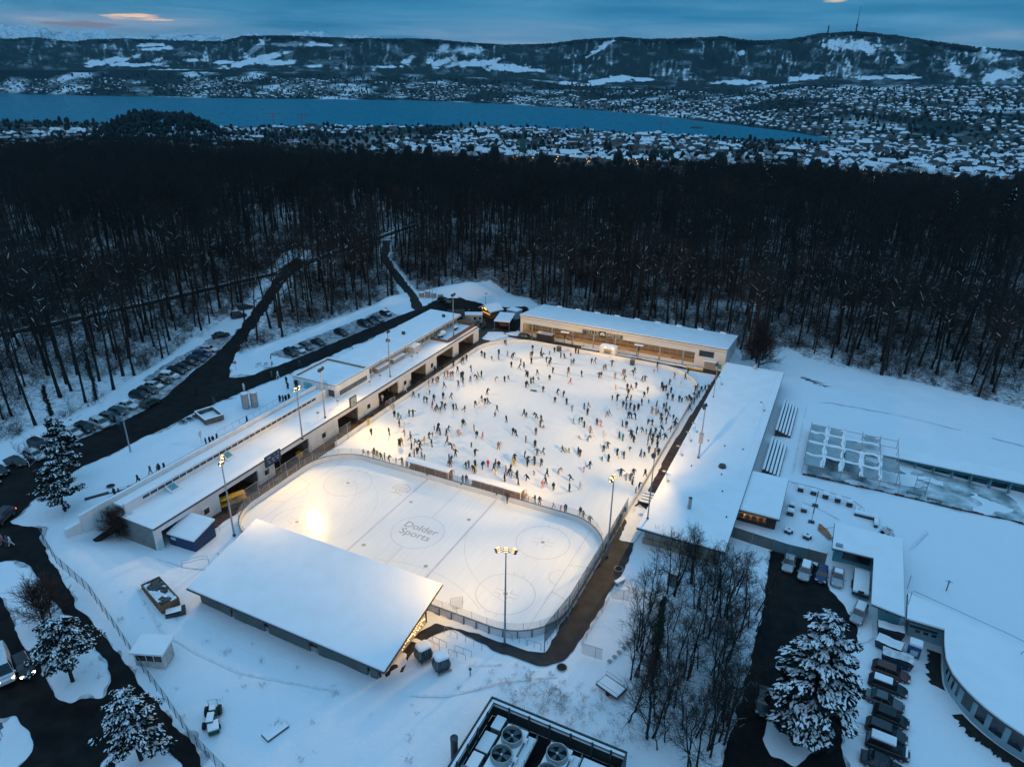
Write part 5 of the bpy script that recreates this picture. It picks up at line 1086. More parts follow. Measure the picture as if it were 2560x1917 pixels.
# the farthest visitors stay one crowd
allv, allf, alm, mats_, midx, off = [], [], [], [], {}, 0
for r in crowd:
    me_ = PMESH[r[5]]; nv = len(me_.vertices); v = np.empty(nv*3); me_.vertices.foreach_get('co', v); v = v.reshape(-1, 3)*r[4]
    ca, sa_ = math.cos(r[3]), math.sin(r[3]); v = np.stack([v[:,0]*ca-v[:,1]*sa_+r[0], v[:,0]*sa_+v[:,1]*ca+r[1], v[:,2]+r[2]], -1)
    ms_ = [clo('jacket', r[6], r[7]), clo('trousers', r[8], r[9]), PM[2], clo('hair', 'h', r[10]), PM[4], PM[5]]
    ids = []
    for m_ in ms_:
        if m_.name not in midx: midx[m_.name] = len(mats_); mats_.append(m_)
        ids.append(midx[m_.name])
    for p in me_.polygons:
        q = list(p.vertices)
        if len(q) == 3: q = q+[q[2]]
        allf.append([t+off for t in q[:4]]); alm.append(ids[p.material_index])
    allv.append(v); off += nv
if crowd:
    me_ = bpy.data.meshes.new('crowd'); V_ = np.concatenate(allv); me_.from_pydata(V_.tolist(), [], [[a for j, a in enumerate(q) if j < 3 or q[3] != q[2]] for q in allf])
    for m_ in mats_: me_.materials.append(m_)
    me_.polygons.foreach_set('material_index', alm); me_.update()
    struct(link('crowd', me_), 'stuff')
# ------------------------------------------------------------------ vehicles
TYRE = mat('tyre', (.012,.012,.013), .8, .2, 6); RIM = mat('wheel_rim', (.25,.26,.27), .4, .1, 5, metal=.5); CGLASS = mat('car_glass', (.012,.016,.02), .08, .3, 1.5, spec=.8)
HL = mat('headlight', (.55,.56,.58), .2, .05, 6); TL = mat('tail_light', (.25,.012,.01), .3, .1, 6); TLON = mat('tail_light_lit', (.6,.02,.01), .3, .1, 6, emit=(1,.10,.04), estr=6); HLON = mat('headlight_lit', (1,.95,.85), .3, .05, 6, emit=(1,.85,.6), estr=8)
PAINT = dict(black=(.010,.011,.013), white=(.62,.63,.65), silver=(.34,.35,.36), grey=(.10,.105,.11), blue=(.015,.04,.10), teal=(.03,.075,.085), brown=(.10,.035,.022), green=(.05,.065,.055), darkgrey=(.035,.038,.042))
def paint(c): return mat('car_paint_'+c, PAINT[c], .28, .1, 2., spec=.6, metal=.15)
SHAPES = dict(  # length, width, height, bonnet front x, windscreen base, windscreen top, roof end, tail base (x from centre, + = front), belt
 hatch=(4.1,1.76,1.48, 1.0,.35,-1.45,-1.95,.92), estate=(4.6,1.82,1.48, 1.05,.4,-1.75,-2.2,.92), suv=(4.5,1.88,1.68, 1.1,.55,-1.7,-2.12,1.05), saloon=(4.6,1.82,1.44, .95,.2,-1.0,-1.65,.90), mpv=(4.7,1.85,1.75, 1.55,.7,-1.95,-2.25,1.05), van=(6.0,2.0,2.5, 2.35,1.75,-2.9,-2.96,1.25))
def car(kind, colour, loc, rot, label, snow=0, lights=False, rack=False, cat='car', group='cars parked in the snow'):
    L_, W, Hh, xb, xt, re0, rb_, belt = SHAPES[kind]; t = thing('van' if kind == 'van' else 'parked_car', label, cat, loc, rot, group); p = paint(colour)
    def sec(x, w, z0, z1):
        c = min(.16, (z1-z0)*.35); return [(x,-w+.07,z0),(x,w-.07,z0),(x,w,z0+c),(x,w*.985,z1-c),(x,w-.17,z1),(x,-w+.17,z1),(x,-w*.985,z1-c),(x,-w,z0+c)]
    w = W/2; hood = belt*.93
    st = [(-L_/2, w*.80,.36,belt*.84),(-L_/2+.12,w*.93,.27,belt*.95),(-L_/2+.6,w,.22,belt),(xb-.05,w,.22,belt),(xb+.4,w*.995,.22,hood),(L_/2-.45,w*.96,.23,hood*.90),(L_/2-.1,w*.86,.27,hood*.78),(L_/2,w*.72,.36,hood*.66)]
    k = MB().loft([sec(*s) for s in st]); bd = k.build('body', p, t, smooth=False, bevel=.03)
    # greenhouse
    wb, wt = w*.93, w*.74; zt = Hh-.07
    g = MB(); B = [(xb,-wb,belt-.02),(xb,wb,belt-.02),(rb_,wb,belt-.02),(rb_,-wb,belt-.02)]; T = [(xt,-wt,zt),(xt,wt,zt),(re0,wt,zt),(re0,-wt,zt)]
    g.add(B+T, [(0,1,5,4),(1,2,6,5),(2,3,7,6),(3,0,4,7)]); g.build('windows', CGLASS, t)
    rf = MB().loft([[(xt+.05,-wt*.97,zt),(xt+.05,wt*.97,zt),(xt+.02,wt*.9,zt+.05),(xt+.02,-wt*.9,zt+.05)],[(.5*(xt+re0),-wt*1.03,zt),(.5*(xt+re0),wt*1.03,zt),(.5*(xt+re0),wt*.92,zt+.08),(.5*(xt+re0),-wt*.92,zt+.08)],[(re0-.05,-wt*.98,zt),(re0-.05,wt*.98,zt),(re0,wt*.9,zt+.05),(re0,-wt*.9,zt+.05)]])
    mid = [(xt*.35+re0*.65), (xt*.0+re0*1.0)]
    for s in (-1, 1):
        for xq, xq0 in ((xt, xb), (.5*(xt+re0), .5*(xt+re0)+.08), (re0, rb_)):
            rf.add([(xq0-.05,s*wb*1.005,belt-.03),(xq0+.05,s*wb*1.005,belt-.03),(xq+.05,s*wt*1.01,zt+.01),(xq-.05,s*wt*1.01,zt+.01),(xq0-.05,s*wb*.96,belt-.03),(xq0+.05,s*wb*.96,belt-.03),(xq+.05,s*wt*.96,zt+.01),(xq-.05,s*wt*.96,zt+.01)], [(0,1,2,3),(7,6,5,4),(0,3,7,4),(1,5,6,2)])
    if kind == 'van':
        for s in (-1, 1): rf.add([(.9,s*wb*1.01,belt),(rb_,s*wb*1.01,belt),(re0,s*wt*1.02,zt),(.8,s*wt*1.02,zt)], [(0,1,2,3)])
        rf.add([(rb_-.02,-wb,belt),(rb_-.02,wb,belt),(re0-.02,wt,zt),(re0-.02,-wt,zt)], [(0,1,2,3)])
    rf.build('roof', p, t)
    for x in (L_/2-.85, -L_/2+.85):
        for s in (-1, 1):
            q = MB().tube([(x,s*(w-.2),.32),(x,s*(w+.01),.32)], .32, 14).build('wheel', TYRE, t); MB().tube([(x,s*(w+.008),.32),(x,s*(w+.018),.32)], .2, 10).build('rim', RIM, q)
    for s in (-1, 1):
        MB().obox((L_/2-.2,s*w*.68,hood*.66), .3,.34,.14,-s*.45).build('headlight', HLON if lights else HL, t)
        MB().obox((-L_/2+.06,s*w*.76,belt*.66), .16,.26,.16,s*.3).build('tail_light', TLON if lights else TL, t)
        MB().box(xb-.05,xb+.13,s*w-.0 if s > 0 else s*w-.17,s*w+.17 if s > 0 else s*w,belt-.02,belt+.13).build('wing_mirror', p, t)
    MB().box(L_/2-.03,L_/2+.012,-.26,.26,.36,.47).build('number_plate', mat('plate_white', (.6,.6,.6), .5, .05, 5), t)
    if rack:
        for s in (-1, 1): MB().box(re0+.2,xt-.2,s*wt*.85-.03,s*wt*.85+.03,Hh,Hh+.07).build('roof_rail', DARK, t)
    if snow:
        k = MB().box(re0+.02,xt-.02,-wt*.9,wt*.9,zt+.04,zt+.06+snow*.14)
        k.build('roof_snow', ROOFSNOW, t, bevel=.07)
        if snow > 1: MB().box(xb+.25,L_/2-.3,-w*.8,w*.8,hood*.90,hood+.06+.05*snow).build('bonnet_snow', ROOFSNOW, t, bevel=.07)
    return t
def gz(x, y): return float(H(x, y))
def park(L_):
    for kind, col_, x, y, deg, label, kw in L_: car(kind, col_, (x, y, gz(x, y)+.05), R(deg), label, **kw)
park([
 ('hatch','white',-73.1,-9.6,5,'white hatchback at the near end of the forest edge row',{}), ('suv','black',-72.6,-7.3,0,'black car between white hatchback and white people carrier',{}), ('mpv','white',-71.9,-4.6,-4,'white people carrier with large windscreen by the leaning street lamp',{}),
 ('estate','grey',-72.6,-1.9,8,'grey estate car right behind the person in blue',{}), ('hatch','teal',-73.4,.6,10,'dull teal hatchback second beyond the white people carrier',{}), ('saloon','white',-74.3,3.5,10,'white car beside the pale box trailer at the forest edge',{'snow':1}),
 ('suv','black',-76.1,7.9,14,'black car just beyond the pale box trailer',{}), ('estate','darkgrey',-76.9,10.4,14,'dark grey estate car two beyond the box trailer',{}), ('hatch','white',-77.8,12.9,16,'white hatchback squeezed between dark cars mid row',{}), ('saloon','black',-78.5,15.5,16,'black saloon beyond the mid row white hatchback',{}),
 ('estate','white',-79.3,18.2,18,'snow topped white estate car in the middle of the forest row',{'snow':2}), ('suv','black',-80.0,20.9,18,'black off-roader after the snow topped estate car',{}), ('hatch','darkgrey',-80.6,23.3,18,'charcoal hatchback in the far half of the forest row',{}), ('saloon','black',-81.3,25.9,20,'black saloon third from the far end of the forest row',{}),
 ('estate','blue',-82.1,28.5,20,'dark blue estate car second from far end of row',{}), ('suv','blue',-83.0,31.1,22,'dark blue off-roader beside the last white car',{}), ('estate','white',-84.5,34.6,24,'white estate car last of the forest row before the bend',{}),
 ('estate','green',-71.,6.4,97,'grey-green estate car standing out in the lane',{'rack':True}), ('saloon','black',-89.6,43.4,60,'black car alone under the trees where the road narrows',{}), ('suv','black',-97.5,57.5,60,'dark off-roader parked along the road into the forest',{}), ('estate','black',-101.5,64.2,62,'dark estate car farthest up the road into the forest',{}),
 ('suv','black',-74.2,-15.6,0,'black car half hidden behind the tall roadside pine',{}), ('estate','white',-71.0,-18.4,0,'white estate car beside the tall roadside pine',{}), ('saloon','darkgrey',-71.6,-21.4,4,'charcoal saloon behind the small bare tree',{}), ('suv','black',-71.3,-24.8,4,'black off-roader at the photo edge behind bare tree',{}), ('hatch','blue',-69.0,-27.6,10,'bright blue car cut by the picture edge',{}),
 ('suv','black',-56.6,-32.8,-65,'black car with lit tail lights driving down past the two pines',{'lights':True}),
 ('suv','black',-64.6,42.4,-13,'black off-roader nearest in the second parking row',{}), ('hatch','white',-64.4,45.0,-11,'white hatchback in the second parking row',{}), ('estate','grey',-64.2,47.6,-10,'brownish grey estate car beside the white hatchback',{}), ('saloon','black',-63.6,51.4,-8,'black saloon fourth in the second parking row',{}),
 ('estate','black',-62.8,60.0,-10,'black estate car alone between gaps of the second row',{}), ('suv','black',-61.6,68.6,-12,'black off-roader first of the far trio',{}), ('saloon','black',-61.2,71.2,-12,'black saloon in the middle of the far trio',{}), ('estate','grey',-60.9,73.8,-12,'grey estate car last of the far trio',{}), ('hatch','black',-61.6,79.,-12,'snow capped car buried against the snow bank',{'snow':2}),
 ('estate','black',-53.2,98.2,-10,'black estate car before the big snow heap',{}), ('suv','black',-22.8,92.6,8,'black van-like car parked at the end of the hall',{}),
 ('saloon','silver',57.4,19.2,-92,'silver saloon first in line under the wire fence',{}), ('estate','silver',59.9,18.2,-93,'silver estate car second under the wire fence',{'snow':1}), ('hatch','blue',62.3,18.6,-92,'dark blue hatchback third under the wire fence',{}), ('saloon','silver',64.6,19.0,-90,'silver-grey saloon standing in the snow beside the flat trailer',{'snow':1}),
 ('estate','silver',67.8,11.7,-101,'silver estate car near the corner of the angled building',{'snow':1}), ('estate','brown',71.9,1.7,-5,'rust brown estate car beside the blue skip',{}), ('estate','black',71.5,-1.1,-5,'black estate car with snow patch on roof by the rust brown one',{'snow':1}), ('saloon','grey',71.1,-3.8,-5,'grey saloon in the middle of the right hand row',{}),
 ('hatch','black',71.8,-6.2,-6,'black coupe-like car with small snow heap in front',{}), ('estate','darkgrey',71.3,-8.7,-6,'charcoal estate car beside the snowed-in pickup',{}), ('mpv','black',71.4,-11.1,-4,'snowed-in dark car with thick white roof and bonnet',{'snow':2}), ('saloon','black',70.9,-13.7,-4,'black saloon at the bottom edge of the right hand row',{}),
 ('saloon','darkgrey',57.5,-10.6,-86,'dark saloon half hidden left of the big snowy pine',{}), ('estate','black',-26.8,-48.8,-18,'black car with lit red tail lights beside the white van',{'lights':True})])
car('van','white',(-28.4,-50.2,gz(-28.4,-50.2)+.05),R(-24),'white delivery van with headlights driving at the bottom left corner',lights=True,cat='van')
# ------------------------------------------------------------------ trees
def prisms(seg):
    """tapered three-sided sticks from an array of (p0, p1, r0, r1)"""
    S = np.array(seg, dtype=np.float64); p0, p1, a, b_ = S[:, :3], S[:, 3:6], S[:, 6:7], S[:, 7:8]
    d = p1-p0; d = d/np.maximum(np.linalg.norm(d, axis=1, keepdims=True), 1e-6)
    ref = np.where(np.abs(d[:, 2:3]) > .9, np.array([[1., 0, 0]]), np.array([[0, 0, 1.]])); u = np.cross(d, ref); u = u/np.linalg.norm(u, axis=1, keepdims=True); w_ = np.cross(d, u)
    V = []
    for p, r in ((p0, a), (p1, b_)):
        for t in range(3): V.append(p+(u*math.cos(t*2.0944)+w_*math.sin(t*2.0944))*r)
    V = np.stack(V, 1).reshape(-1, 3); o = np.arange(len(S))[:, None]*6
    F = np.concatenate([o+np.array([[t, (t+1) % 3, 3+(t+1) % 3, 3+t]]) for t in range(3)])
    return V, F
def snowtops(seg, lift=.6):
    S = np.array(seg); p0, p1, a, b_ = S[:, :3], S[:, 3:6], S[:, 6:7], S[:, 7:8]
    d = p1-p0; h = np.stack([-d[:, 1], d[:, 0], 0*d[:, 0]], 1); h = h/np.maximum(np.linalg.norm(h, axis=1, keepdims=True), 1e-6); z_ = np.array([[0, 0, 1.]])
    V = np.stack([p0-h*a*1.1+z_*a*.7, p0+h*a*1.1+z_*a*.7, p1+h*b_*1.1+z_*b_*.7, p1-h*b_*1.1+z_*b_*.7, p0+z_*a*1.5, p1+z_*b_*1.5], 1).reshape(-1, 3); o = np.arange(len(S))[:, None]*6
    return V, np.concatenate([o+np.array([[0, 4, 5, 3]]), o+np.array([[4, 1, 2, 5]])])
def bare(seed, h, r, clear, spread, nl, lvl=3, kids=4, fine=.02, up_=.55, lean=.03, multi=1, snowy=.25, trunk_n=7):
    g = random.Random(seed); tr, br, sn = [], [], []
    def grow(p, d, L_, rr, lv):
        n_ = 3 if lv < 2 else 2; q = p.copy(); dd = d.copy()
        for i in range(n_):
            e_ = q+dd*L_/n_; r1 = rr*(1-(i+1)/n_*.55); r0_ = rr*(1-i/n_*.55)
            s_ = (*q, *e_, max(r0_, fine), max(r1, fine*.8)); br.append(s_)
            if lv <= 1 and g.random() < snowy and abs(dd.z) < .85: sn.append(s_)
            if lv < lvl:
                for _ in range(kids if i else kids-2):
                    ax_ = Vector((g.gauss(0, 1), g.gauss(0, 1), g.gauss(0, 1))).normalized(); nd = (dd*.75+ax_*.62+Vector((0, 0, .12*up_))).normalized()
                    grow(q+(e_-q)*g.random(), nd, L_*g.uniform(.42, .68), r1*.55, lv+1)
            q = e_; dd = (dd+Vector((g.gauss(0, .16), g.gauss(0, .16), g.gauss(0, .1)+.06))).normalized()
    tb = MB()
    for m_ in range(multi):
        a0 = g.uniform(0, 6.28); off_ = Vector((math.cos(a0), math.sin(a0), 0))*(g.uniform(.2, .9) if multi > 1 else 0); ln_ = Vector((g.gauss(0, lean), g.gauss(0, lean), 0))+off_*(.12 if multi > 1 else 0)
        hh = h*g.uniform(.8, 1.) if multi > 1 else h; pts = []; w_ = Vector((0, 0, 0))
        for i in range(9):
            t = i/8; w_ = w_+Vector((g.gauss(0, .1), g.gauss(0, .1), 0))*(.4+t); pts.append(off_+ln_*hh*t+w_+Vector((0, 0, hh*t*.92-.4)))
        rad = [r*(1.35 if i == 0 else 1)*(1-(i/8)**1.3*.86) for i in range(9)]; tb.tube(pts, rad, trunk_n)
        for j in range(nl):
            t = clear+(1-clear)*(j+g.random())/nl; i = min(7, int(t*8)); f = t*8-i; p = pts[i].lerp(pts[i+1], f); a = j*2.4+g.uniform(-.5, .5); el = up_*(.4+.8*t)+g.uniform(-.15, .25)
            d = Vector((math.cos(a)*math.cos(el), math.sin(a)*math.cos(el), math.sin(el))); L_ = spread*g.uniform(.7, 1.15)*(1-.45*((t-clear)/(1-clear))**2)
            grow(p, d, L_, r*(1-t*.75)*.5, 1)
    V, F = prisms(br); mi = np.zeros(len(F), int)
    if sn:
        V2, F2 = snowtops(sn); F = np.concatenate([F, F2+len(V)]); V = np.concatenate([V, V2]); mi = np.concatenate([mi, np.ones(len(F2), int)])
    return tb, V, F, mi
def tree_meshes(name, twig, *a, **kw):
    tb, V, F, mi = bare(*a, **kw); return tb.mesh('trunk', BARK, True), npmesh('crown', V, F, [twig, TREESNOW], mi), (tb, V, F, mi, twig)
VAR = []
for i, (h, r, cl, spr, nl, tw) in enumerate([(27,.42,.50,5.2,12,TWIG),(25,.36,.45,4.6,11,TWIG),(29,.48,.52,5.8,12,TWIG),(24,.28,.40,4.0,10,TWIG),(26,.36,.55,5.0,11,TWIGRED),(22,.22,.42,3.6,9,TWIG),(28,.32,.58,4.8,11,TWIG)]):
    VAR.append(tree_meshes('t', tw, 100+i, h, r*.82, cl, spr, nl, 3, 4, .021, snowy=.16))
# forest positions: jittered grid inside the woods, nearest ones first
pts_ = []
for step, lo, hi in ((6.3, 0, 300), (6.0, 300, 330), (7.0, 330, 860)):
    gx, gy = np.meshgrid(np.arange(-760, 560, step), np.arange(-90, 800, step)); gx = gx+nr.uniform(-.46, .46, gx.shape)*step; gy = gy+nr.uniform(-.46, .46, gy.shape)*step
    az, r = polar(gx, gy); lim = woodedge(az)*(.93+.12*vnoise(gx/40, gy/40))
    k_ = (r >= lo) & (r < hi) & (r < lim) & (np.abs(az) < .78) & forested(gx, gy) & (vnoise(gx/23+7, gy/23) > .16); pts_.append(np.stack([gx[k_], gy[k_]], 1))
P_ = np.concatenate(pts_); z_ = H(P_[:, 0], P_[:, 1])
def inframe(x, y, z0, z1):
    ok = np.zeros(len(x), bool)
    for z in (z0, z1, (z0+z1)/2):
        d = np.stack([x-CAM[0], y-CAM[1], z-CAM[2]], 1); q = d@fw; u = d@rt/q*FOC; v = d@up/q*FOC
        ok |= (q > 5) & (np.abs(u) < .52) & (np.abs(v) < .39)
    return ok
vis = inframe(P_[:, 0], P_[:, 1], z_+3, z_+26); P_ = P_[vis]; z_ = z_[vis]
dist = np.hypot(P_[:, 0]-CAM[0], P_[:, 1]-CAM[1]); order = np.argsort(dist); P_ = P_[order]; z_ = z_[order]
NTREE = 255
roots = {}
TK = ['thick straight','slim straight','tall broad-crowned','slender dense-twigged','russet-twigged','short thin','long-trunked']
def treezone(x, y):
    if x < -100 and y < 60: return 'deep in the left woods'
    if x < -76 and y < 22: return 'behind the long row of parked cars'
    if x < -76: return 'between the forest road and the track'
    if x < -55: return 'behind the second parking row'
    if x < -22: return 'beyond the big snow heap'
    if x < 8: return 'behind the sign half of the curling hall'
    if x < 38: return 'behind the porch half of the curling hall'
    if x < 75: return 'along the edge of the open snowfield'
    return 'at the far right edge of the snowfield'
tg = random.Random(3); tl = {}
for i in range(min(NTREE, len(P_))):
    v = tg.choices(range(7), [3, 3, 2, 2, 1.2, 2, 2])[0]; x, y = P_[i]; fr = 'front-row' if forested(np.array([x+9*fwd_ for fwd_ in (0,)]), np.array([y]))[0] and not forested(np.array([x-FWD[0]*7]), np.array([y-FWD[1]*7]))[0] else 'inner'
    lb_ = f'{TK[v]} bare {fr} beech {treezone(x, y)}'; tl.setdefault(lb_, []).append((v, x, y, z_[i]))
for lb_, rs in tl.items():
    rs.sort(key=lambda q: polar(q[1], q[2])[0]); n_ = len(rs)
    for i, (v, x, y, z) in enumerate(rs):
        l2 = lb_ if n_ == 1 else lb_+f', {ORD[i]} from left' if n_ <= 10 else lb_
        if v not in roots:
            t = link('beech_tree', VAR[v][0]); c = link('crown', VAR[v][1], t); roots[v] = t; t.location = (x, y, z); t.rotation_euler = (0, 0, tg.uniform(0, 6.28)); tag(t, l2, 'tree', 'bare beech trees of the forest')
        else: t = dup(roots[v], (x, y, z), tg.uniform(0, 6.28), l2, 'tree', 'bare beech trees of the forest')
        t.scale = (tg.uniform(.78, 1.1),)*3; t.rotation_euler = (tg.gauss(0, .025), tg.gauss(0, .025), t.rotation_euler[2])
# the rest of the wood: one object, trees set by geometry nodes
def scatter(name, pts, kinds, rots, scl, meshes, mats_extra=None):
    me_ = bpy.data.meshes.new(name); me_.from_pydata([tuple(p) for p in pts], [], [])
    for nm, ty, dat in (('kind', 'INT', kinds), ('rot', 'FLOAT', rots), ('scl', 'FLOAT', scl)):
        a_ = me_.attributes.new(nm, ty, 'POINT'); a_.data.foreach_set('value', np.asarray(dat, dtype=np.int32 if ty == 'INT' else np.float32))
    o = link(name, me_); ng = bpy.data.node_groups.new(name, 'GeometryNodeTree'); ng.interface.new_socket('Geometry', in_out='INPUT', socket_type='NodeSocketGeometry'); ng.interface.new_socket('Geometry', in_out='OUTPUT', socket_type='NodeSocketGeometry')
    N = ng.nodes; L = ng.links; gi = N.new('NodeGroupInput'); go = N.new('NodeGroupOutput'); jn = N.new('GeometryNodeJoinGeometry')
    def attr(nm, ty):
        a_ = N.new('GeometryNodeInputNamedAttribute'); a_.data_type = ty; a_.inputs['Name'].default_value = nm; return a_.outputs['Attribute']
    kd, ro, sl = attr('kind', 'INT'), attr('rot', 'FLOAT'), attr('scl', 'FLOAT'); cx = N.new('ShaderNodeCombineXYZ'); L.new(ro, cx.inputs[2]); er = N.new('FunctionNodeEulerToRotation'); L.new(cx.outputs[0], er.inputs[0])
    for i, m_ in enumerate(meshes):
        src = bpy.data.objects.new(name+'_source', m_); src.use_fake_user = True
        oi = N.new('GeometryNodeObjectInfo'); oi.inputs['Object'].default_value = src; oi.inputs['As Instance'].default_value = True
        cp_ = N.new('FunctionNodeCompare'); cp_.data_type = 'INT'; cp_.operation = 'EQUAL'; L.new(kd, cp_.inputs[2]); cp_.inputs[3].default_value = i
        ip = N.new('GeometryNodeInstanceOnPoints'); L.new(gi.outputs[0], ip.inputs['Points']); L.new(cp_.outputs[0], ip.inputs['Selection']); L.new(oi.outputs['Geometry'], ip.inputs['Instance']); L.new(er.outputs[0], ip.inputs['Rotation']); L.new(sl, ip.inputs['Scale']); L.new(ip.outputs[0], jn.inputs[0])
    L.new(jn.outputs[0], go.inputs[0]); md = o.modifiers.new('scatter', 'NODES'); md.node_group = ng
    return struct(o, 'stuff')
def joined(tb, V, F, mi, twig):
    n0 = len(tb.v); qf = []
    for f in tb.f:
        qf += [f] if len(f) == 4 else [(f[0], f[i], f[i+1], f[i+1]) for i in range(1, len(f)-1)] if False else []
    F = F[mi == 0]; mi = mi[mi == 0]; Va = np.concatenate([np.array(tb.v), V]); Fa = np.concatenate([np.array(qf), F+n0]); return npmesh('forest_tree', Va, Fa, [twig, TREESNOW, BARK], np.concatenate([np.full(len(qf), 2), mi]))
FT = [joined(*v[2]) for v in VAR]
rest = P_[NTREE:]; zr_ = z_[NTREE:]; n_ = len(rest); print('forest rest', n_)
scatter('forest', np.column_stack([rest, zr_-.2]), nr.choice(7, n_, p=[.19,.18,.14,.14,.05,.14,.16]), nr.uniform(0, 6.28, n_), nr.uniform(.72, 1.16, n_), FT)
# undergrowth: saplings and bramble at the forest edge
def bush(seed, h, n, twig, spread=1.):
    g = random.Random(seed); sg = []
    for i in range(n):
        a = g.uniform(0, 6.28); el = g.uniform(.5, 1.45); q = Vector((g.gauss(0, .25)*spread, g.gauss(0, .25)*spread, 0)); d = Vector((math.cos(a)*math.cos(el), math.sin(a)*math.cos(el), math.sin(el))); L_ = h*g.uniform(.5, 1)
        for k_ in range(3):
            e_ = q+d*L_/3; sg.append((*q, *e_, .022*(1-k_*.25), .018*(1-k_*.25)))
            if k_: 
                for _ in range(2): b_ = (d+Vector((g.gauss(0, .6), g.gauss(0, .6), g.gauss(0, .4)))).normalized(); e2 = e_+b_*L_*.3; sg.append((*e_, *e2, .014, .011))
            q = e_; d = (d+Vector((g.gauss(0, .2), g.gauss(0, .2), -.05))).normalized()
    V, F = prisms(sg); return npmesh('bush', V, F, twig)
BU = [bush(1, 2.6, 18, TWIGRED, 1.8), bush(2, 4.2, 15, TWIG), bush(3, 1.6, 20, TWIGRED, 2.6), bush(4, 8.5, 7, TWIG, .6), bush(5, 1.3, 16, TWIG, 2.6)]
gx = nr.uniform(-230, 190, 44000); gy = nr.uniform(-80, 270, 44000); az, r = polar(gx, gy)
k_ = forested(gx, gy) & (r < 300) & (vnoise(gx/11+3, gy/11) > .24) & (np.abs(az) < .72); U_ = np.stack([gx[k_], gy[k_]], 1); print('undergrowth', len(U_))
scatter('undergrowth', np.column_stack([U_, H(U_[:, 0], U_[:, 1])]), nr.choice(5, len(U_), p=[.26,.2,.26,.16,.12]), nr.uniform(0, 6.28, len(U_)), nr.uniform(.6, 1.25, len(U_)), BU)
# dry weeds poking through the snow on the open field in front
gx = np.concatenate([nr.normal(33, 4.5, 130), nr.uniform(-40, 30, 60), nr.normal(38, 4, 60)]); gy = np.concatenate([nr.normal(-22, 1.8, 130), nr.uniform(-46, -30, 60), nr.normal(-22, 3, 60)])
k_ = ~((gx > 27) & (gy < -26)) & ~((gx > -20) & (gx < 15) & (gy > -31)) & (gy < -17.5); W_ = np.stack([gx[k_], gy[k_]], 1)
scatter('dry_weeds', np.column_stack([W_, H(W_[:, 0], W_[:, 1])]), nr.choice([2, 4], len(W_)), nr.uniform(0, 6.28, len(W_)), nr.uniform(.12, .42, len(W_)), BU)

# ------------------------------------------------------------------ single trees near the camera
GR = [tree_meshes('g', TWIGRED if i % 2 else TWIG, 300+i, h, r, .20, spr, nl-1, 3, 4, .010, .95, .07, 2 if i % 2 else 3, .12, 6) for i, (h, r, spr, nl) in enumerate([(11.5,.13,3.0,11),(10,.11,2.7,10),(12,.14,3.2,11),(8.5,.10,2.5,10)])]
GROVE = [(42,-14.1),(44.7,-12.6),(48.2,-10.8),(49.8,-9.2),(52.1,-5.9),(52.7,-1.1),(46.3,3),(50.4,7.7),(42.2,3.6),(39.8,-.8),(46.2,-21.5),(43.8,-3.8),(48.6,-2.4),(45.4,-7.6),(50.2,2.7),(53.4,5.2),(44.1,8.6),(47.8,-15.2),(53.8,-15.6),(50.1,-19.4),(53.2,-20.6),(46.5,-18.6),(41.2,-8.4),(50.3,-4.6),(52.2,-11.8),(55.0,-12.2),(54.2,-18.3),(48,-22.3),(51.6,-23.2),(54.3,1.6),(48.4,5.6),(43,-19.5)]
GL = ['where the grove meets the footpath','beside the small flat trailer','at the camera end of the grove','along the car park verge','in the middle of the grove','under the end wall of the right building']
def gzone(x, y): return GL[2] if y < -15 else GL[5] if y > 9.5 else GL[3] if x > 51 else GL[0] if x < 42.5 and y > -10 else GL[1] if x < 44 else GL[4]
gl_ = {}
for i, (x, y) in enumerate(GROVE): gl_.setdefault(f'{["three","twin","bushy three","spindly twin"][i % 4]}-stemmed bare tree {gzone(x, y)}', []).append((i % 4, x, y))
gr = {}
for lb_, rs in gl_.items():
    rs.sort(key=lambda q: polar(q[1], q[2])[0])
    for i, (v, x, y) in enumerate(rs):
        l2 = lb_ if len(rs) == 1 else lb_+f', {ORD[i]} from left'; z = gz(x, y)
        if v not in gr: t = link('bare_tree', GR[v][0]); link('crown', GR[v][1], t); gr[v] = t; t.location = (x, y, z); tag(t, l2, 'tree', 'bare trees of the grove beside the car park')
        else: t = dup(gr[v], (x, y, z), tg.uniform(0, 6.28), l2, 'tree', 'bare trees of the grove beside the car park')
        t.scale = (tg.uniform(.8, 1.15),)*3
def leaf_cloud(centres, rad, n, size, seed, flat=.5):
    """small leaf faces scattered over clumps"""
    g = np.random.RandomState(seed); C_ = np.asarray(centres); i = g.randint(len(C_), size=n); d = g.normal(size=(n, 3)); d /= np.linalg.norm(d, axis=1, keepdims=True); p = C_[i]+d*(g.uniform(.25, 1, (n, 1))**.6)*np.asarray(rad)[i][:, None]*np.array([[1, 1, flat]])
    a = g.normal(size=(n, 3)); a /= np.linalg.norm(a, axis=1, keepdims=True); b_ = np.cross(a, g.normal(size=(n, 3))); b_ /= np.linalg.norm(b_, axis=1, keepdims=True); s_ = size*g.uniform(.6, 1.3, (n, 1))
    return np.stack([p-a*s_, p+b_*s_*.45, p+a*s_, p-b_*s_*.45], 1).reshape(-1, 3), np.arange(n*4).reshape(-1, 4)
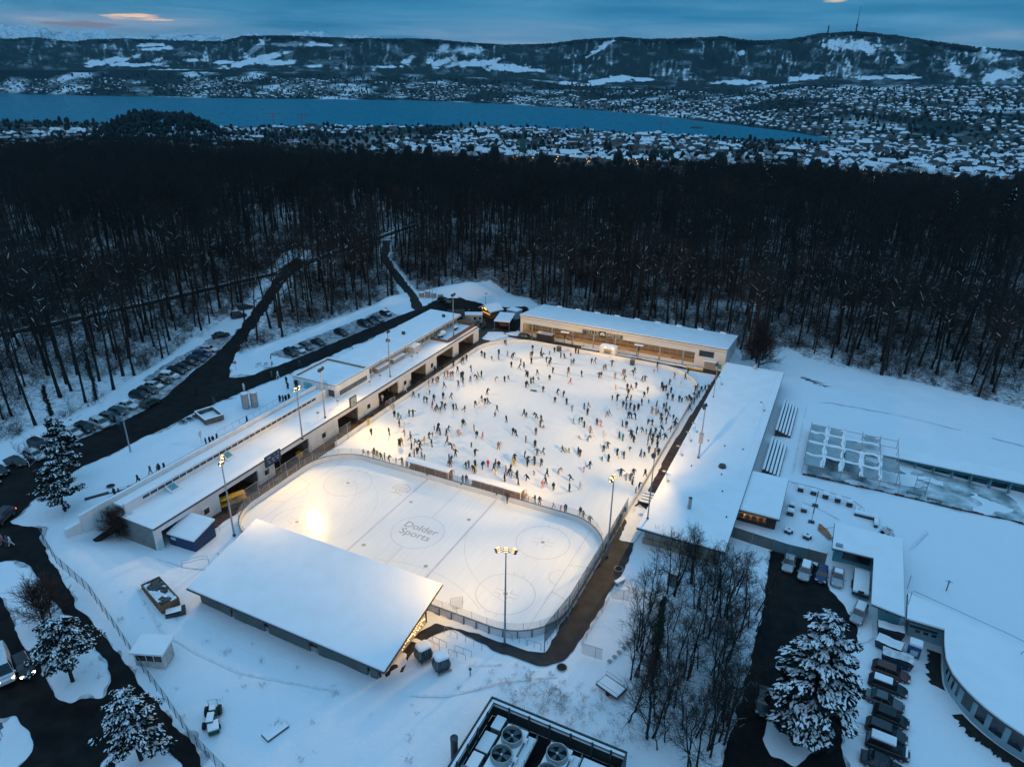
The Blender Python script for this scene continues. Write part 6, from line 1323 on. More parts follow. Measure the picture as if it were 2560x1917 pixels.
def pine(loc, h, spread, label, seed, clear=.28, nb=34, leaves=5200, snow=900, cone=False, twist=0):
    g = random.Random(seed); t = thing('pine_tree', label, 'tree', loc, group='snow laden pines round the grounds'); pts = [Vector((g.gauss(0, .12)*i/4, g.gauss(0, .12)*i/4, h*i/8*.97)) for i in range(9)]
    MB().tube(pts, [.30*h/12*(1-i/8*.85) for i in range(9)], 8).build('trunk', BARK, t, smooth=True)
    sg, cs, rs = [], [], []
    for j in range(nb):
        f = clear+(1-clear)*(j+g.random())/nb; i = min(7, int(f*8)); p = pts[i].lerp(pts[i+1], f*8-i); a = j*2.4+g.uniform(-.6, .6); u = (f-clear)/(1-clear)
        L_ = spread*((1-u)**.8*.95+.10 if cone else (1-u)**.62*(.70+.30*min(1, u*3.5))+.07)*g.uniform(.65, 1.12); el = g.uniform(-.15, .3)-(.25 if cone else -.05); d = Vector((math.cos(a)*math.cos(el), math.sin(a)*math.cos(el), math.sin(el)))
        e_ = p+d*L_; sg.append((*p, *e_, .09*h/12, .03))
        for q in ((.45, .42), (.72, .5), (1., .46)):
            c = p+d*L_*q[0]+Vector((g.gauss(0, .25), g.gauss(0, .25), g.gauss(0, .18)))*L_*.25; cs.append(tuple(c)); rs.append((.35+.16*L_)*q[1]*2*g.uniform(.7, 1.25)); sg.append((*(p+d*L_*q[0]*.8), *c, .035, .015))
    V, F = prisms(sg); t_ = link('branches', npmesh('branches', V, F, BARK), t)
    V, F = leaf_cloud(cs, rs, leaves, .17*h/12+.05, seed); link('crown', npmesh('crown', V, F, NEEDLE), t)
    # snow lies on the upper side of the clumps
    g2 = np.random.RandomState(seed+9); i = g2.randint(len(cs), size=snow); C_ = np.asarray(cs)[i]; r_ = np.asarray(rs)[i]; th = g2.uniform(0, 6.28, snow); q = np.sqrt(g2.uniform(0, 1, snow))*.95
    top = C_+np.stack([np.cos(th)*q*r_, np.sin(th)*q*r_, r_*.5*np.sqrt(np.maximum(0, 1-q*q))+.03], 1); n_ = 6; s_ = g2.uniform(.035, .115, snow)*(h/13+.25)
    ang = np.arange(n_)*2*math.pi/n_; jit = g2.uniform(.5, 1.3, (snow, n_)); ph = np.arctan2(top[:, 1], top[:, 0])+g2.normal(0, .5, snow); el_ = g2.uniform(1.3, 2.6, snow); dr = g2.uniform(.1, .7, snow)
    lx = np.cos(ang)*s_[:, None]*jit*el_[:, None]; ly = np.sin(ang)*s_[:, None]*jit
    ringv = np.stack([top[:, None, 0]+lx*np.cos(ph)[:, None]-ly*np.sin(ph)[:, None], top[:, None, 1]+lx*np.sin(ph)[:, None]+ly*np.cos(ph)[:, None], top[:, None, 2]-lx*dr[:, None]+ly*g2.normal(0, .3, (snow, 1))], -1)
    apex = top+np.array([[0, 0, 1.]])*s_[:, None]*.45; V = np.concatenate([ringv, apex[:, None]], 1).reshape(-1, 3); o = np.arange(snow)[:, None]*(n_+1)
    F = np.concatenate([o+np.array([[k_, (k_+1) % n_, n_]]) for k_ in range(n_)]); link('snow_load', npmesh('snow_load', V, F, TREESNOW, smooth=True), t); return t
pine((62.6,-12,0), 17.5, 5.6, 'huge snow laden pine standing in the car park island', 1, .08, 84, 42000, 6400)
pine((-50.2,-26.8,gz(-50.2,-26.8)), 9.5, 3.6, 'dark wide pine with snowy tips beside the concrete wall and ramp', 2, .22, 40, 11000, 950)
pine((-58.3,-20.4,4.9), 12.5, 3.2, 'tall narrow roadside pine with ragged snowy tiers', 3, .30, 40, 10000, 1300)
pine((-20.6,-46.9,gz(-20.6,-46.9)), 10, 4.0, 'open crowned pine on the traffic island behind the dark car', 4, .34, 40, 10000, 1500)
pine((-4.4,-50.2,0.2), 10.5, 3.9, 'dense snowy pine at the bottom edge near the mesh fence', 5, .20, 50, 15000, 2100)
# small bare trees and shrubs
SM = tree_meshes('s', TWIG, 411, 7, .14, .30, 3.0, 9, 3, 4, .014, .7, .02, 1, .5); t = link('bare_tree', SM[0], None, (-63.2,-23.5,4.9)); link('crown', SM[1], t); tag(t, 'small bare tree with snow lined branches beside the dark road', 'tree')
SM = tree_meshes('s', TWIGRED, 412, 6.5, .12, .12, 3.1, 13, 3, 5, .015, 1., .02, 3, .05); t = link('bare_tree', SM[0], None, (-31.8,-42.6,gz(-31.8,-42.6))); link('crown', SM[1], t); tag(t, 'reddish round bare tree on the traffic island above the open pine', 'tree')
SM = tree_meshes('s', TWIG, 413, 12.5, .2, .12, 4.2, 22, 3, 5, .02, 1.05, .02, 3, .0); t = link('bare_tree', SM[0], None, (40.8,101.5,0)); link('crown', SM[1], t); tag(t, 'dense round bare tree at the corner between curling hall and right building', 'tree')
SM = tree_meshes('s', TWIGRED, 414, 4.2, .08, .05, 2.3, 12, 3, 5, .014, .8, .02, 3, .05); t = link('bare_shrub', SM[0], None, (-42.4,-23.8,1.4)); link('crown', SM[1], t); tag(t, 'tangled brown shrub at the near corner of the left building', 'shrub')
def ivy_trunk(x, y, h, label, r=.55):
    t = thing('ivy_tree', label, 'tree', (x, y, gz(x, y))); MB().tube([(0,0,0),(.15,.1,h*.5),(.1,.3,h)], [.22,.17,.08], 7).build('trunk', BARK, t)
    g = random.Random(int(x*10)); cs = [(.15*math.sin(q*.4)+g.gauss(0,.1), g.gauss(0,.15), h*(.05+.9*q/16)) for q in range(17)]; V, F = leaf_cloud(cs, [r*g.uniform(.6,1.2)*(1.15-.5*q/16) for q in range(17)], 2600, .14, int(x)+90, 1.1); link('ivy_leaves', npmesh('ivy', V, F, IVY), t)
    sg = []
    for q in range(20): a = q*2.4; p = Vector((.1,.2,h*g.uniform(.45,1))); e_ = p+Vector((math.cos(a)*2.2,math.sin(a)*2.2,g.uniform(.6,2.4))); sg.append((*p,*e_,.05,.015)); sg.append((*e_,*(e_+Vector((g.gauss(0,.7),g.gauss(0,.7),.8))),.02,.012))
    V, F = prisms(sg); link('branches', npmesh('branches', V, F, TWIG), t)
ivy_trunk(44.2,-13.4,11,'thick ivy clad tree in the grove beside the car park',.95); ivy_trunk(43.1,-6.4,8.,'ivy clad fork with two snowy knobs near the grove path side',.6)
ivy_trunk(-82.6,2.4,12,'ivy wrapped trunk standing right behind the parked cars'); ivy_trunk(-84.6,-6.5,7,'thin ivy wrapped stump left behind the parked cars'); ivy_trunk(-71.5,96.5,9,'dark ivy bush tree beside the path entering the wood')
SPR = [(-150,300),(-95,330),(-60,360),(10,345),(62,330),(118,300),(150,330),(-240,330),(95,285),(-30,400)]
for i, (x, y) in enumerate(SPR): pine((x, y, gz(x, y)), 29+i % 4*2, 4.2, f'dark pointed spruce rising above the bare canopy, {ORD[i]} of ten from its near left' if False else f'dark pointed spruce above the bare canopy, {ORD[sorted(range(10), key=lambda q: float(polar(*SPR[q])[0])).index(i)]} from left', 40+i, .3, 46, 2600, 90, True)
# ------------------------------------------------------------------ town below and across the lake
HWALL = [mat('town_wall_'+str(i), c, .8, .12, .05) for i, c in enumerate([(.20,.19,.175),(.14,.13,.12),(.25,.24,.22),(.09,.075,.068),(.17,.14,.11)])]
HWIN = mat('town_window', (.02,.025,.03), .3, .2, 1); HLIT = mat('town_lit_window', (.9,.6,.3), .5, .05, 1, emit=(1,.50,.16), estr=3.5)
HSNOW = mat('town_roof_snow', (.72,.76,.80), .8, .05, .02); HDARK = mat('town_roof_dark', (.05,.048,.05), .8, .2, .1)
def house(L_, W, h, kind, g=0):
    k = MB().box(-L_/2, L_/2, -W/2, W/2, -6, h, 0); o_ = .6
    if kind == 'flat': k.box(-L_/2-.3, L_/2+.3, -W/2-.3, W/2+.3, h+.003, h+.7, 1)
    else:
        rh = W*.36; ri = L_/2-(W*.4 if kind == 'hip' else 0)
        k.add([(-L_/2-o_,-W/2-o_,h-.1),(L_/2+o_,-W/2-o_,h-.1),(L_/2+o_,W/2+o_,h-.1),(-L_/2-o_,W/2+o_,h-.1),(-ri,0,h+rh),(ri,0,h+rh)], [(0,1,5,4),(2,3,4,5),(1,2,5),(3,0,4),(0,3,2,1)], [1,1,1 if kind == 'hip' else 0,1 if kind == 'hip' else 0,0])
        k.box(L_*.18, L_*.18+1, -.5, .5, h+rh*.5, h+rh+1.2, 0)
    for f in range(int(h//3)):
        z = 1+f*3
        for i in range(int(L_//3)):
            x = -L_/2+1+i*3
            for s in (-1, 1): k.add([(x,s*(W/2+.03),z),(x+1.4,s*(W/2+.03),z),(x+1.4,s*(W/2+.03),z+1.6),(x,s*(W/2+.03),z+1.6)], [(0,1,2,3)], 3 if (i*7+f*3+g) % 13 == 0 else 2)
    return k
HK = [house(*a) for a in [(16,12,9,'gable'),(14,13,10,'hip'),(24,13,12,'gable',3),(18,14,12,'hip',5),(30,15,13,'flat',7),(12,11,8,'gable',2),(40,16,15,'hip',11),(22,20,16,'flat',13)]]
HN = ['gabled','square hipped','long gabled','stout hipped','long flat roofed','small gabled','very long hipped','blocky flat roofed']
tg2 = random.Random(21)
def in_lake(x, y):
    az, r = polar(x, y); a = np.interp(az, na_, nr_); b_ = np.where(az < lim_az, np.interp(az, fa_, fr_), 0); return (r > a-25) & (r < b_+25)
na_ = np.array([polar(*onplane(x, y, LAKE_Z))[0] for x, y in ns]).astype(float); nr_ = np.array([polar(*onplane(x, y, LAKE_Z))[1] for x, y in ns]).astype(float)
fa_ = np.array([polar(*onplane(x, y, LAKE_Z))[0] for x, y in fs]).astype(float); fr_ = np.array([polar(*onplane(x, y, LAKE_Z))[1] for x, y in fs]).astype(float); lim_az = float(na_[-1])
def candidates(r0_, r1_, step, a0=-.66, a1=.66):
    s = step; X, Y = np.meshgrid(np.arange(-6500, 5200, s), np.arange(0, 6800, s)); ang = fbm(X/1500, Y/1500, 2)
    X = X+nr.uniform(-.32, .32, X.shape)*s; Y = Y+nr.uniform(-.32, .32, Y.shape)*s
    az, r = polar(X, Y); k = (az > a0) & (az < a1) & (r > r0_) & (r < r1_) & ~in_lake(X, Y); return X[k], Y[k], az[k], r[k]
houses = []
X, Y, az, r = candidates(640, 2750, 25)
park = fbm(X/190+5, Y/190, 3); edge = np.maximum(woodedge(az)+70, 1020)
k = (r > edge) & (park > .42)
# near bank only reaches to the lake; on the right it runs on
k &= (r < np.interp(az, na_, nr_)-10) | (az > lim_az)
for x, y, a, rr in zip(X[k], Y[k], az[k], r[k]): houses.append((x, y, rr, float(H(x, y))))
X, Y, az, r = candidates(2300, 6300, 38)
s_ = shore_r(az); f_ = np.interp(az, AZ, rf); t_ = (r-s_)/(f_-s_); dens = fbm(X/260+1, Y/260+9, 3)
lim = np.interp(az, [-.66, -.3, .05, .2, .66], [.72, .74, .62, .80, .96])
k = ((r > s_+12) & (t_ < lim) & (dens > .40) | (az > lim_az) & (r > 2740) & (t_ < .95) & (dens > .40)) & ~((az > .06) & (az < .2) & (t_ > .40) & (t_ < .62))
for x, y, a, rr in zip(X[k], Y[k], az[k], r[k]): houses.append((x, y, rr, Hhill(x, y)))
houses.sort(key=lambda q: q[2]); print('houses', len(houses))
hx = np.array([h[:2] for h in houses]); hz_ = np.array([h[3] for h in houses]); vis = inframe(hx[:, 0], hx[:, 1], hz_, hz_+12); houses = [h for h, v in zip(houses, vis) if v]
NH = 290
hm = {}; hl = {}
def hzone(x, y, r):
    a = float(polar(x, y)[0]); c = 'below the dark hill wood' if a < -.4 else 'left of the green spire' if a < .02 else 'between green spire and clock tower' if a < .16 else 'right of the clock tower' if a < .36 else 'at the right end of the town'
    return c
for x, y, r_, z in houses[:NH]:
    v = tg2.choices(range(8), [4, 4, 3, 3, 1.4, 3, 1, 1])[0]; w_ = tg2.randrange(5); hl.setdefault(f'{["cream","tan","pale","dark","ochre"][w_]} {HN[v]} snow-roofed house {hzone(x, y, r_)}', []).append((v, w_, x, y, z))
for lb_, rs in hl.items():
    rs.sort(key=lambda q: polar(q[2], q[3])[0])
    for i, (v, w_, x, y, z) in enumerate(rs):
        if v not in hm: hm[v] = HK[v].mesh('house', [HWALL[0], HSNOW, HWIN, HLIT])
        o = link('house', hm[v], None, (x, y, z), fbm(x/600, y/600, 2)*9+tg2.choice([0, 1.571])+tg2.gauss(0, .1), tg2.uniform(.52, .85)); o.material_slots[0].link = 'OBJECT'; o.material_slots[0].material = HWALL[w_]
        tag(o, lb_ if len(rs) == 1 or len(rs) > 10 else lb_+f', {ORD[i]} from left', 'house', 'snow roofed houses of the town')
# all farther houses: one mass
VV, FF, MI, off = [], [], [], 0
simple = [house(*a) for a in [(16,12,5,'gable'),(14,13,6,'hip'),(26,13,8,'gable'),(20,14,9,'hip'),(34,15,9,'flat'),(13,11,5,'gable'),(46,16,10,'hip')]]
for s in simple:
    keep = [i for i, m_ in enumerate(s.m) if m_ < 2]; s.f = [s.f[i] for i in keep]; s.m = [s.m[i] for i in keep]
arr = [(np.array(s.v), s.f, s.m) for s in simple]
fv, ff, fm = [], [], []
for x, y, r_, z in houses[NH:]:
    v, f, m_ = arr[tg2.choices(range(7), [4, 4, 3, 3, 1.6, 3, 1])[0]]; a = float(fbm(x/600, y/600, 2))*9+tg2.choice([0, 1.571])+tg2.gauss(0, .12); s = tg2.uniform(.6, 1.0); ca, sa_ = math.cos(a)*s, math.sin(a)*s
    fv.append(np.stack([v[:, 0]*ca-v[:, 1]*sa_+x, v[:, 0]*sa_+v[:, 1]*ca+y, v[:, 2]*s*tg2.uniform(.9, 1.5)+z], -1)); w_ = tg2.randrange(4); dk = tg2.random() < .36
    ff += [[i+off for i in q] for q in f]; fm += [w_ if q == 0 else (5 if dk else 4) for q in m_]; off += len(v)
me = bpy.data.meshes.new('distant_town'); me.from_pydata(np.concatenate(fv).tolist(), [], ff)
for m_ in HWALL[:4]+[HSNOW, HDARK]: me.materials.append(m_)
me.polygons.foreach_set('material_index', fm); me.update(); struct(link('distant_town', me), 'stuff')
# street and garden trees of the town: dark clumps, one mass
TT = mat('town_trees', (.008,.013,.012), .95, .5, .04)
bl = bmesh.new(); bmesh.ops.create_icosphere(bl, subdivisions=2, radius=1); ico = np.array([v.co[:] for v in bl.verts]); icf = np.array([[v.index for v in f.verts] for f in bl.faces]); bl.free()
X, Y, az, r = candidates(560, 6300, 25); pk = fbm(X/150+25, Y/150+3, 3); edge2 = woodedge(az)+25
k = (r > edge2) & ((pk > .49) | (nr.rand(len(X)) < .34)) & ((r < np.interp(az, na_, nr_)) | (az > lim_az) | (r > shore_r(az))) & ((r-shore_r(az))/(np.interp(az, AZ, rf)-shore_r(az)) < .9) & (nr.rand(len(X)) < np.where(r > 2700, .42, .85))
sz_ = None; X, Y, r = X[k], Y[k], r[k]; Z = np.where(r < 2740, H(X, Y), [Hhill(a, b_) if c > 2500 else 0 for a, b_, c in zip(X, Y, r)])
# wooded knoll at the left shore and the wood belts
kx, ky = [], []
c0 = np.array(onplane(350, 292, -122)); uu = np.array([*RGT])
for _ in range(1000):
    a = tg2.uniform(-1, 1); b_ = tg2.uniform(-1, 1); p = c0+uu*a*170+FWD*b_*170; kx.append(p[0]); ky.append(p[1])
n0 = len(X); X = np.concatenate([X, kx]); Y = np.concatenate([Y, ky]); dk = np.hypot(((X-c0[0])*uu[0]+(Y-c0[1])*uu[1])/170, ((X-c0[0])*FWD[0]+(Y-c0[1])*FWD[1])/170)
Z = np.concatenate([Z, H(X[n0:], Y[n0:])+66*np.exp(-(dk[n0:]*1.1)**4)])
n_ = len(X); print('town trees', n_)
jit = 1+.55*(nr.rand(n_, len(ico), 1)-.5); sc_ = nr.uniform(3, 6.5, n_); tall = np.where(nr.rand(n_) < .18, 2.0, 1.05)
V = ico[None]*jit*np.stack([sc_, sc_, sc_*tall], 1)[:, None]+np.stack([X, Y, Z+sc_*tall*.75], 1)[:, None]; F = icf[None]+(np.arange(n_)*len(ico))[:, None, None]
struct(link('town_trees', npmesh('town_trees', V.reshape(-1, 3), F.reshape(-1, 3), TT)), 'stuff')
# ridge-top wood on the far hills for a ragged skyline
a = nr.uniform(R(-40), R(40), 5200); tt = nr.uniform(.93, 1.02, 5200); r = np.interp(a, AZ, rf)+(np.interp(a, AZ, rg)-np.interp(a, AZ, rf))*tt; x, y = frompolar(a, r); zt = np.interp(a, AZ, zr)-4
s_ = nr.uniform(6, 11, 5200); jit = 1+.5*(nr.rand(5200, len(ico), 1)-.5); V = ico[None]*jit*np.stack([s_*.8, s_*.8, s_*1.2], 1)[:, None]+np.stack([x, y, zt+(tt-1)*np.where(tt < 1, 250, -250)], 1)[:, None]
struct(link('ridge_wood', npmesh('ridge_wood', V.reshape(-1, 3), (icf[None]+(np.arange(5200)*len(ico))[:, None, None]).reshape(-1, 3), TT)), 'stuff')
# landmarks
COPPER = mat('copper_green', (.02,.09,.07), .6, .2, .2)
def tower(px, py, z, w_, h, sp, label, m_=None, roofm=None):
    x, y = onplane(px, py, z); t = thing('church_tower', label, 'tower', (x, y, z-10)); MB().box(-w_/2, w_/2, -w_/2, w_/2, 0, h+10).build('shaft', m_ or HWALL[1], t)
    MB().loft([[(-w_*.56,-w_*.56,h+10.02),(w_*.56,-w_*.56,h+10.02),(w_*.56,w_*.56,h+10.02),(-w_*.56,w_*.56,h+10.02)],[(-w_*.2,-w_*.2,h+10+sp*.45),(w_*.2,-w_*.2,h+10+sp*.45),(w_*.2,w_*.2,h+10+sp*.45),(-w_*.2,w_*.2,h+10+sp*.45)],[(-.2,-.2,h+10+sp),(.2,-.2,h+10+sp),(.2,.2,h+10+sp),(-.2,.2,h+10+sp)]]).build('spire', roofm or COPPER, t)
    f = MB().box(-1.6, 1.6, -w_/2-.2, -w_/2-.03, h+2, h+5.2).build('clock_face', HWALL[2], t); return t
tower(1128, 352, -62, 9, 18, 36, 'church tower with tall pointed green copper spire above the forest edge'); tower(1203, 358, -60, 10, 12, 20, 'squat church tower with dark cap beside the green spire', None, HDARK); tower(1372, 342, -80, 8, 30, 6, 'plain square clock tower in the middle of the town', None, HDARK)
def crane(px, py, z, h, label):
    x, y = onplane(px, py, z); t = thing('tower_crane', label, 'crane', (x, y, z)); RED = mat('crane_red', (.45,.06,.04), .5, .1, 1); MB().box(-.8,.8,-.8,.8,0,h).build('mast', RED, t); MB().obox((8,0,h-1), 46,1.2,1.4,.5).build('jib', RED, t)
crane(592, 274, -130, 42, 'small red tower crane at the lakeshore left of the headland'); crane(653, 275, -131, 42, 'red tower crane at the lakeshore nearer the town centre'); crane(1425, 290, -132, 40, 'red tower crane by the shore in front of the ferry')
x, y = onplane(1503, 277, LAKE_Z+1); t = thing('ferry_boat', 'dark passenger ferry alone on the lake off the town', 'boat', (x, y, LAKE_Z+.6), .3)
MB().loft([[(-24,-4,0),(-24,4,0),(-24,4,3),(-24,-4,3)],[(14,-5,0),(14,5,0),(14,5,3.2),(14,-5,3.2)],[(26,-.5,.3),(26,.5,.3),(27,.5,4),(27,-.5,4)]]).build('hull', mat('ferry_hull', (.06,.07,.08), .6, .1, 1), t); MB().box(-18, 12, -3.6, 3.6, 3.1, 6.2).build('cabin', mat('ferry_cabin', (.20,.22,.24), .6, .1, 1), t); MB().box(-18.5, 12.5, -4, 4, 6.203, 6.6).build('roof', HDARK, t)
az0 = az_el(1848, 69)[0]; r = float(np.interp(az0, AZ, rg)); x, y = frompolar(az0, r); zb = float(np.interp(az0, AZ, zr)); t = thing('radio_mast', 'tall slender radio mast on the summit of the right hill', 'mast', (float(x), float(y), zb-8))
hh = (69-29)*r/1518; MB().tube([(0,0,0),(0,0,hh*.3)], [6,4.5], 8).build('shaft', HDARK, t); MB().tube([(0,0,hh*.28),(0,0,hh*.34)], [8,8], 10).build('platform', HDARK, t); MB().tube([(0,0,hh*.3),(0,0,hh+8)], [3.0,1.2], 8).build('antenna', HDARK, t)
az0 = az_el(1787, 73)[0]; r = float(np.interp(az0, AZ, rg)); x, y = frompolar(az0, r); zb = float(np.interp(az0, AZ, zr)); t = thing('lookout_tower', 'small lattice lookout tower left of the tall radio mast', 'tower', (float(x), float(y), zb-6)); hh = 15*r/1518
MB().tube([(0,0,0),(0,0,hh)], [7,3], 6).build('lattice', HDARK, t); MB().tube([(0,0,hh*.6),(0,0,hh*.72)], [7,7], 8).build('platform', HDARK, t)
# ------------------------------------------------------------------ corner by the hall: chalet, container, canopy
t = thing('market_chalet', 'wooden market chalet with snowy gable roof and glowing open counter', 'hut', (-41.2, 106.6, 0), R(-28))
k = MB(); k.box(-2.6,2.6,2.0,2.15,0,2.4); k.box(-2.6,-2.45,-2.0,2.0,0,2.4); k.box(2.45,2.6,-2.0,2.0,0,2.4); k.box(-2.45,2.45,-2.1,-1.95,0,1.0); k.build('wall', WOOD, t)
for y in (-2.05, 2.05): MB().add([(-2.6,y,2.41),(2.6,y,2.41),(0,y,3.75)], [(0,1,2)]).build('gable', WOOD, t)
for s in (-1, 1): MB().add([(0,-2.7,3.8),(s*3.1,-2.7,2.2),(s*3.1,2.7,2.2),(0,2.7,3.8),(0,-2.7,4.05),(s*3.1,-2.7,2.48),(s*3.1,2.7,2.48),(0,2.7,4.05)], [(0,1,2,3),(7,6,5,4),(0,4,5,1),(1,5,6,2),(2,6,7,3),(3,7,4,0)]).build('roof_snow', ROOFSNOW, t)
MB().box(-.9,.9,-2.14,-2.1,2.55,3.05).build('lit_sign', mat('lit_sign', (1,.7,.2), .5, .2, 4, emit=(1,.55,.12), estr=2), t)
for x in (-1.6,-.5,.6,1.7): MB().box(x-.35,x+.35,-1.9,-1.5,1.02,1.3).build('lit_goods', mat('lit_goods', (1,.45,.15), .5, .3, 5, emit=(1,.35,.08), estr=.8), t)
for x in (-2,0,2): MB().box(x-.1,x+.1,-2.0,-1.8,2.25,2.38).build('lamp', WARMLAMP, t)
t = thing('site_container', 'grey container with snowy roof behind a row of little fir trees', 'container', (-43.4, 98.6, 0), R(27))
MB().box(-3,3,-1.25,1.25,0,2.55).build('body', mat('grey_blue_panel', (.30,.34,.36), .6, .1, 1), t); MB().box(-3.05,3.05,-1.3,1.3,2.553,2.85).build('roof_snow', ROOFSNOW, t, bevel=.06)
MB().box(.4,1.1,-1.29,-1.253,1.2,2.0).build('window', GLASS, t); MB().box(1.9,2.6,-1.29,-1.253,1.2,2.0).build('window', GLASS, t)
t = thing('small_container', 'small pale blue container with snowy roof left of the curling hall', 'container', (-33.9, 108.5, 0), R(-12))
MB().box(-1.9,1.9,-1.5,1.5,0,2.5).build('body', mat('pale_blue_panel', (.32,.40,.45), .6, .08, 1), t); MB().box(-2,2,-1.6,1.6,2.503,2.8).build('roof_snow', ROOFSNOW, t, bevel=.06); MB().box(-.1,-.04,-1.53,-1.503,.1,2.4).build('door_joint', DARK, t)
t = thing('market_canopy', 'four-legged canopy with flat snowy roof over a dim bar near the hall', 'canopy', (-33.0, 99.8, 0), R(14))
MB().box(-2.4,2.4,-4.2,4.2,2.7,2.82).build('frame', STEEL, t); MB().box(-2.45,2.45,-4.25,4.25,2.823,3.0).build('roof_snow', ROOFSNOW, t, bevel=.05)
for x in (-2.25,2.25):
    for y in (-4.05,4.05): MB().tube([(x,y,0),(x,y,2.7)], .06, 6).build('post', STEEL, t)
MB().box(-1.6,1.0,-.3,3.6,0,1.15).build('bar_counter', WOOD, t); MB().box(-1.2,.4,.4,3.0,1.153,1.5).build('bar_goods', mat('bar_goods', (.12,.06,.03), .7, .5, 4), t)
def fir(x, y, z, h, label, seed):
    t = thing('fir_tree', label, 'tree', (x, y, z)); MB().tube([(0,0,0),(0,0,h*.95)], [.06,.02], 6).build('trunk', BARK, t); g = random.Random(seed)
    cs = []; rs = []
    for j in range(26): u = j/26; a = j*2.4; L_ = h*.33*(1-u)+.06; cs.append((math.cos(a)*L_*.6, math.sin(a)*L_*.6, h*(.12+.85*u))); rs.append(L_*.62+.05)
    V, F = leaf_cloud(cs, rs, 900, .11, seed, .5); link('crown', npmesh('crown', V, F, NEEDLE), t); V, F = leaf_cloud([(c[0], c[1], c[2]+.06) for c in cs], [r*.8 for r in rs], 110, .13, seed+5, .2); link('snow_load', npmesh('snow', V, F, TREESNOW), t)
for i, (x, y, h, lb_) in enumerate([(-39.6,94.6,2.6,'little dark fir nearest the brown terrace wall'),(-38.4,96.6,2.2,'little snowy fir in front of the grey container'),(-40.6,97.2,2.0,'squat little fir at the container corner'),(-37.6,94.0,1.6,'tiny fir standing alone on the snow by the paving'),(-46.2,101.2,3.0,'snow dusted fir leaning on the back of the grey container')]): fir(x, y, 0, h, lb_, 60+i)
t = thing('tarped_trailer', 'dark humped tarpaulin trailer behind the end wall of the upper wing', 'trailer', (-46.2, 93.2, 2.6), R(35))
rings = [[(x,-1.2,.5),(x,-1.2,1.7),(x,-.6,2.4),(x,.6,2.4),(x,1.2,1.7),(x,1.2,.5)] for x in (-2.6,-2.2,2.2,2.6)]; MB().loft(rings).build('tarpaulin', mat('dark_tarp', (.02,.024,.028), .6, .4, 1.5), t)
for s in (-1,1): MB().tube([(.2,s*1.0,.35),(.2,s*1.2,.35)], .35, 12).build('wheel', TYRE, t)
t = thing('timber_fence', 'grey board fence between the terrace and the grey container', 'fence'); wallpath([(-45.6,88.2),(-44.4,92.2),(-42.4,95.2)], 1.9, .08, mat('grey_boards', (.16,.16,.16), .8, .2, 4, stretch=(4,4,.3)), 'board', t, .6)
for x, y in ((-45.6,88.2),(-44.4,92.2),(-42.4,95.2)): MB().box(x-.07,x+.07,y-.07,y+.07,0,2.7).build('post', DARK, t)
for i, (x, y, h) in enumerate([(-61.5,98.2,1.6),(-60.0,99.4,2.2),(-58.4,100.4,1.9),(-56.6,101.6,1.4)]):
    t = thing('pallet_stack', 'stack of grey crates on pallets by the forest path, '+['lowest by the path','tallest of the four','second tallest beside the tallest','shortest beside the black car'][i], 'pallets', (x, y, gz(x, y)), R(15))
    for j in range(int(h/.5)): MB().box(-.7,.7,-.55,.55,j*.5+.1,j*.5+.48).build('crate', CONC, t); MB().box(-.72,.72,-.57,.57,j*.5,j*.5+.09).build('pallet', WOOD, t)
    MB().box(-.72,.72,-.57,.57,int(h/.5)*.5,int(h/.5)*.5+.2).build('snow_cap', ROOFSNOW, t, bevel=.05)

# ------------------------------------------------------------------ left plateau odds and ends
for x, lb_ in ((-52.1,'grey upright drum tank with snowy lid, the nearer of two'), (-51.2,'grey upright drum tank with snowy lid, the farther of two')):
    y = 14.6 if x < -52 else 16.2; t = thing('drum_tank', lb_, 'tank', (x, y, gz(x, y))); MB().tube([(0,0,0),(0,0,3.3)], .75, 18).build('drum', CONC, t, smooth=False); MB().tube([(0,0,3.303),(0,0,3.5)], [.76,.6], 18).build('snow_cap', ROOFSNOW, t); MB().tube([(0,0,1.6),(0,0,1.75)], .78, 18).build('band', STEEL, t)
t = thing('open_basin', 'open rectangular concrete basin half filled with snow', 'basin', (-54.6, 7.2, gz(-54.6, 7.2)), R(-20))
k = MB(); k.box(-2.6,2.6,-1.9,-1.7,0,1.1); k.box(-2.6,2.6,1.7,1.9,0,1.1); k.box(-2.6,-2.4,-1.7,1.7,0,1.1); k.box(2.4,2.6,-1.7,1.7,0,1.1); k.build('basin_wall', mat('dark_concrete', (.10,.11,.115), .8, .2, 2), t); k = MB(); k.box(-2.62,2.62,-1.92,-1.68,1.103,1.25); k.box(-2.62,-2.38,-1.68,1.92,1.103,1.25); k.box(-2.38,2.62,1.68,1.92,1.103,1.25); k.box(2.38,2.62,-1.68,1.68,1.103,1.25); k.build('snow_cap', ROOFSNOW, t); MB().box(-2.4,2.4,-1.7,1.7,.0,.25).build('snow_fill', ROOFSNOW, t)
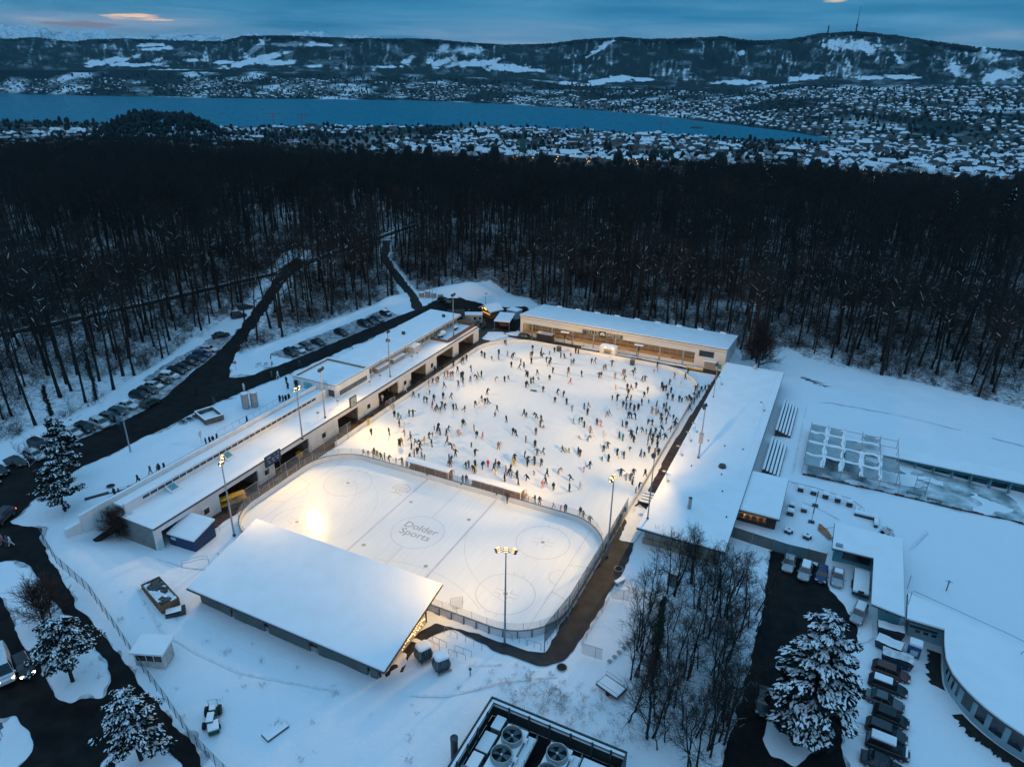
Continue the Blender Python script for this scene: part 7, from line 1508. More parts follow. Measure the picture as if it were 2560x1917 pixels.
def bike(x, y, rot, label, motor):
    t = thing('motorbike' if motor else 'bicycle', label, 'motorbike' if motor else 'bicycle', (x, y, gz(x, y)), rot); r = .3 if motor else .34
    for s in (-.62, .62):
        k = MB(); n_ = 14
        for i in range(n_): a, b_ = 2*math.pi*i/n_, 2*math.pi*(i+1)/n_; k.tube([(s+r*math.cos(a),0,r+r*math.sin(a)),(s+r*math.cos(b_),0,r+r*math.sin(b_))], .06 if motor else .025, 5, cap=False)
        k.build('wheel', TYRE, t)
    k = MB()
    for a, b_ in (((-.62,0,r),(-.1,0,.75)),((-.1,0,.75),(.42,0,.85)),((.62,0,r),(.42,0,.95)),((-.1,0,.75),(.05,0,.28)),((.05,0,.28),(.45,0,.8))): k.tube([a,b_], .08 if motor else .025, 5)
    k.build('frame', DARK, t)
    MB().box(-.45,.0,-.12,.12,.78,.9).build('saddle', DARK, t); MB().tube([(.4,-.32,.98),(.42,.32,.98)], .025, 5).build('handlebar', STEEL, t)
    if motor: MB().box(-.1,.4,-.17,.17,.6,.88).build('tank', paint('black'), t); MB().box(-.2,.3,-.2,.2,.2,.55).build('engine', STEEL, t)
for i, (x, y, lb_) in enumerate([(-57.9,3.2,'motorbike nearest the camera in the small roadside row'),(-57.6,4.6,'second motorbike of the roadside row'),(-57.4,5.9,'third motorbike of the roadside row'),(-57.3,7.2,'farthest motorbike of the roadside row')]): bike(x, y, R(20+i*9), lb_, True)
for i, (x, y, lb_) in enumerate([(-66.3,33.0,'bicycle parked in the snow by the road fork'),(-64.9,33.9,'bicycle in the middle of the three at the fork'),(-63.8,34.8,'bicycle nearest the second row of cars at the fork')]): bike(x, y, R(80+i*20), lb_, False)
def sign(x, y, z, h, w_, hh, m_, label, rot=0):
    t = thing('road_sign', label, 'sign', (x, y, z), rot); MB().tube([(0,0,0),(0,0,h)], .04, 6).build('post', STEEL, t); MB().box(-.03,.03,-w_/2,w_/2,h-hh,h).build('panel', m_, t); return t
sign(-69.2,28.6,5,2.4,.6,.6,mat('sign_red', (.45,.03,.03), .5, .2, 6),'small red and white road sign on the snowy fork'); sign(-64.6,35.5,5,2.2,1.4,.6,mat('sign_plum', (.10,.03,.06), .5, .2, 6),'dark notice board above the parked bicycles',.6); sign(-48.4,-.6,5,2.6,.9,1.0,mat('pale_sign', (.5,.55,.6), .5, .1, 3),'white framed sign on the snowy walkway beside four people',.4)
sign(-20.3,-55.6,.4,2.6,.8,.9,mat('grey_sign', (.12,.13,.15), .5, .2, 6),'dark road sign on the lower traffic island'); sign(-56.4,-27.2,4.9,2.2,.7,.6,DARK,'dark sign on a post beside the bare tree and the street')
sign(73.0,-5.0,0,1.4,.5,.35,mat('sign_brown', (.10,.07,.06), .5, .2, 6),'small marker sign in the snow behind the parked black saloon'); sign(74.0,3.2,0,.9,.2,.2,mat('sign_orange', (.4,.15,.04), .5, .2, 6),'short orange marker post by the rust brown car')
t = thing('wooden_plank', 'long dark plank lying on the snow by the round manhole', 'plank', (-48.3, -19.6, 5.03), R(62)); MB().box(-4.2,4.2,-.35,.35,0,.14).build('board', mat('wet_plank', (.06,.05,.045), .8, .3, 2), t); MB().box(-.6,2.2,-.3,.2,.143,.17).build('snow_strip', ROOFSNOW, t)
for x, y, lb_ in ((-50.2,-18.6,'round dark manhole cover in the snow beside the plank'),(32.9,-16.4,'round dark manhole beside the bend of the footpath'),(33.4,6.2,'dark drain cover on the grey footpath beside the bench'),(65.2,31.5,'round dark cover in the snow by the clipped shrubs')):
    t = thing('manhole_cover', lb_, 'manhole', (x, y, gz(x, y)+.02)); MB().tube([(0,0,0),(0,0,.12)], .62, 18).build('cover', SOIL, t); MB().tube([(0,0,0),(0,0,.10)], .72, 18).build('rim', CONC, t)

# ------------------------------------------------------------------ mesh fence along the lower street, field furniture
mf_ = thing('mesh_fence', 'long green-grey mesh fence between street and snowy field', 'fence')
FP = [(-47.6,-32.6),(-40,-35.2),(-31.5,-36.4),(-23.4,-38.8),(-15.6,-41.3),(-8,-43.6),(-1.8,-45.8),(4.5,-47.2),(12,-48.6)]
FMESH = glassmat('fence_mesh', (.05,.075,.075), .6, .30)
k = MB(); FH = [(x, y, gz(x, y)) for x, y in FP]
for a, c in zip(FH[:-1], FH[1:]): k.quad((*a[:2],a[2]+.1),(*c[:2],c[2]+.1),(*c[:2],c[2]+1.9),(*a[:2],a[2]+1.9))
k.build('mesh', FMESH, mf_); k = MB()
for a, c in zip(FH[:-1], FH[1:]): k.tube([(*a[:2],a[2]+1.9),(*c[:2],c[2]+1.9)], .03, 5)
k.build('top_rail', STEEL, mf_)
for p, d in along(FP, 1.9): z = gz(p.x, p.y); MB().tube([(p.x,p.y,z-.1),(p.x,p.y,z+2.0)], .04, 5).build('post', DARK, mf_)
t = thing('rubble_skip', 'long tan skip filled with snow-covered rubble on the open field', 'skip', (-23.2,-31.6,gz(-23.2,-31.6)), R(-17))
TAN = mat('tan_boards', (.20,.105,.05), .7, .25, 3, stretch=(1,1,4)); k = MB(); k.box(-3.3,3.3,-1.3,-1.2,0,1.3); k.box(-3.3,3.3,1.2,1.3,0,1.3); k.box(-3.3,-3.2,-1.2,1.2,0,1.3); k.box(3.2,3.3,-1.2,1.2,0,1.3); k.box(-3.2,3.2,-1.2,1.2,.05,.2); k.build('skip_wall', TAN, t)
for i in range(9): MB().box(-3.2+i*.8,-3.12+i*.8,-1.36,-1.303,0,1.3).build('rib', TAN, t)
g = random.Random(8)
for i in range(12): MB().obox((g.uniform(-2.6,2.6),g.uniform(-.8,.8),.95), g.uniform(.8,1.9),g.uniform(.3,.8),.35,g.uniform(0,3),0,pitch=g.uniform(-.2,.2)).build('rubble', DARK, t)
gx, gy = np.meshgrid(np.linspace(-3.1,3.1,40), np.linspace(-1.15,1.15,18)); gz2 = 1.05+(fbm(gx*1.1+3, gy*1.1)-.5)*.9; I = np.arange(gx.size).reshape(gx.shape); link('snow_heap', npmesh('snow_heap', np.stack([gx,gy,gz2],-1).reshape(-1,3), np.stack([I[:-1,:-1],I[:-1,1:],I[1:,1:],I[1:,:-1]],-1).reshape(-1,4), ROOFSNOW, smooth=True), t)
t = thing('plank_pile', 'dark pile of planks at the end of the tan skip', 'planks', (-19.2,-32.6,gz(-19.2,-32.6)), R(50))
for i in range(4): MB().box(-1.3,1.3,-.7+i*.36,-.4+i*.36,.0,.5+.06*i).build('plank', DARK, t)
MB().box(-1.2,.8,-.6,.5,.72,.8).build('snow_cap', ROOFSNOW, t)
t = thing('ticket_booth', 'small weathered white booth with window band leaning beside the mesh fence', 'hut', (-15.0,-39.5,gz(-15,-39.5)), R(22))
k = MB(); k.box(-1.9,1.9,-1.2,1.2,0,1.0); k.box(-1.9,1.9,1.1,1.2,1.0,2.4); k.box(-1.9,-1.8,-1.2,1.1,1.0,2.4); k.box(1.8,1.9,-1.2,1.1,1.0,2.4); k.box(-1.8,1.8,-1.2,-1.1,2.05,2.4); k.build('wall', mat('grimy_white', (.5,.47,.45), .8, .25, 1.6), t)
f = MB().box(-1.8,1.8,-1.17,-1.13,1.0,2.05).build('window', mat('brown_glass', (.06,.045,.04), .25, .4, 1.5), t)
for x in (-1.8,-.4,.6,1.72): MB().box(x,x+.08,-1.22,-1.175,1.0,2.05).build('mullion', WHITE, f)
MB().add([(-2.2,-1.6,2.4),(2.2,-1.6,2.4),(2.2,1.6,2.65),(-2.2,1.6,2.65),(-2.2,-1.6,2.68),(2.2,-1.6,2.68),(2.2,1.6,2.93),(-2.2,1.6,2.93)], [(0,3,2,1),(4,5,6,7),(0,1,5,4),(1,2,6,5),(2,3,7,6),(3,0,4,7)]).build('roof_snow', ROOFSNOW, t)
t = thing('small_tractor', 'small green tractor with snow on bonnet and seat standing on the field', 'tractor', (-1.6,-42.6,0), R(-52))
GRN = mat('tractor_green', (.02,.07,.045), .5, .2, 3); MB().box(.1,1.6,-.42,.42,.55,1.25).build('bonnet', GRN, t, bevel=.05); MB().box(.15,1.55,-.4,.4,1.253,1.42).build('bonnet_snow', ROOFSNOW, t, bevel=.06); MB().box(-1.1,.1,-.55,.55,.5,.8).build('chassis', GRN, t); MB().box(-1.0,-.35,-.35,.35,.8,1.05).build('seat', DARK, t); MB().box(-1.02,-.33,-.37,.37,1.053,1.25).build('seat_snow', ROOFSNOW, t, bevel=.05)
for x, r in ((-.7,.62),(1.2,.42)):
    for s in (-1,1): MB().tube([(x,s*.6,r),(x,s*.9,r)], r, 14).build('wheel', TYRE, t)
MB().tube([(-.1,0,.9),(.05,0,1.35)], .03, 5).build('steering_column', DARK, t); MB().tube([(-1.15,-.5,.8),(-1.15,-.5,1.9),(-1.15,.5,1.9),(-1.15,.5,.8)], .04, 6).build('roll_bar', STEEL, t)
t = thing('mower_deck', 'snow covered green mower box next to the small tractor', 'machine', (-.1,-43.8,0), R(-40)); MB().box(-.7,.7,-.6,.6,.2,.9).build('box', GRN, t, bevel=.05); MB().box(-.72,.72,-.62,.62,.903,1.12).build('snow_cap', ROOFSNOW, t, bevel=.06)
for s in (-1,1): MB().tube([(-.3,s*.62,.25),(-.3,s*.76,.25)], .25, 12).build('wheel', TYRE, t)
t = thing('cover_plate', 'flat rectangular snow-covered lid with dark rim on the open field', 'hatch', (6.3,-40.6,0), R(75)); MB().box(-1.4,1.4,-.7,.7,0,.22).build('rim', DARK, t); MB().box(-1.36,1.36,-.66,.66,.223,.32).build('snow_cap', ROOFSNOW, t)
# two old gondola cabins
def gondola(x, y, rot, label):
    t = thing('gondola_cabin', label, 'gondola', (x, y, .05), rot, 'old gondola cabins by the stand'); CAB = mat('cabin_dark', (.04,.045,.05), .4, .2, 3)
    def sec(z, a, b_, c=.3): return [(-a+c,-b_,z),(a-c,-b_,z),(a,-b_+c,z),(a,b_-c,z),(a-c,b_,z),(-a+c,b_,z),(-a,b_-c,z),(-a,-b_+c,z)]
    MB().loft([sec(.25,.85,.7),sec(.5,1.05,.9),sec(1.05,1.1,.95)]).build('lower_body', CAB, t); w_ = MB().loft([sec(1.053,1.08,.93),sec(1.95,.88,.76)]).build('windows', mat('gondola_glass', (.04,.075,.085), .15, .3, 2), t)
    k = MB()
    for a, b_ in ((1.09,.94),):
        for sx in (-1,1):
            for sy in (-1,1): k.tube([(sx*(a-.12),sy*(b_-.12),1.05),(sx*(.78),sy*(.66),1.98)], .05, 5)
        for sx in (-.15,.15): k.tube([(sx,-.96,1.05),(sx,-.79,1.97)], .03, 4); k.tube([(sx,.96,1.05),(sx,.79,1.97)], .03, 4)
    k.build('window_pillar', STEEL, w_); MB().loft([sec(1.97,.9,.78),sec(2.15,.72,.6)]).build('roof', CAB, t); MB().loft([sec(2.155,.95,.83),sec(2.36,.92,.8),sec(2.46,.72,.6)]).build('roof_snow', ROOFSNOW, t); MB().box(-1.0,1.0,-1.2,-.95,.3,.42).build('ski_rack', STEEL, t)
    for sx in (-.6,.6): MB().box(sx-.08,sx+.08,-.8,.8,0,.25).build('skid', WOOD, t)
gondola(15.9,-23.3,R(62),'dark gondola cabin with snowy roof nearer the grandstand'); gondola(18.9,-23.7,R(55),'dark gondola cabin with snowy roof farther from the grandstand')
# tubular barriers
def barrier(x0, y0, x1, y1, label, z=0, h=1.0):
    t = thing('tube_barrier', label, 'barrier', (0,0,0), 0, 'tube barriers in the snow'); MB().tube([(x0,y0,z-.1),(x0,y0,z+h-.1),(x0+(x1-x0)*.05,y0+(y1-y0)*.05,z+h),(x0+(x1-x0)*.95,y0+(y1-y0)*.95,z+h),(x1,y1,z+h-.1),(x1,y1,z-.1)], .035, 6).build('tube', STEEL, t); MB().tube([((x0+x1)/2,(y0+y1)/2,z-.1),((x0+x1)/2,(y0+y1)/2,z+h)], .03, 5).build('middle_post', STEEL, t)
BARS = [(gp(*NE, [(585,500),(672,545)]),'barrier nearest the bend of the footpath corner by the stand'),(gp(*NE, [(730,565),(842,618)]),'barrier farthest right of the stepped barrier group'),(gp(*NE, [(500,560),(598,605)]),'barrier right behind the gondola cabins, uphill one'),(gp(*NE, [(470,585),(550,625)]),'short barrier hidden beside the first gondola cabin'),(gp(*NE, [(655,625),(772,668)]),'barrier in the middle of the stepped group'),(gp(*NE, [(612,650),(730,694)]),'barrier closest to the far gondola cabin'),
        (gp(*NE, [(952,510),(1045,545)]),'barrier left of the bare rink corner below the lamp mast'),(gp(*NE, [(1055,555),(1148,585)]),'barrier in the middle of the rink corner row'),(gp(*NE, [(1157,588),(1250,620)]),'barrier at the rink corner beside the netting post'),(gp(*NE, [(1275,610),(1318,545)]),'barrier running along the netting, lower one'),(gp(*NE, [(1338,505),(1375,445)]),'barrier running along the netting, upper one'),
        ([(-33.2,-16.6),(-30.0,-14.6)],'barrier beside the blue shed and lamp mast'),([(-24.6,-20.0),(-22.0,-20.9)],'barrier on the snowy steps by the roof edge of the stand'),([(-22.2,-18.2),(-20.9,-18.5)],'short barrier right under the stand roof corner')]
for P2, lb_ in BARS: barrier(*P2[0], *P2[1], lb_)
t = thing('stair_railing', 'bent steel stair railing on the snow below the blue shed', 'railing'); MB().tube([(-27.8,-24.2,0),(-27.8,-24.2,1.0),(-26.2,-22.4,1.2),(-25.,-21.6,1.2),(-25,-21.6,0)], .035, 6).build('rail', STEEL, t); MB().tube([(-27.2,-24.7,0),(-27.2,-24.7,1.0),(-25.5,-22.8,1.2),(-24.4,-22,1.2),(-24.4,-22,0)], .035, 6).build('rail', STEEL, t)
t = thing('goal_frame', 'hockey goal with white frame pushed under the roof edge of the stand', 'goal', (14.6,-12.2,.03), R(40))
MB().tube([(-.9,0,0),(-.9,0,1.2),(.9,0,1.2),(.9,0,0)], .05, 6).build('frame', mat('goal_white', (.55,.5,.48), .5, .1, 3), t); MB().tube([(-.9,0,0),(-.7,-1,.02),(.7,-1,.02),(.9,0,0)], .04, 6).build('base_frame', mat('goal_white', (.55,.5,.48), .5, .1, 3), t); MB().add([(-.9,0,1.2),(.9,0,1.2),(.7,-1,0),(-.7,-1,0)], [(0,1,2,3)]).build('net', glassmat('goal_net', (.4,.4,.42), .7, .25), t)
for i, (y, lb_) in enumerate([(38.2,'red hockey goal stored on its side under the left roof, front one'),(39.8,'red hockey goal stored under the left roof, rear one')]):
    t = thing('goal_frame', lb_, 'goal', (-32.6, y, 0), R(80)); GR_ = mat('goal_pale_red', (.32,.22,.2), .5, .1, 3); MB().tube([(-.9,0,0),(-.9,0,1.2),(.9,0,1.2),(.9,0,0)], .06, 6).build('frame', GR_, t); MB().tube([(-.9,0,0),(-.7,-1,.02),(.7,-1,.02),(.9,0,0)], .05, 6).build('base_frame', GR_, t); MB().add([(-.9,0,1.2),(.9,0,1.2),(.7,-1,0),(-.7,-1,0)], [(0,1,2,3)]).build('net', glassmat('goal_net', (.4,.4,.42), .7, .25), t)
def panelfence(P, h, label, z=0, n_=1):
    t = thing('wire_fence', label, 'fence'); wallpath(P, h, .02, glassmat('fine_wire', (.2,.22,.24), .6, .18), 'wire', t, z+.1); wallpath(P, .05, .05, STEEL, 'rail', t, z+h)
    for p, d in along([P[0]]+P[1:]+[P[-1]], 1.9): MB().tube([(p.x,p.y,z),(p.x,p.y,z+h+.05)], .04, 5).build('post', STEEL, t)
panelfence([(34.4,-13.1),(37.2,-12.9)], 1.9, 'low wire gate panel standing alone beyond the footpath bend'); panelfence([(34.4,-1.0),(37.0,-.3)], 1.9, 'wire gate panel halfway up the footpath'); panelfence([(33.9,-12.0),(34.3,-4),(34.4,-1.2)], .9, 'thin wire fence along the outer edge of the grey footpath')
t = thing('snowy_bench', 'stone bench with thick snow beside the grey footpath', 'bench', (34.6,3.0,0), R(62)); MB().box(-.9,.9,-.3,.3,.35,.5).build('seat', CONC, t); MB().box(-.95,.95,-.33,.33,.503,.75).build('snow_cap', ROOFSNOW, t, bevel=.05)
for x in (-.7,.7): MB().box(x-.15,x+.15,-.28,.28,0,.35).build('leg', CONC, t)
t = thing('wall_cabinet', 'grey-green switch cabinet with snowy top beside the grove', 'cabinet', (42.0,6.2,0), R(-8)); MB().box(-.8,.8,-.5,.5,0,2.4).build('body', mat('cabinet_green', (.13,.17,.165), .6, .1, 2), t, bevel=.03); MB().box(-.83,.83,-.53,.53,2.403,2.6).build('snow_cap', ROOFSNOW, t, bevel=.05); MB().box(.83,1.0,-.45,.45,.4,2.5).build('side_box', DARK, t)
t = thing('low_wall', 'low dark stone edging on the slope at the rim of the grove', 'wall')
for i in range(12): MB().obox((38.2+i*.32,-12.6+i*1.05,gz(38.2+i*.32,-12.6+i*1.05)), .45,.5,.16,R(70)).build('stone', CONC, t)
t = thing('flat_trailer', 'small flat trailer with snow patches and rails beside the grove', 'trailer', (39.9,-17.0,0), R(-18)); MB().box(-1.7,1.7,-1.1,1.1,.45,.6).build('deck', DARK, t); MB().box(-1.6,1.5,-1.0,.9,.603,.72).build('snow_cap', ROOFSNOW, t, bevel=.04)
for s in (-1,1): MB().tube([(-1.6,s*1.05,.6),(-1.6,s*1.05,1.3),(1.6,s*1.05,1.3),(1.6,s*1.05,.6)], .035, 5).build('rail', STEEL, t); MB().tube([(.2,s*1.0,.3),(.2,s*1.15,.3)], .3, 12).build('wheel', TYRE, t)
t = thing('hydrant_post', 'short dark post standing alone on the snow before the footpath', 'post', (22.8,-23.0,0)); MB().tube([(0,0,0),(0,0,1.2)], .07, 8).build('shaft', DARK, t); MB().box(-.16,.16,-.1,.1,1.0,1.3).build('cap', DARK, t)
for i, y in enumerate((25.4,26.4,27.4,28.4)):
    t = thing('snowy_table', f'snow covered bench table by the right boards, {["nearest","second","third","farthest"][i]} of four', 'table', (32.4, y, 0)); MB().box(-1.3,1.3,-.28,.28,.62,.7).build('table_top', WOOD, t); MB().box(-1.33,1.33,-.3,.3,.703,.9).build('snow_cap', ROOFSNOW, t, bevel=.05)
    for x in (-1,1): MB().box(x-.06,x+.06,-.25,.25,0,.62).build('leg', DARK, t)

# ------------------------------------------------------------------ open air pool on the right
po = thing('pool_hall', 'sunken row of teal bathing cabins with snowy flat roof along the basin', 'building')
MB().box(66.5,125,66.3,69,-4,-.1).build('wall', TEAL, po); MB().box(66,125,65.2,70,-.097,.12).build('roof', mat('teal_eave', (.05,.17,.19), .6, .2, 1), po); MB().box(66,125,65.3,70.1,.123,.36).build('roof_snow', ROOFSNOW, po, bevel=.05)
for i in range(17): MB().box(67.5+i*3.3,70.2+i*3.3,66.22,66.297,-.75,-.35).build('vent_band', DARK, po); MB().box(67.5+i*3.3,70.2+i*3.3,66.24,66.297,-2.9,-.95).build('pane', mat('teal_dark_glass', (.012,.05,.06), .2, .4, 1), po); MB().box(70.45+i*3.3,70.75+i*3.3,65.6,66.29,-3.5,-.1).build('pillar', mat('teal_grey_pillar', (.16,.27,.29), .6, .1, 1), po)
pe = thing('basin_kerb', 'dark ragged kerb along the near side of the drained basin', 'kerb'); k = MB()
for i in range(60): k.obox((57.2+i*.85,50.2+(fbm(i*.3,1.)-.5)*.5,-.05), .8,.35,.22+.12*math.sin(i*1.7),.05*math.sin(i*2.1))
k.build('kerb_stone', mat('rusty_kerb', (.09,.05,.04), .9, .5, 2), pe)
# scaffold with torn winter sheeting
sc_f = thing('pool_scaffold', 'tube scaffold hung with torn snowy sheeting over the shallow end', 'scaffold'); TUB = mat('scaffold_tube', (.28,.24,.24), .5, .2, 3); ORA = mat('orange_tube', (.32,.10,.06), .5, .2, 3)
for y in (50.5,55.5,61,66,69.5): MB().tube([(56.6,y,2.0),(73.5,y,2.0)], .05, 5).build('ledger', ORA if y in (50.5,69.5) else TUB, sc_f)
for x in (56.6,60,63.4,66.8,70.2,73.5): MB().tube([(x,50.5,2.05),(x,69.5,2.05)], .05, 5).build('cross_tube', ORA if x == 56.6 else TUB, sc_f)
for x in (56.6,60,63.4,66.8,70.2,73.5):
    for y in (50.5,56,61,66,69.5): MB().tube([(x,y,-1.2),(x,y,2.6 if y in (50.5,69.5) else 2.05)], .05, 5).build('standard', TUB, sc_f)
SHEET = mat('pale_sheeting', (.26,.31,.33), .6, .12, .8, c2=(.36,.41,.43))
g = random.Random(17)
for i in range(5):
    for j in range(4):
        x0, x1 = 56.7+i*3.4, 59.9+i*3.4; y0, y1 = (50.6,55.4,60.9,65.9)[j], (55.4,60.9,65.9,69.4)[j]
        if g.random() < (.0,.12,.22,.42,.55)[i]: continue
        n_ = 9; gx, gy = np.meshgrid(np.linspace(0,1,n_), np.linspace(0,1,n_)); sag = np.sin(gx*math.pi)*np.sin(gy*math.pi)*(.25+.28*i*g.random()); q = inpoly(gx+(fbm(gx*3+i,gy*3+j)-.5)*.5*(i > 0), gy+(fbm(gx*3+7,gy*3+j*2)-.5)*.5*(i > 0), [(-.02,-.02),(1.02,-.02),(1.02,1.02),(-.02,1.02)] if i == 0 or g.random() < .4 else [(-.02,-.02),(1.02,.05),(.98,.7),(.5,1.02),(-.02,.95)])
        I = np.arange(n_*n_).reshape(n_,n_); F = np.stack([I[:-1,:-1],I[:-1,1:],I[1:,1:],I[1:,:-1]],-1)[q[:-1,:-1]]
        if len(F): link('sheeting', npmesh('sheeting', np.stack([x0+gx*(x1-x0), y0+gy*(y1-y0), 1.95-sag],-1).reshape(-1,3), F, SHEET), sc_f)
def snowrib(P, w_, name, parent):
    k = MB(); rings = []
    for i, p in enumerate(P):
        a = Vector(P[max(0,i-1)]); c = Vector(P[min(len(P)-1,i+1)]); d = (c-a).normalized(); q = Vector((-d.y,d.x,0))*w_*(.55+.9*g.random()); p = Vector(p); rings.append([p-q, p-q*.5+Vector((0,0,.16)), p+q*.5+Vector((0,0,.16)), p+q])
    k.loft(rings, cap=False); k.build(name, ROOFSNOW, parent)
for x in (60,63.4,66.8,70.2): snowrib([(x+g.uniform(-.2,.2), 50.6+q*1.35, 1.98-.1*g.random()) for q in range(15 if x < 66 else 9)], .38, 'sheet_snow', sc_f)
for y in (55.5,61,66): snowrib([(56.7+q*1.1, y+g.uniform(-.25,.25), 1.98-.12*g.random()) for q in range(13)], .42, 'sheet_snow', sc_f)
t = thing('rolling_scaffold', 'small rolling scaffold tower standing in the drained basin', 'scaffold', (77.6,55.2,-1.4), R(-8))
for x in (-1,1):
    for y in (-.6,.6): MB().tube([(x,y,0),(x,y,3.9)], .05, 5).build('upright', STEEL, t)
k = MB()
for z in (.4,1.3,2.2,3.1): k.tube([(-1,-.6,z),(1,-.6,z)], .04, 4); k.tube([(-1,.6,z),(1,.6,z)], .04, 4); k.tube([(-1,-.6,z),(1,-.6,z+.9)], .035, 4)
k.build('brace', STEEL, t); MB().box(-1,1,-.6,.6,3.15,3.22).build('deck', DARK, t); MB().box(-1,1,-.6,.6,3.223,3.4).build('snow_cap', ROOFSNOW, t)
for x, y, lb_ in ((76.2,51.6,'dark bench lying at the near rim of the basin'),(79.6,51.,'longer dark bench at the near rim farther right')): t = thing('pool_bench', lb_, 'bench', (x, y, -.05), R(-6)); MB().box(-1.3,1.3,-.3,.3,.35,.48).build('seat', mat('grey_green_seat', (.10,.16,.16), .6, .2, 2), t); MB().box(-1.1,-.9,-.25,.25,0,.35).build('leg', CONC, t); MB().box(.9,1.1,-.25,.25,0,.35).build('leg', CONC, t)
# terraced seating beside the right building
def bleacher(x0, x1, y0, y1, label):
    t = thing('bleachers', label, 'bleachers'); n_ = 5
    for i in range(n_):
        a = x0+(x1-x0)*i/n_; MB().box(a, a+.5, y0+i*.12, y1-i*.1, 0, 1.5-.26*i).build('step', mat('brown_step', (.07,.05,.045), .8, .2, 2), t); MB().box(a-.03, a+.42, y0+i*.12, y1-i*.1, 1.5-.26*i+.003, 1.72-.26*i).build('snow_cap', ROOFSNOW, t, bevel=.06)
bleacher(49.8,53.2,64.0,80.8,'long terraced wooden seating under thick snow, the farther block'); bleacher(49.6,53.0,45.6,60.2,'terraced wooden seating under thick snow, the nearer block')
# cafe terrace
for i, (x, y) in enumerate([(57.,43.5),(59.3,43.4),(61.4,43.2),(63.5,42.9),(65.5,42.4)]): 
    t = thing('planter_box', f'square snow-topped planter along the terrace rail, {ORD[i]} from the annex', 'planter', (x, y, 0)); MB().box(-.5,.5,-.5,.5,0,.75).build('box', mat('planter_dark', (.05,.045,.045), .8, .2, 3), t); MB().box(-.53,.53,-.53,.53,.753,1.1).build('snow_cap', ROOFSNOW, t, bevel=.1)
t = thing('terrace_railing', 'snowy terrace railing linking the square planters', 'railing'); MB().tube([(54.6,44.6,.9),(59.3,44.5,.9),(65.5,43.5,.9),(67.6,41.4,.9)], .09, 6).build('rail', ROOFSNOW, t); MB().tube([(54.6,44.6,.8),(59.3,44.5,.8),(65.5,43.5,.8),(67.6,41.4,.8)], .05, 6).build('bar', DARK, t)
for i, (x, y, w_, lb_) in enumerate([(56.1,36.8,1.,'snow capped terrace cube nearest the annex wall, far one'),(56.1,34.5,1.1,'snow capped terrace cube nearest the annex wall, near one'),(58.2,36.6,1.,'snow capped terrace cube standing alone')]): t = thing('terrace_table', lb_, 'table', (x, y, 0)); MB().box(-w_/2,w_/2,-w_/2,w_/2,.0,.7).build('body', DARK, t); MB().box(-w_/2-.05,w_/2+.05,-w_/2-.05,w_/2+.05,.703,1.05).build('snow_cap', ROOFSNOW, t, bevel=.1)
t = thing('corner_bench', 'long snowy corner bench at the tip of the cafe terrace', 'bench'); MB().box(66.4,70.2,39.2,40.0,0,.55).build('seat', DARK, t); MB().box(66.35,70.25,39.1,40.05,.553,.95).build('snow_cap', ROOFSNOW, t, bevel=.1); MB().box(69.6,70.2,37.0,39.07,0,.5).build('seat', DARK, t); MB().box(69.55,70.25,36.9,39.03,.503,.9).build('snow_cap', ROOFSNOW, t, bevel=.1)
for i in range(4): MB().box(66.6+i*.7,66.9+i*.7,40.1,42.0-i*.2,0,.6).build('plank', ROOFSNOW, t)
for x, y, lb_ in ((56.4,28.6,'cluster of snowy terrace chairs nearer the annex'),(59.4,28.4,'cluster of snowy terrace chairs beside the orange netting')):
    t = thing('chair_stack', lb_, 'chairs', (x, y, 0)); 
    for i in range(5): a = i*1.26; MB().box(math.cos(a)*.5-.25,math.cos(a)*.5+.25,math.sin(a)*.55-.25,math.sin(a)*.55+.25,0,.6).build('chair', DARK, t); MB().box(math.cos(a)*.5-.28,math.cos(a)*.5+.28,math.sin(a)*.55-.28,math.sin(a)*.55+.28,.603,.85).build('snow_cap', ROOFSNOW, t, bevel=.08)
for x, y, lb_ in ((59.9,39.2,'dark parasol foot with thin pole on the cafe terrace, far one'),(59.7,33.4,'dark parasol foot with thin pole on the cafe terrace, near one')): t = thing('parasol_pole', lb_, 'parasol', (x, y, 0)); MB().box(-.5,.5,-.35,.35,0,.35).build('foot', DARK, t); MB().tube([(0,0,.3),(0,0,3.2)], .05, 6).build('pole', DARK, t); MB().tube([(0,0,2.0),(0,0,3.1)], .1, 6).build('furled_cloth', WOOD, t)
t = thing('safety_netting', 'crumpled orange safety netting lying on the snowy terrace', 'netting'); ON = mat('orange_netting', (.38,.15,.08), .8, .3, 3); n_ = 14; gx, gy = np.meshgrid(np.linspace(60.6,64.6,n_), np.linspace(29.2,33.6,n_)); q = inpoly(gx, gy, [(60.6,31.4),(61.4,30.4),(62.4,29.3),(63.4,29.6),(62.6,31),(62,32.2),(61,33.4)]); I = np.arange(n_*n_).reshape(n_,n_); link('net_cloth', npmesh('net', np.stack([gx,gy,.12+.35*fbm(gx*1.4,gy*1.4)],-1).reshape(-1,3), np.stack([I[:-1,:-1],I[:-1,1:],I[1:,1:],I[1:,:-1]],-1)[q[:-1,:-1]], ON), t); MB().tube([(61.2,31.8,.3),(64.4,33.6,.6)], .04, 5).build('net_pole', ON, t)
t = thing('clipped_shrubs', 'three snow topped clipped shrubs standing in a clump on the white lawn', 'shrubs'); g = random.Random(31)
for i, (x, y, s) in enumerate([(71.3,33.6,1.25),(71.6,32.2,1.2),(71.5,30.4,1.35)]): V, F = leaf_cloud([(x,y,s*.9),(x,y,s*1.2)], [s*.95,s*.7], 1300, .16, 200+i, 1.0); b_ = link('shrub_foliage', npmesh('shrub', V, F, NEEDLE), t); V, F = leaf_cloud([(x,y,s*1.75)], [s*.75], 260, .2, 230+i, .28); link('snow_cap', npmesh('cap', V, F, TREESNOW), b_)
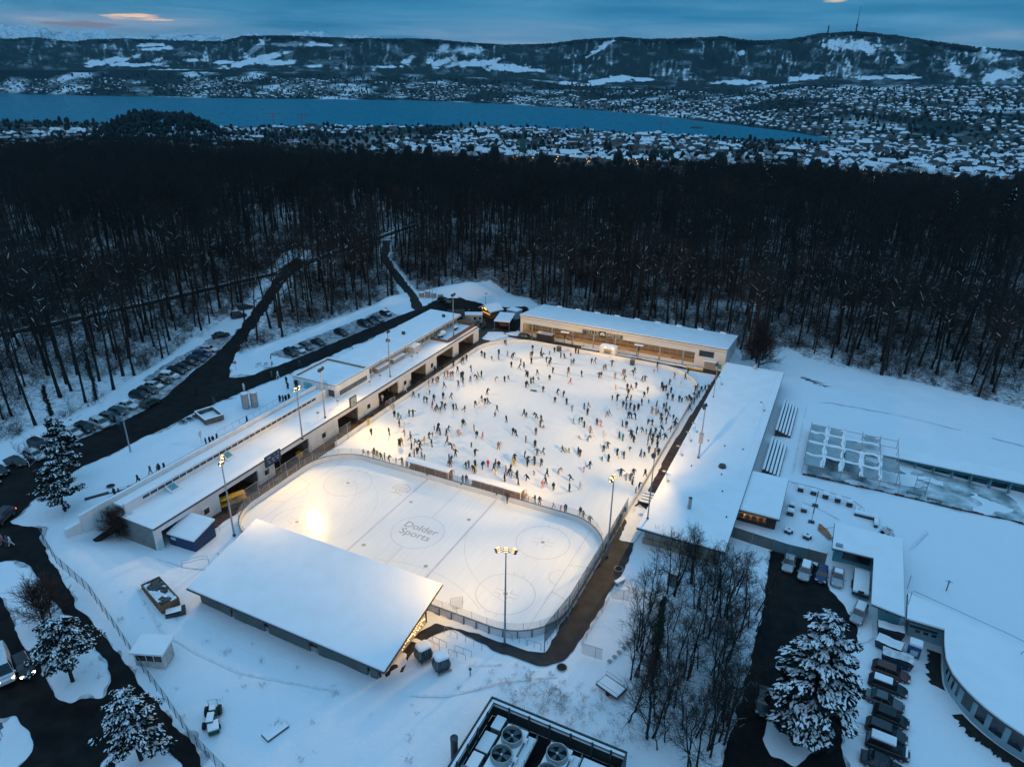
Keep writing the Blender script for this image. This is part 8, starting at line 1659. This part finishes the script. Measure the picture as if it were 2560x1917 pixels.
t = thing('felled_branch', 'dark dead branches lying on the open snowfield', 'branch', (54.9,98.6,.1)); sg = []
for i in range(34): x = g.uniform(-3.2,3.2); a = g.uniform(-.5,.1); L_ = g.uniform(.6,2.2); sg.append((x,-x*.55+g.gauss(0,.45),.05,x+math.cos(a)*L_,-x*.55+math.sin(a)*L_+g.gauss(0,.2),.2+g.random()*.3,.07,.03))
V, F = prisms(sg); link('twigs', npmesh('twigs', V, F, BARK), t)

# ------------------------------------------------------------------ angled bath buildings at lower right
wf = thing('screen_fence', 'tall grey and teal screened wire fence above the parked silver cars', 'fence')
SCR = [mat('screen_grey', (.16,.15,.14), .8, .15, .8), mat('screen_teal', (.12,.20,.22), .7, .15, .8)]
SP = [(47.6,22.6),(51.2,22.2),(54.6,21.9),(57.0,21.7),(59.8,21.9),(62.6,21.9)]
for i, (a, c) in enumerate(zip(SP[:-1], SP[1:])): wallpath([a, c], 2.1, .04, SCR[1 if i == 2 or i == 3 else 0], 'screen', wf, .2)
for x, y in SP: MB().tube([(x,y,0),(x,y,2.5)], .05, 6).build('post', STEEL, wf)
ab = thing('angled_building', 'L-shaped teal bath building with thick snowy roof', 'building')
LP = [(63,21.4),(69,21.6),(68.8,10.2),(73,9.4),(73.2,29),(63,29)]
LW = [(63.6,23.9),(70.4,24.1),(70.4,11.2),(72.8,11.0),(72.8,28.6),(63.6,28.6)]
MB().prism(LW, -.2, 3.6, 0).build('wall', TEAL, ab); MB().prism(LP, 3.603, 3.8, 0).build('roof', TRIM, ab); MB().prism([(x+(.06 if x < 66 else -.06), y) for x, y in LP], 3.803, 4.06, 0).build('roof_snow', ROOFSNOW, ab, bevel=.08)
MB().box(64.9,68.9,23.85,23.897,.8,3.4).build('dark_window', GLASS, ab); MB().box(69.2,69.9,23.86,23.9,1.2,2.6).build('dark_window', GLASS, ab)
for x in (70.8,71.9): MB().box(x,x+.5,10.95,10.997,2.6,3.0).build('small_window', GLASS, ab)
MB().box(63.5,64.5,21.9,22.6,4.063,4.35).build('roof_box', STEEL, ab)
for y in (12.2,16.0): MB().tube([(73.4,y,4),(73.4,y,6.4)], .05, 5).build('roof_pole', STEEL, ab)
cb = thing('curved_building', 'low building with sweeping curved snowy roof and dark window bays at the right edge', 'building')
EDGE = [(73.1,9.0),(77.6,9.0),(77.4,6.2),(77.4,3.1),(77.9,1.0),(79.,-1.),(80.2,-2.5),(81.4,-3.7),(83.,-4.9),(84.6,-5.8),(88,-7.4),(93,-9.2)]
EDGE = [EDGE[0], EDGE[1]]+[(float(np.interp(q, range(len(EDGE)-1), [e[0] for e in EDGE[1:]])), float(np.interp(q, range(len(EDGE)-1), [e[1] for e in EDGE[1:]]))) for q in np.linspace(.4, len(EDGE)-2, 26)]
STRIPP = None
BACK = [(100,-9.2),(100,5),(84,11.8),(73.4,14.9)]
def inset(P, d): 
    out = []
    for i, p in enumerate(P):
        a = Vector(P[max(0,i-1)]); c = Vector(P[min(len(P)-1,i+1)]); t_ = (c-a).normalized(); out.append((p[0]+(-t_.y)*d, p[1]+t_.x*d))
    return out
EI = inset(EDGE[1:], .9);  WP = [(74.0,10.9),(EI[0][0]-.0,10.9)]+EI[1:]
MB().prism(WP+[(99.6,-8),(99.6,4.6),(84,11.4),(74,14.4)], -.3, 3.6).build('wall', mat('teal_white_wall', (.30,.42,.46), .6, .08, 1), cb)
MB().prism(EDGE+BACK, 3.603, 3.9).build('roof', TRIM, cb); EI2 = inset(EDGE[1:], .08); MB().prism([(73.18,9.08)]+EI2+[(99.9,-9.0),(99.9,4.9),(84,11.7),(73.5,14.8)], 3.903, 4.16).build('roof_snow', ROOFSNOW, cb)
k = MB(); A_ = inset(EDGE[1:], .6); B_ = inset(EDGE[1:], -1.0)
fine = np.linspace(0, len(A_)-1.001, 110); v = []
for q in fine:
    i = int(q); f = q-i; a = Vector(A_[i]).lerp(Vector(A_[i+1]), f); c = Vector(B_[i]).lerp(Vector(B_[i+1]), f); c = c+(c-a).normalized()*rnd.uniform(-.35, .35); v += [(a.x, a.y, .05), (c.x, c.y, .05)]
k.add(v, [(2*i, 2*i+1, 2*i+3, 2*i+2) for i in range(len(fine)-1)]); struct(k.build('dark_wall_strip', SOIL))  # dark ragged strip on the ground along the curved wall
k2 = 0
for i in range(4, len(EI)-3, 3):
    if i+2 >= len(EI): break
    a, c = Vector(EI[i]), Vector(EI[i+2]); d = (c-a).normalized(); o_ = Vector((d.y,-d.x))*.05; MB().add([(a.x+o_.x,a.y+o_.y,.9),(c.x+o_.x,c.y+o_.y,.9),(c.x+o_.x,c.y+o_.y,3.2),(a.x+o_.x,a.y+o_.y,3.2)], [(0,1,2,3)]).build('window_bay', GLASS, cb)
for z in (2.4,1.5): MB().box(74.1,77.5,10.82,10.897,z,z+.35).build('facade_band', DARK if z < 2 else WOOD, cb)
for x in (74.9,75.9,76.9): MB().box(x,x+.6,10.8,10.85,.9,1.3).build('small_window', GLASS, cb)
MB().tube([(88+2.2*math.cos(a/10*math.pi),7.+1.3*math.sin(a/10*math.pi),5.1) for a in range(11)], .05, 5).build('roof_railing', TEAL, cb); MB().tube([(74,14.6,4.9),(85,10.8,4.9),(99,4.8,4.9)], .04, 5).build('roof_rail', TEAL, cb)
MB().box(92.4,97,-1.6,2.4,4.163,4.2).build('skylight', DARK, cb); MB().box(92.2,97.2,2.4,2.6,4.163,4.7).build('skylight_kerb', DARK, cb); MB().box(92.2,92.4,-1.8,2.4,4.163,4.7).build('skylight_kerb', DARK, cb)
def skip_(x, y, rot, l, w_, h, colr, label, fill=False):
    t = thing('skip', label, 'skip', (x, y, 0), rot, 'skips beside the angled building'); m_ = mat('skip_'+label[:8].replace(' ','_'), colr, .6, .2, 2); k = MB().loft([[(-l/2+.25,-w_/2,.1),(l/2-.25,-w_/2,.1),(l/2-.25,w_/2,.1),(-l/2+.25,w_/2,.1)],[(-l/2,-w_/2,h),(l/2,-w_/2,h),(l/2,w_/2,h),(-l/2,w_/2,h)]]); k.build('body', m_, t)
    gx, gy = np.meshgrid(np.linspace(-l/2+.05,l/2-.05,16), np.linspace(-w_/2+.05,w_/2-.05,10)); z = h+.05+fbm(gx*1.3+x,gy*1.3)*.45; I = np.arange(gx.size).reshape(gx.shape); link('snow_heap', npmesh('heap', np.stack([gx,gy,z],-1).reshape(-1,3), np.stack([I[:-1,:-1],I[:-1,1:],I[1:,1:],I[1:,:-1]],-1).reshape(-1,4), mat('dirty_heap', (.45,.40,.38), .8, .3, 1.2, c2=(.8,.82,.85)) if fill else ROOFSNOW, smooth=True), t)
    for s in (-1,1): MB().box(-l/2-.02,l/2+.02,s*w_/2-.05,s*w_/2+.05,h-.02,h+.07).build('rim', DARK, t)
skip_(71.8,9.6,R(2),3.4,1.7,1.3,(.03,.035,.035),'dark snow filled container against the short end wall'); skip_(71.7,6.9,R(-14),3.3,2.0,.9,(.04,.05,.055),'low dark trailer skip with two holes in its snow'); skip_(72.6,4.3,R(-3),3.8,1.8,1.2,(.01,.03,.07),'dark blue skip heaped with snowy rubbish',True)
t = thing('donation_box', 'blue collection container with rounded snow cap by the corner wall', 'container', (74.7,7.0,0), R(-5)); MB().box(-.75,.75,-.65,.65,.1,1.9).build('body', mat('container_blue', (.02,.09,.22), .5, .15, 2), t, bevel=.06); MB().box(-.8,.8,-.7,.7,1.903,2.4).build('snow_cap', ROOFSNOW, t, bevel=.15); MB().box(-.45,.45,-.69,-.653,.5,1.3).build('label_panel', mat('label_white', (.5,.55,.6), .5, .2, 6), t)
t = thing('car_trailer', 'flat car trailer loaded with thick snow beside the angled building', 'trailer', (67.9,18.8,0), R(-91)); MB().box(-3,3,-1.15,1.15,.5,.95).build('bed', mat('trailer_green', (.025,.05,.045), .6, .2, 2), t); MB().box(-2.95,2.95,-1.1,1.1,.953,1.35).build('snow_load', ROOFSNOW, t, bevel=.1); MB().tube([(3,0,.55),(4.2,0,.5)], .07, 6).build('drawbar', STEEL, t); MB().box(2.9,3.0,-.4,.4,.95,1.5).build('head_board', DARK, t)
for s in (-1,1):
    for x in (-.5,.5): MB().tube([(x,s*1.1,.33),(x,s*1.28,.33)], .33, 12).build('wheel', TYRE, t)
t = thing('lamp_stub', 'short red-brown post lamp standing alone on the upper snow terrace', 'lamp post', (79.8,24.0,0)); MB().tube([(0,0,0),(0,0,1.6)], .08, 6).build('post', WOOD, t); MB().tube([(-.5,0,1.7),(.5,0,1.7)], .05, 5).build('cross_bar', STEEL, t); MB().box(-.15,.15,-.15,.15,1.55,1.85).build('lamp_head', STEEL, t)
HAZE = 1.6e-5
# ------------------------------------------------------------------ sky, sun, floodlights, haze, view
w = bpy.data.worlds.new('World'); sc.world = w; w.use_nodes = True
N = w.node_tree.nodes; L = w.node_tree.links; N.clear()
out = N.new('ShaderNodeOutputWorld'); bg = N.new('ShaderNodeBackground'); L.new(bg.outputs[0], out.inputs[0])
tc = N.new('ShaderNodeTexCoord'); sep = N.new('ShaderNodeSeparateXYZ'); L.new(tc.outputs['Generated'], sep.inputs[0])
def M(op, a, b=None, c=None, clamp=False):
    k = N.new('ShaderNodeMath'); k.operation = op; k.use_clamp = clamp
    for i, v in enumerate((a, b, c)):
        if v is None: continue
        if isinstance(v, (int, float)): k.inputs[i].default_value = v
        else: L.new(v, k.inputs[i])
    return k.outputs[0]
def ramp(f, stops):
    r = N.new('ShaderNodeValToRGB'); e = r.color_ramp.elements
    e[0].position, e[0].color = stops[0][0], (*stops[0][1], 1); e[1].position, e[1].color = stops[-1][0], (*stops[-1][1], 1)
    for p, c in stops[1:-1]: x = e.new(p); x.color = (*c, 1)
    L.new(f, r.inputs[0]); return r.outputs[0]
def mix(f, a, b, mode='MIX'):
    k = N.new('ShaderNodeMix'); k.data_type = 'RGBA'; k.blend_type = mode
    for i, v in ((0, f), (6, a), (7, b)):
        if isinstance(v, (int, float)): k.inputs[i].default_value = v
        elif isinstance(v, tuple): k.inputs[i].default_value = (*v, 1)
        else: L.new(v, k.inputs[i])
    return k.outputs[2]
z = M('MAXIMUM', sep.outputs[2], 0.)
# overcast dusk: the zenith about three times as bright as the horizon
base = ramp(z, [(0, (.17,.29,.42)), (.038, (.125,.29,.46)), (.06, (.07,.27,.46)), (.1, (.030,.19,.37)), (.25, (.08,.30,.55)), (1, (.38,.77,1.20))])
# cloud deck: noise on a plane above, so that it foreshortens towards the horizon
inv = M('DIVIDE', 1., M('ADD', z, .035))
cv = N.new('ShaderNodeCombineXYZ'); L.new(M('MULTIPLY', sep.outputs[0], inv), cv.inputs[0]); L.new(M('MULTIPLY', sep.outputs[1], inv), cv.inputs[1])
n1 = N.new('ShaderNodeTexNoise'); n1.inputs['Scale'].default_value = .42; n1.inputs['Detail'].default_value = 8; n1.inputs['Roughness'].default_value = .62; n1.inputs['Distortion'].default_value = .6; L.new(cv.outputs[0], n1.inputs['Vector'])
n2 = N.new('ShaderNodeTexNoise'); n2.inputs['Scale'].default_value = .22; n2.inputs['Detail'].default_value = 5; L.new(cv.outputs[0], n2.inputs['Vector'])
cl = ramp(n1.outputs['Fac'], [(.34, (.50,.74,.80)), (.47, (.9,.95,.97)), (.56, (1.15,1.05,1.03)), (.70, (2.1,1.30,1.12))])
cl2 = ramp(n2.outputs['Fac'], [(.40, (.40,.72,.80)), (.50, (.9,.98,.98)), (.62, (1.5,1.12,1.04))])
col = mix(1., mix(1., base, cl, 'MULTIPLY'), cl2, 'MULTIPLY')
n4 = N.new('ShaderNodeTexNoise'); n4.inputs['Scale'].default_value = 2.2; n4.inputs['Detail'].default_value = 6; L.new(cv.outputs[0], n4.inputs['Vector'])
# a torn gap in the cloud still lit by the low sun, and a smaller one
def gap(px, py, wid, hgt, colr):
    global col
    a, e = az_el(px, py); d = dirpx(px, py); d = d/np.linalg.norm(d); c = np.array([-d[1], d[0], 0]); c = c/np.linalg.norm(c)
    def dot(v):
        k = N.new('ShaderNodeVectorMath'); k.operation = 'DOT_PRODUCT'; L.new(tc.outputs['Generated'], k.inputs[0]); k.inputs[1].default_value = tuple(v); return k.outputs['Value']
    u = M('DIVIDE', dot(c), wid); v = M('DIVIDE', M('SUBTRACT', sep.outputs[2], float(d[2])), hgt)
    r2 = M('ADD', M('MULTIPLY', u, u), M('MULTIPLY', v, v))
    f = M('SUBTRACT', 1.25, M('ADD', r2, M('MULTIPLY', M('SUBTRACT', n4.outputs['Fac'], .5), 5.)), clamp=True)
    f = M('MULTIPLY', f, M('GREATER_THAN', dot(d), .5))
    col = mix(f, col, colr)
gap(300, 38, .034, .0030, (1.15,.72,.42))
gap(170, 52, .04, .0032, (.24,.22,.27))
gap(1800, 2, .012, .003, (.95,.66,.42))
sky = N.new('ShaderNodeTexSky'); sky.sky_type = 'NISHITA'; sky.sun_disc = False; sky.sun_elevation = R(1.); sky.sun_rotation = R(200); sky.air_density = 1; sky.ozone_density = 3
sk = mix(1., sky.outputs[0], (.0006,.002,.004), 'MULTIPLY')
tot = mix(1., col, sk, 'ADD')
L.new(tot, bg.inputs[0]); bg.inputs[1].default_value = 1.0
sd = bpy.data.lights.new('sun', 'SUN'); sd.energy = .12; sd.angle = R(25); sd.color = (.8,.88,1)
so = bpy.data.objects.new('sun', sd); COL.objects.link(so); so.rotation_euler = (R(50), 0, R(200))
def spot(loc, target, power, ang=110, color=(1,.72,.40), size=.35, blend=.6, spec=.0):
    d = bpy.data.lights.new('floodlight', 'SPOT'); d.energy = power; d.spot_size = R(ang); d.spot_blend = blend; d.color = color; d.shadow_soft_size = size; d.specular_factor = spec
    o = bpy.data.objects.new('floodlight', d); COL.objects.link(o); o.location = loc
    o.rotation_euler = (Vector(target)-Vector(loc)).to_track_quat('-Z', 'Y').to_euler(); return o
def point(loc, power, color=(1,.68,.32), size=.2):
    d = bpy.data.lights.new('lamp', 'POINT'); d.energy = power; d.color = color; d.shadow_soft_size = size
    o = bpy.data.objects.new('lamp', d); COL.objects.link(o); o.location = loc; return o
WARM = (1,.58,.14); COOLW = (1,.60,.20)
FL = 1.0  # spots at the dark masts are added to even out the rink light
spot((-35.0, 74.6, 16.0), (16, 84, 0), 34988*FL, 70, WARM, blend=1)
spot((36.8, 40.2, 14.9), (16, -8, 0), 48636*FL, 70, WARM, blend=1)
spot((34.0, 16.1, 15.6), (-20, 42, 0), 42945*FL, 70, WARM, blend=1)
spot((34.0, 16.1, 15.6), (16, 70, 0), 14127*FL, 100, WARM, blend=1)
spot((-35.0, 74.6, 16.0), (-20, 56, 0), 11884*FL, 100, WARM, blend=1)
spot((-34.6, 43.8, 15.8), (16, 70, 0), 32370*FL, 70, WARM, blend=1)
spot((-32.6, 10.6, 15.2), (-20, -8, 0), 10795*FL, 100, WARM, blend=1)
spot((34.0, 16.1, 15.6), (16, -8, 0), 8773*FL, 100, WARM, blend=1)
spot((34.0, 16.1, 15.6), (16, 70, 0), 52426*FL, 70, WARM, blend=1)
spot((34.3, 69.5, 11.8), (-20, 84, 0), 32242*FL, 70, WARM, blend=1)
spot((-35.0, 74.6, 16.0), (-20, 84, 0), 8883*FL, 100, WARM, blend=1)
spot((-34.6, 43.8, 15.8), (-20, -8, 0), 47193*FL, 70, WARM, blend=1)
spot((24.0, -15.4, 15.8), (4, -8, 0), 11423*FL, 100, WARM, blend=1)
spot((-26.2, -14.0, 14.6), (-8, -8, 0), 8620*FL, 100, WARM, blend=1)
spot((36.8, 40.2, 14.9), (-20, 56, 0), 20715*FL, 70, WARM, blend=1)
spot((-32.6, 10.6, 15.2), (-8, 70, 0), 28769*FL, 100, WARM, blend=1)
spot((30.2, 8.2, 15.0), (-20, 28, 0), 40796*FL, 70, WARM, blend=1)
spot((-32.6, 10.6, 15.2), (-20, -8, 0), 7308*FL, 70, WARM, blend=1)
spot((30.2, 8.2, 15.0), (16, -8, 0), 6006*FL, 100, WARM, blend=1)
spot((34.0, 16.1, 15.6), (-8, 56, 0), 3889*FL, 70, WARM, blend=1)
spot((-32.6,10.6,15.4), (-8,-4,0), 2500, 110, WARM)
spot((-26.4,-14.9,14.2), (-17,-18.5,6), 4200, 80, WARM); spot((24.,-16.3,15.2), (12.5,-19,6), 5200, 60, WARM); spot((-33.8,10,14.8), (-38.5,2,4), 2600, 120, WARM)
for X in (-20,-12,-4,4,12,20): point((X,97.0,3.7), 240, (1,.58,.16), .3)
point((-39.6,106.4,2.6), 25); point((3.2,92.2,2.6), 60, (1,.8,.55)); point((4.6,91.6,2.6), 60, (1,.8,.55))
point((49.6,31.5,2.3), 60, (1,.66,.34)); point((52.,31.,2.3), 60, (1,.66,.34)); point((12.6,-22,2.6), 40, (1,.55,.25))
point((-5,16.6,2.4), 60, (1,.6,.3)); point((-10,16.6,2.4), 60, (1,.6,.3)); point((4,16.6,2.4), 60, (1,.6,.3)); point((9,16.6,2.4), 60, (1,.6,.3))
for Y in (34,62,78): point((-35.2,Y,3.2), 40, (1,.7,.42))
# air: one closed box of thin even haze round everything
hb = MB().box(-21000, 24000, -9000, 29000, -340, 2600)
hz = bpy.data.materials.new('haze'); hz.use_nodes = True; n_ = hz.node_tree.nodes; n_.clear()
vo = n_.new('ShaderNodeVolumePrincipled'); ou = n_.new('ShaderNodeOutputMaterial'); hz.node_tree.links.new(vo.outputs[0], ou.inputs['Volume'])
vo.inputs['Color'].default_value = (.35,.80,1.,1); vo.inputs['Density'].default_value = HAZE; vo.inputs['Anisotropy'].default_value = 0
struct(hb.build('haze', hz), 'stuff')
sc.view_settings.view_transform = 'Standard'; sc.view_settings.look = 'None'; sc.view_settings.exposure = 0; sc.view_settings.gamma = 1
sc.render.engine = 'CYCLES'; cy = sc.cycles
cy.use_denoising = True; cy.max_bounces = 5; cy.diffuse_bounces = 2; cy.glossy_bounces = 2; cy.transparent_max_bounces = 12; cy.volume_bounces = 0; cy.transmission_bounces = 2
cy.sample_clamp_indirect = 4; cy.use_light_tree = True; cy.use_adaptive_sampling = True; cy.adaptive_threshold = .02
sc.render.use_persistent_data = False
